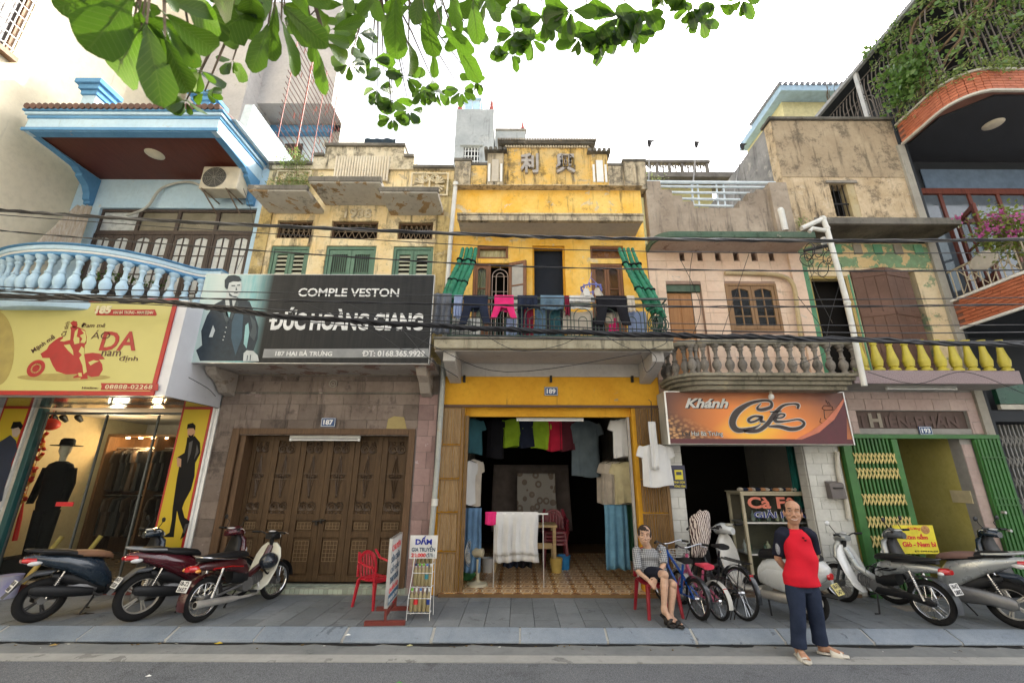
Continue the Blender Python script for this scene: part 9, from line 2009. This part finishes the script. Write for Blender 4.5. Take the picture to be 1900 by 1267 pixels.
def leaf(base,tip,roll=0,wk=1.0):
 d=tip-base;L=d.length;X=d.normalized();up=(Vector((0,0,CAMZ))-(base+tip)/2).normalized()+Vector((rn.uniform(-.35,.35),0,rn.uniform(-.2,.5)));Yv=up.cross(X).normalized();Z=X.cross(Yv);R=Matrix((X,Yv,Z)).transposed()@Matrix.Rotation(roll,3,'X')
 cnt[0]+=1
 if cnt[0]>298:
  me=LM[cnt[0]%6];RX.add([base+R@Vector((v.co.x*L,v.co.y*L*wk,v.co.z*L))for v in me.vertices],[tuple(p.vertices)for p in me.polygons]);return
 o=bpy.data.objects.new('leaf',LM[cnt[0]%6]);COL.objects.link(o);o.parent=tr;o.location=base-OR;o.rotation_euler=R.to_euler();o.scale=(L,L*wk,L)
def far(px,py,d):r=Vector(ray(px,py));return Vector((0,0,CAMZ))+r.normalized()*d
BIG=[(245,-5,160,96,1.65,1.3),(262,55,196,152,1.7,1),(272,45,302,196,1.6,.8),(306,70,355,182,1.62,.75),(305,25,414,108,1.7,.8),(215,-15,95,22,1.7,.9),(258,20,280,112,1.75,.9),(340,-15,385,48,1.9,1.1),(478,12,403,64,2.2,1.2),(498,45,468,132,2.3,.85),(508,26,506,118,2.35,.75),(522,38,562,144,2.2,.7),(528,12,604,82,2.3,.9),(586,84,597,172,2.5,.7),(598,66,652,84,2.5,.8),(606,80,650,116,2.5,.75),(588,15,612,52,2.6,.9),(440,-20,392,28,2.0,1.1),(460,-25,470,40,2.1,1),(560,-30,548,30,2.2,1),(735,0,733,112,2.6,.95),(786,14,806,112,2.6,.9),(818,46,874,100,2.6,.9),(846,78,888,150,2.7,.9),(758,78,772,142,2.8,.85),(804,96,808,146,2.9,.8),(878,2,886,80,2.7,.9),(700,-10,662,26,2.7,.9),(898,-15,926,34,3.0,.8),(760,10,700,60,2.8,.9),(780,-20,770,45,2.7,1),(840,-20,845,50,2.6,1),(120,-30,190,12,1.8,1),(300,-25,330,22,1.7,1.1),(640,-25,650,20,2.9,1),(680,-20,705,35,2.9,1),(820,10,800,70,2.75,1),(500,-20,455,22,2.2,1.2),(250,30,330,70,1.75,1),(860,40,830,100,2.8,.9)]
for a in BIG:q=rn.uniform(-.08,.08);leaf(far(a[0],a[1],a[4]+q),far(a[2],a[3],a[4]-q),rn.uniform(-.35,.35),a[5]*1.0);nodes.append((a[0],a[1],a[4]))
for a in BIG:q=rn.uniform(.1,.3);s_=rn.uniform(-30,30);leaf(far(a[0]+s_*.5,a[1]-25,a[4]+q),far(a[2]+s_*1.3,a[3]-rn.uniform(35,85),a[4]+q),rn.uniform(-.6,.6),a[5]*.95)
def tuft(px,py,d,n,lp,spread=150):
 c=far(px,py,d);nodes.append((px,py,d))
 for k in range(n):a=radians(90+rn.uniform(-spread,spread)*.75);l=lp*rn.uniform(.75,1.15);leaf(far(px+5*cos(a),py+5*sin(a),d+rn.uniform(-.1,.1)),far(px+l*cos(a),py+l*sin(a)*.95,d+rn.uniform(-.12,.12)),rn.uniform(-.6,.6),rn.uniform(.85,1.15))
for q in[(432,112,3,5,26),(372,130,2.6,4,40),(345,188,2.8,6,28),(380,170,2.8,5,26),(665,62,4.5,8,34),(690,110,4.6,8,30),(648,118,4.2,5,30),(700,165,5,8,27),(730,185,5,8,27),(728,218,5,6,24),(760,205,5.2,7,24),(785,165,4.8,7,28),(812,170,5,6,27),(856,168,5,7,25),(880,150,5,4,22),(752,142,4.8,7,30),(712,130,4.8,7,28),(945,15,4.6,6,34),(955,62,5,9,34),(985,72,5,8,32),(948,100,5.2,7,27),(1010,30,4.6,8,42),(1060,20,4.4,8,46),(1075,70,4.8,9,38),(1112,60,4.8,9,40),(1150,30,4.6,9,46),(1175,62,4.8,8,36),(1190,25,4.6,7,42),(1125,85,5,5,34),(1282,14,5,8,34),(1298,36,5.2,6,28),(1255,0,5,4,26),(1330,8,5,5,26),(1378,-2,5.2,6,28),(640,10,3.6,6,44),(905,-5,4,5,40),(1230,-8,5,4,26),(575,30,3.2,5,46),(420,20,2.4,5,60),(350,50,2.2,4,70)]:tuft(q[0],q[1],q[2],q[3]+2,q[4]*1.18)
if RX.v:RX.build('leaf_mass',M_leaf,tr,smooth=True,kind='stuff')
hubs=[(280,-160,1.9),(520,-150,2.5),(760,-140,3.0),(700,-60,4.6),(980,-120,4.6),(1120,-130,4.6),(1300,-110,5)];top=Vector((-3.3,-.6,5.6))
MB().tube(bez([(-3.6,-.9,-.15),(-3.5,-.85,2.2),(-3.45,-.7,4.2),top]),[.24,.22,.21,.20,.19,.19,.18,.18,.17,.17,.16,.16,.16,.15,.15,.15,.14,.14,.13][:19],14).build('trunk',M_bark,tr,smooth=True)
HB=[far(*h)for h in hubs]
for h in HB:P=bez([top,top.lerp(h,.5)+Vector((0,0,.5)),h],5);MB().tube(P,[.08-.065*i/(len(P)-1)for i in range(len(P))],8).build('limb',M_bark,tr,smooth=True)
b=MB()
for q in nodes:p=far(*q);h=min(HB,key=lambda z:(z-p).length);b.tube([h,h.lerp(p,.5)+Vector((0,0,.06)),p],[.012,.007,.003],4)
b.build('twigs',M_bark,tr,kind='stuff')
def scatter(name,m,parent,pts,size,seed,flat=.4,lw=.35):
 rn=random.Random(seed);b=MB()
 for p in pts:
  a,e,s=rn.uniform(0,6.28),rn.uniform(-.9,.9),size*rn.uniform(.6,1.4);d=Vector((cos(a)*cos(e),sin(a)*cos(e),sin(e)))*s;n_=d.orthogonal().normalized()*s*lw;n_.rotate(Matrix.Rotation(rn.uniform(0,6),3,d));p=Vector(p);b.add([p,p+d*.5+n_,p+d,p+d*.5-n_],[(0,1,2,3)])
 return b.build(name,m,parent,kind='stuff')
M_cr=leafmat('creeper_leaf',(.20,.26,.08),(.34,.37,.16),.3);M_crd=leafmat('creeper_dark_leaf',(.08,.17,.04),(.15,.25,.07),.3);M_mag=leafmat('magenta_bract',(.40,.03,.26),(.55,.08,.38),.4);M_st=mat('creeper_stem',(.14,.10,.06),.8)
cr=thing('creeper','feathery green creeper covering the iron cage over the upper brick balcony','creeper',(X0+1,6.6,9.1));rn=random.Random(31);pts,pd=[],[]
def onc(s):
 return(xc_-.03,7.7-s)if s<1.25 else(xc_+.05+min(s-1.25,.45),6.45-min(s-1.25,.3))if s<1.7 else(xc_+.5+s-1.7,6.17)
for i in range(330):
 s=rn.uniform(0,4.8);x,y=onc(s);z=9.15+2.2*rn.random()**.8;q=Vector((x+rn.gauss(0,.07),y+rn.gauss(0,.07),z));dr_=Vector((rn.gauss(0,.25),rn.gauss(0,.2),rn.uniform(-.6,.4)))
 for k in range(24):(pts if rn.random()<.8 else pd).append(q+dr_*(k/24)*.7+Vector((rn.gauss(0,.03),rn.gauss(0,.03),rn.gauss(0,.03))))
for i in range(40):
 s=rn.uniform(0,4);x,y=onc(s);q=Vector((x-.05,y-.05,9.12))
 for k in range(26):pts.append(q+Vector((rn.gauss(0,.09),rn.gauss(-.02,.07),rn.gauss(-.04,.09))))
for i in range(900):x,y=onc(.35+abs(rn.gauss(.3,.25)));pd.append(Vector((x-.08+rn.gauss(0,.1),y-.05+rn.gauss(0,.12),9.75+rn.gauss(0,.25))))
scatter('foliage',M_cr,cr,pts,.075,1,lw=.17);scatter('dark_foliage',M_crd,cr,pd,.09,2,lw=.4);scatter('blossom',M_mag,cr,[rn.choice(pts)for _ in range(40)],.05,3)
for i in range(16):s=rn.uniform(0,3.5);P=[Vector((*onc(s+.3*k*rn.uniform(.3,1)),9.2+.38*k+rn.uniform(-.1,.1)))for k in range(6)];MB().tube(bez(P,4),.008 if i>3 else.028,5).build('stem',M_st,cr,smooth=True)
b=MB()
for i in range(26):y=rn.uniform(6.3,9.2);p=Vector((xc_-.02,y,11.25));b.tube(bez([p,p+Vector((-.1,-.1,.12)),p+Vector((-.2,-.25+rn.uniform(-.3,.1),.1+rn.uniform(-.1,.25)))],4),.006,4)
b.build('tendrils',M_st,cr,kind='stuff')
p=at(1872,425,6.35);bo=thing('bougainvillea','bougainvillea with magenta flowers growing on the lower brick balcony','plant',(p.x,6.35,4.97));pts=[p+Vector((rn.gauss(.1,.22),rn.gauss(.1,.16),rn.gauss(-.02,.22)))for _ in range(1500)];scatter('foliage',leafmat('bougainvillea_leaf',(.12,.16,.03),(.24,.26,.06),.4),bo,pts,.06,5,lw=.4)
cl=[p+Vector((rn.gauss(.0,.24),rn.gauss(-.03,.16),rn.gauss(.06,.2)))for _ in range(26)]+[at(x,y,6.3)for x,y in((1818,438),(1838,430),(1850,430),(1860,395),(1842,400))]
scatter('flowers',M_mag,bo,[c+Vector((rn.gauss(0,.035),rn.gauss(0,.03),rn.gauss(0,.03)))for c in cl for _ in range(14)],.045,6,lw=.55)
for i in range(5):MB().tube(bez([(p.x+.1*i,6.4,4.95),p+Vector((.06*i,0,-.2)),p+Vector((-.25+.12*i,0,.2))],4),.010,5).build('stem',M_st,bo,smooth=True)
MB().lathe([(.11,4.93),(.15,5.15),(.16,5.17)],(p.x+.2,6.4,0),12).build('pot',M_conc,bo,smooth=True)
pp=at(548,345,7.35);pl2=thing('wall_shrub','feathery weed shrub rooted on the canopy slab of the yellow house','shrub',tuple(pp));pts=[]
for px,py,n,s in((520,345,200,.12),(548,338,320,.15),(570,335,180,.12),(550,300,260,.12),(525,300,70,.1),(545,285,120,.08)):c=at(px,py,7.38);pts+=[c+Vector((rn.gauss(0,s),rn.gauss(0,.07),rn.gauss(0,s*.7)))for _ in range(n)]
scatter('foliage',leafmat('weed_leaf',(.15,.19,.06),(.26,.29,.12),.35),pl2,pts,.06,8,lw=.16)
for x,y in((520,330),(550,290),(572,330)):MB().tube(bez([pp+Vector((0,.1,-.1)),at(x,(y+350)/2,7.4),at(x,y,7.38)],3),.008,4).build('stem',M_st,pl2)
for i,(px,py,n,s,Y,lab)in enumerate(((1490,412,60,.08,f-.12,'tuft of weeds where the brown wall meets the mossy canopy'),(1215,335,130,.12,10.5,'green weeds growing under the rear roof balustrade'),(1590,690,40,.05,6.78,'small weed at the joint of the two right balconies'))):c=at(px,py,Y);scatter('weed_tuft',M_cr,None,[c+Vector((rn.gauss(0,s*1.6 if i==1 else s),rn.gauss(0,.05),rn.gauss(0,s)))for _ in range(n)],.07,9+i,lw=.15);o=COL.objects[-1];o['label']=lab;o['category']='weed';del o['kind']
# the houses across the street, behind the camera
M_op=plaster('opposite_render',(.36,.34,.29),(.44,.41,.36),stains=.4)
for i,(x0,x1,h_,lab)in enumerate(((-16,-8,8.5,'plain house across the street at the left'),(-7.9,-1,7.0,'low plain house across the street behind the viewer'),(-.9,6,9.0,'tall plain house across the street behind the viewer'),(6.1,15,7.5,'plain house across the street at the right'))):tag(MB().box(x0,x1,-15,-7.5,-.1,h_).build('opposite_house',M_op,None),lab,'house','houses across the street')
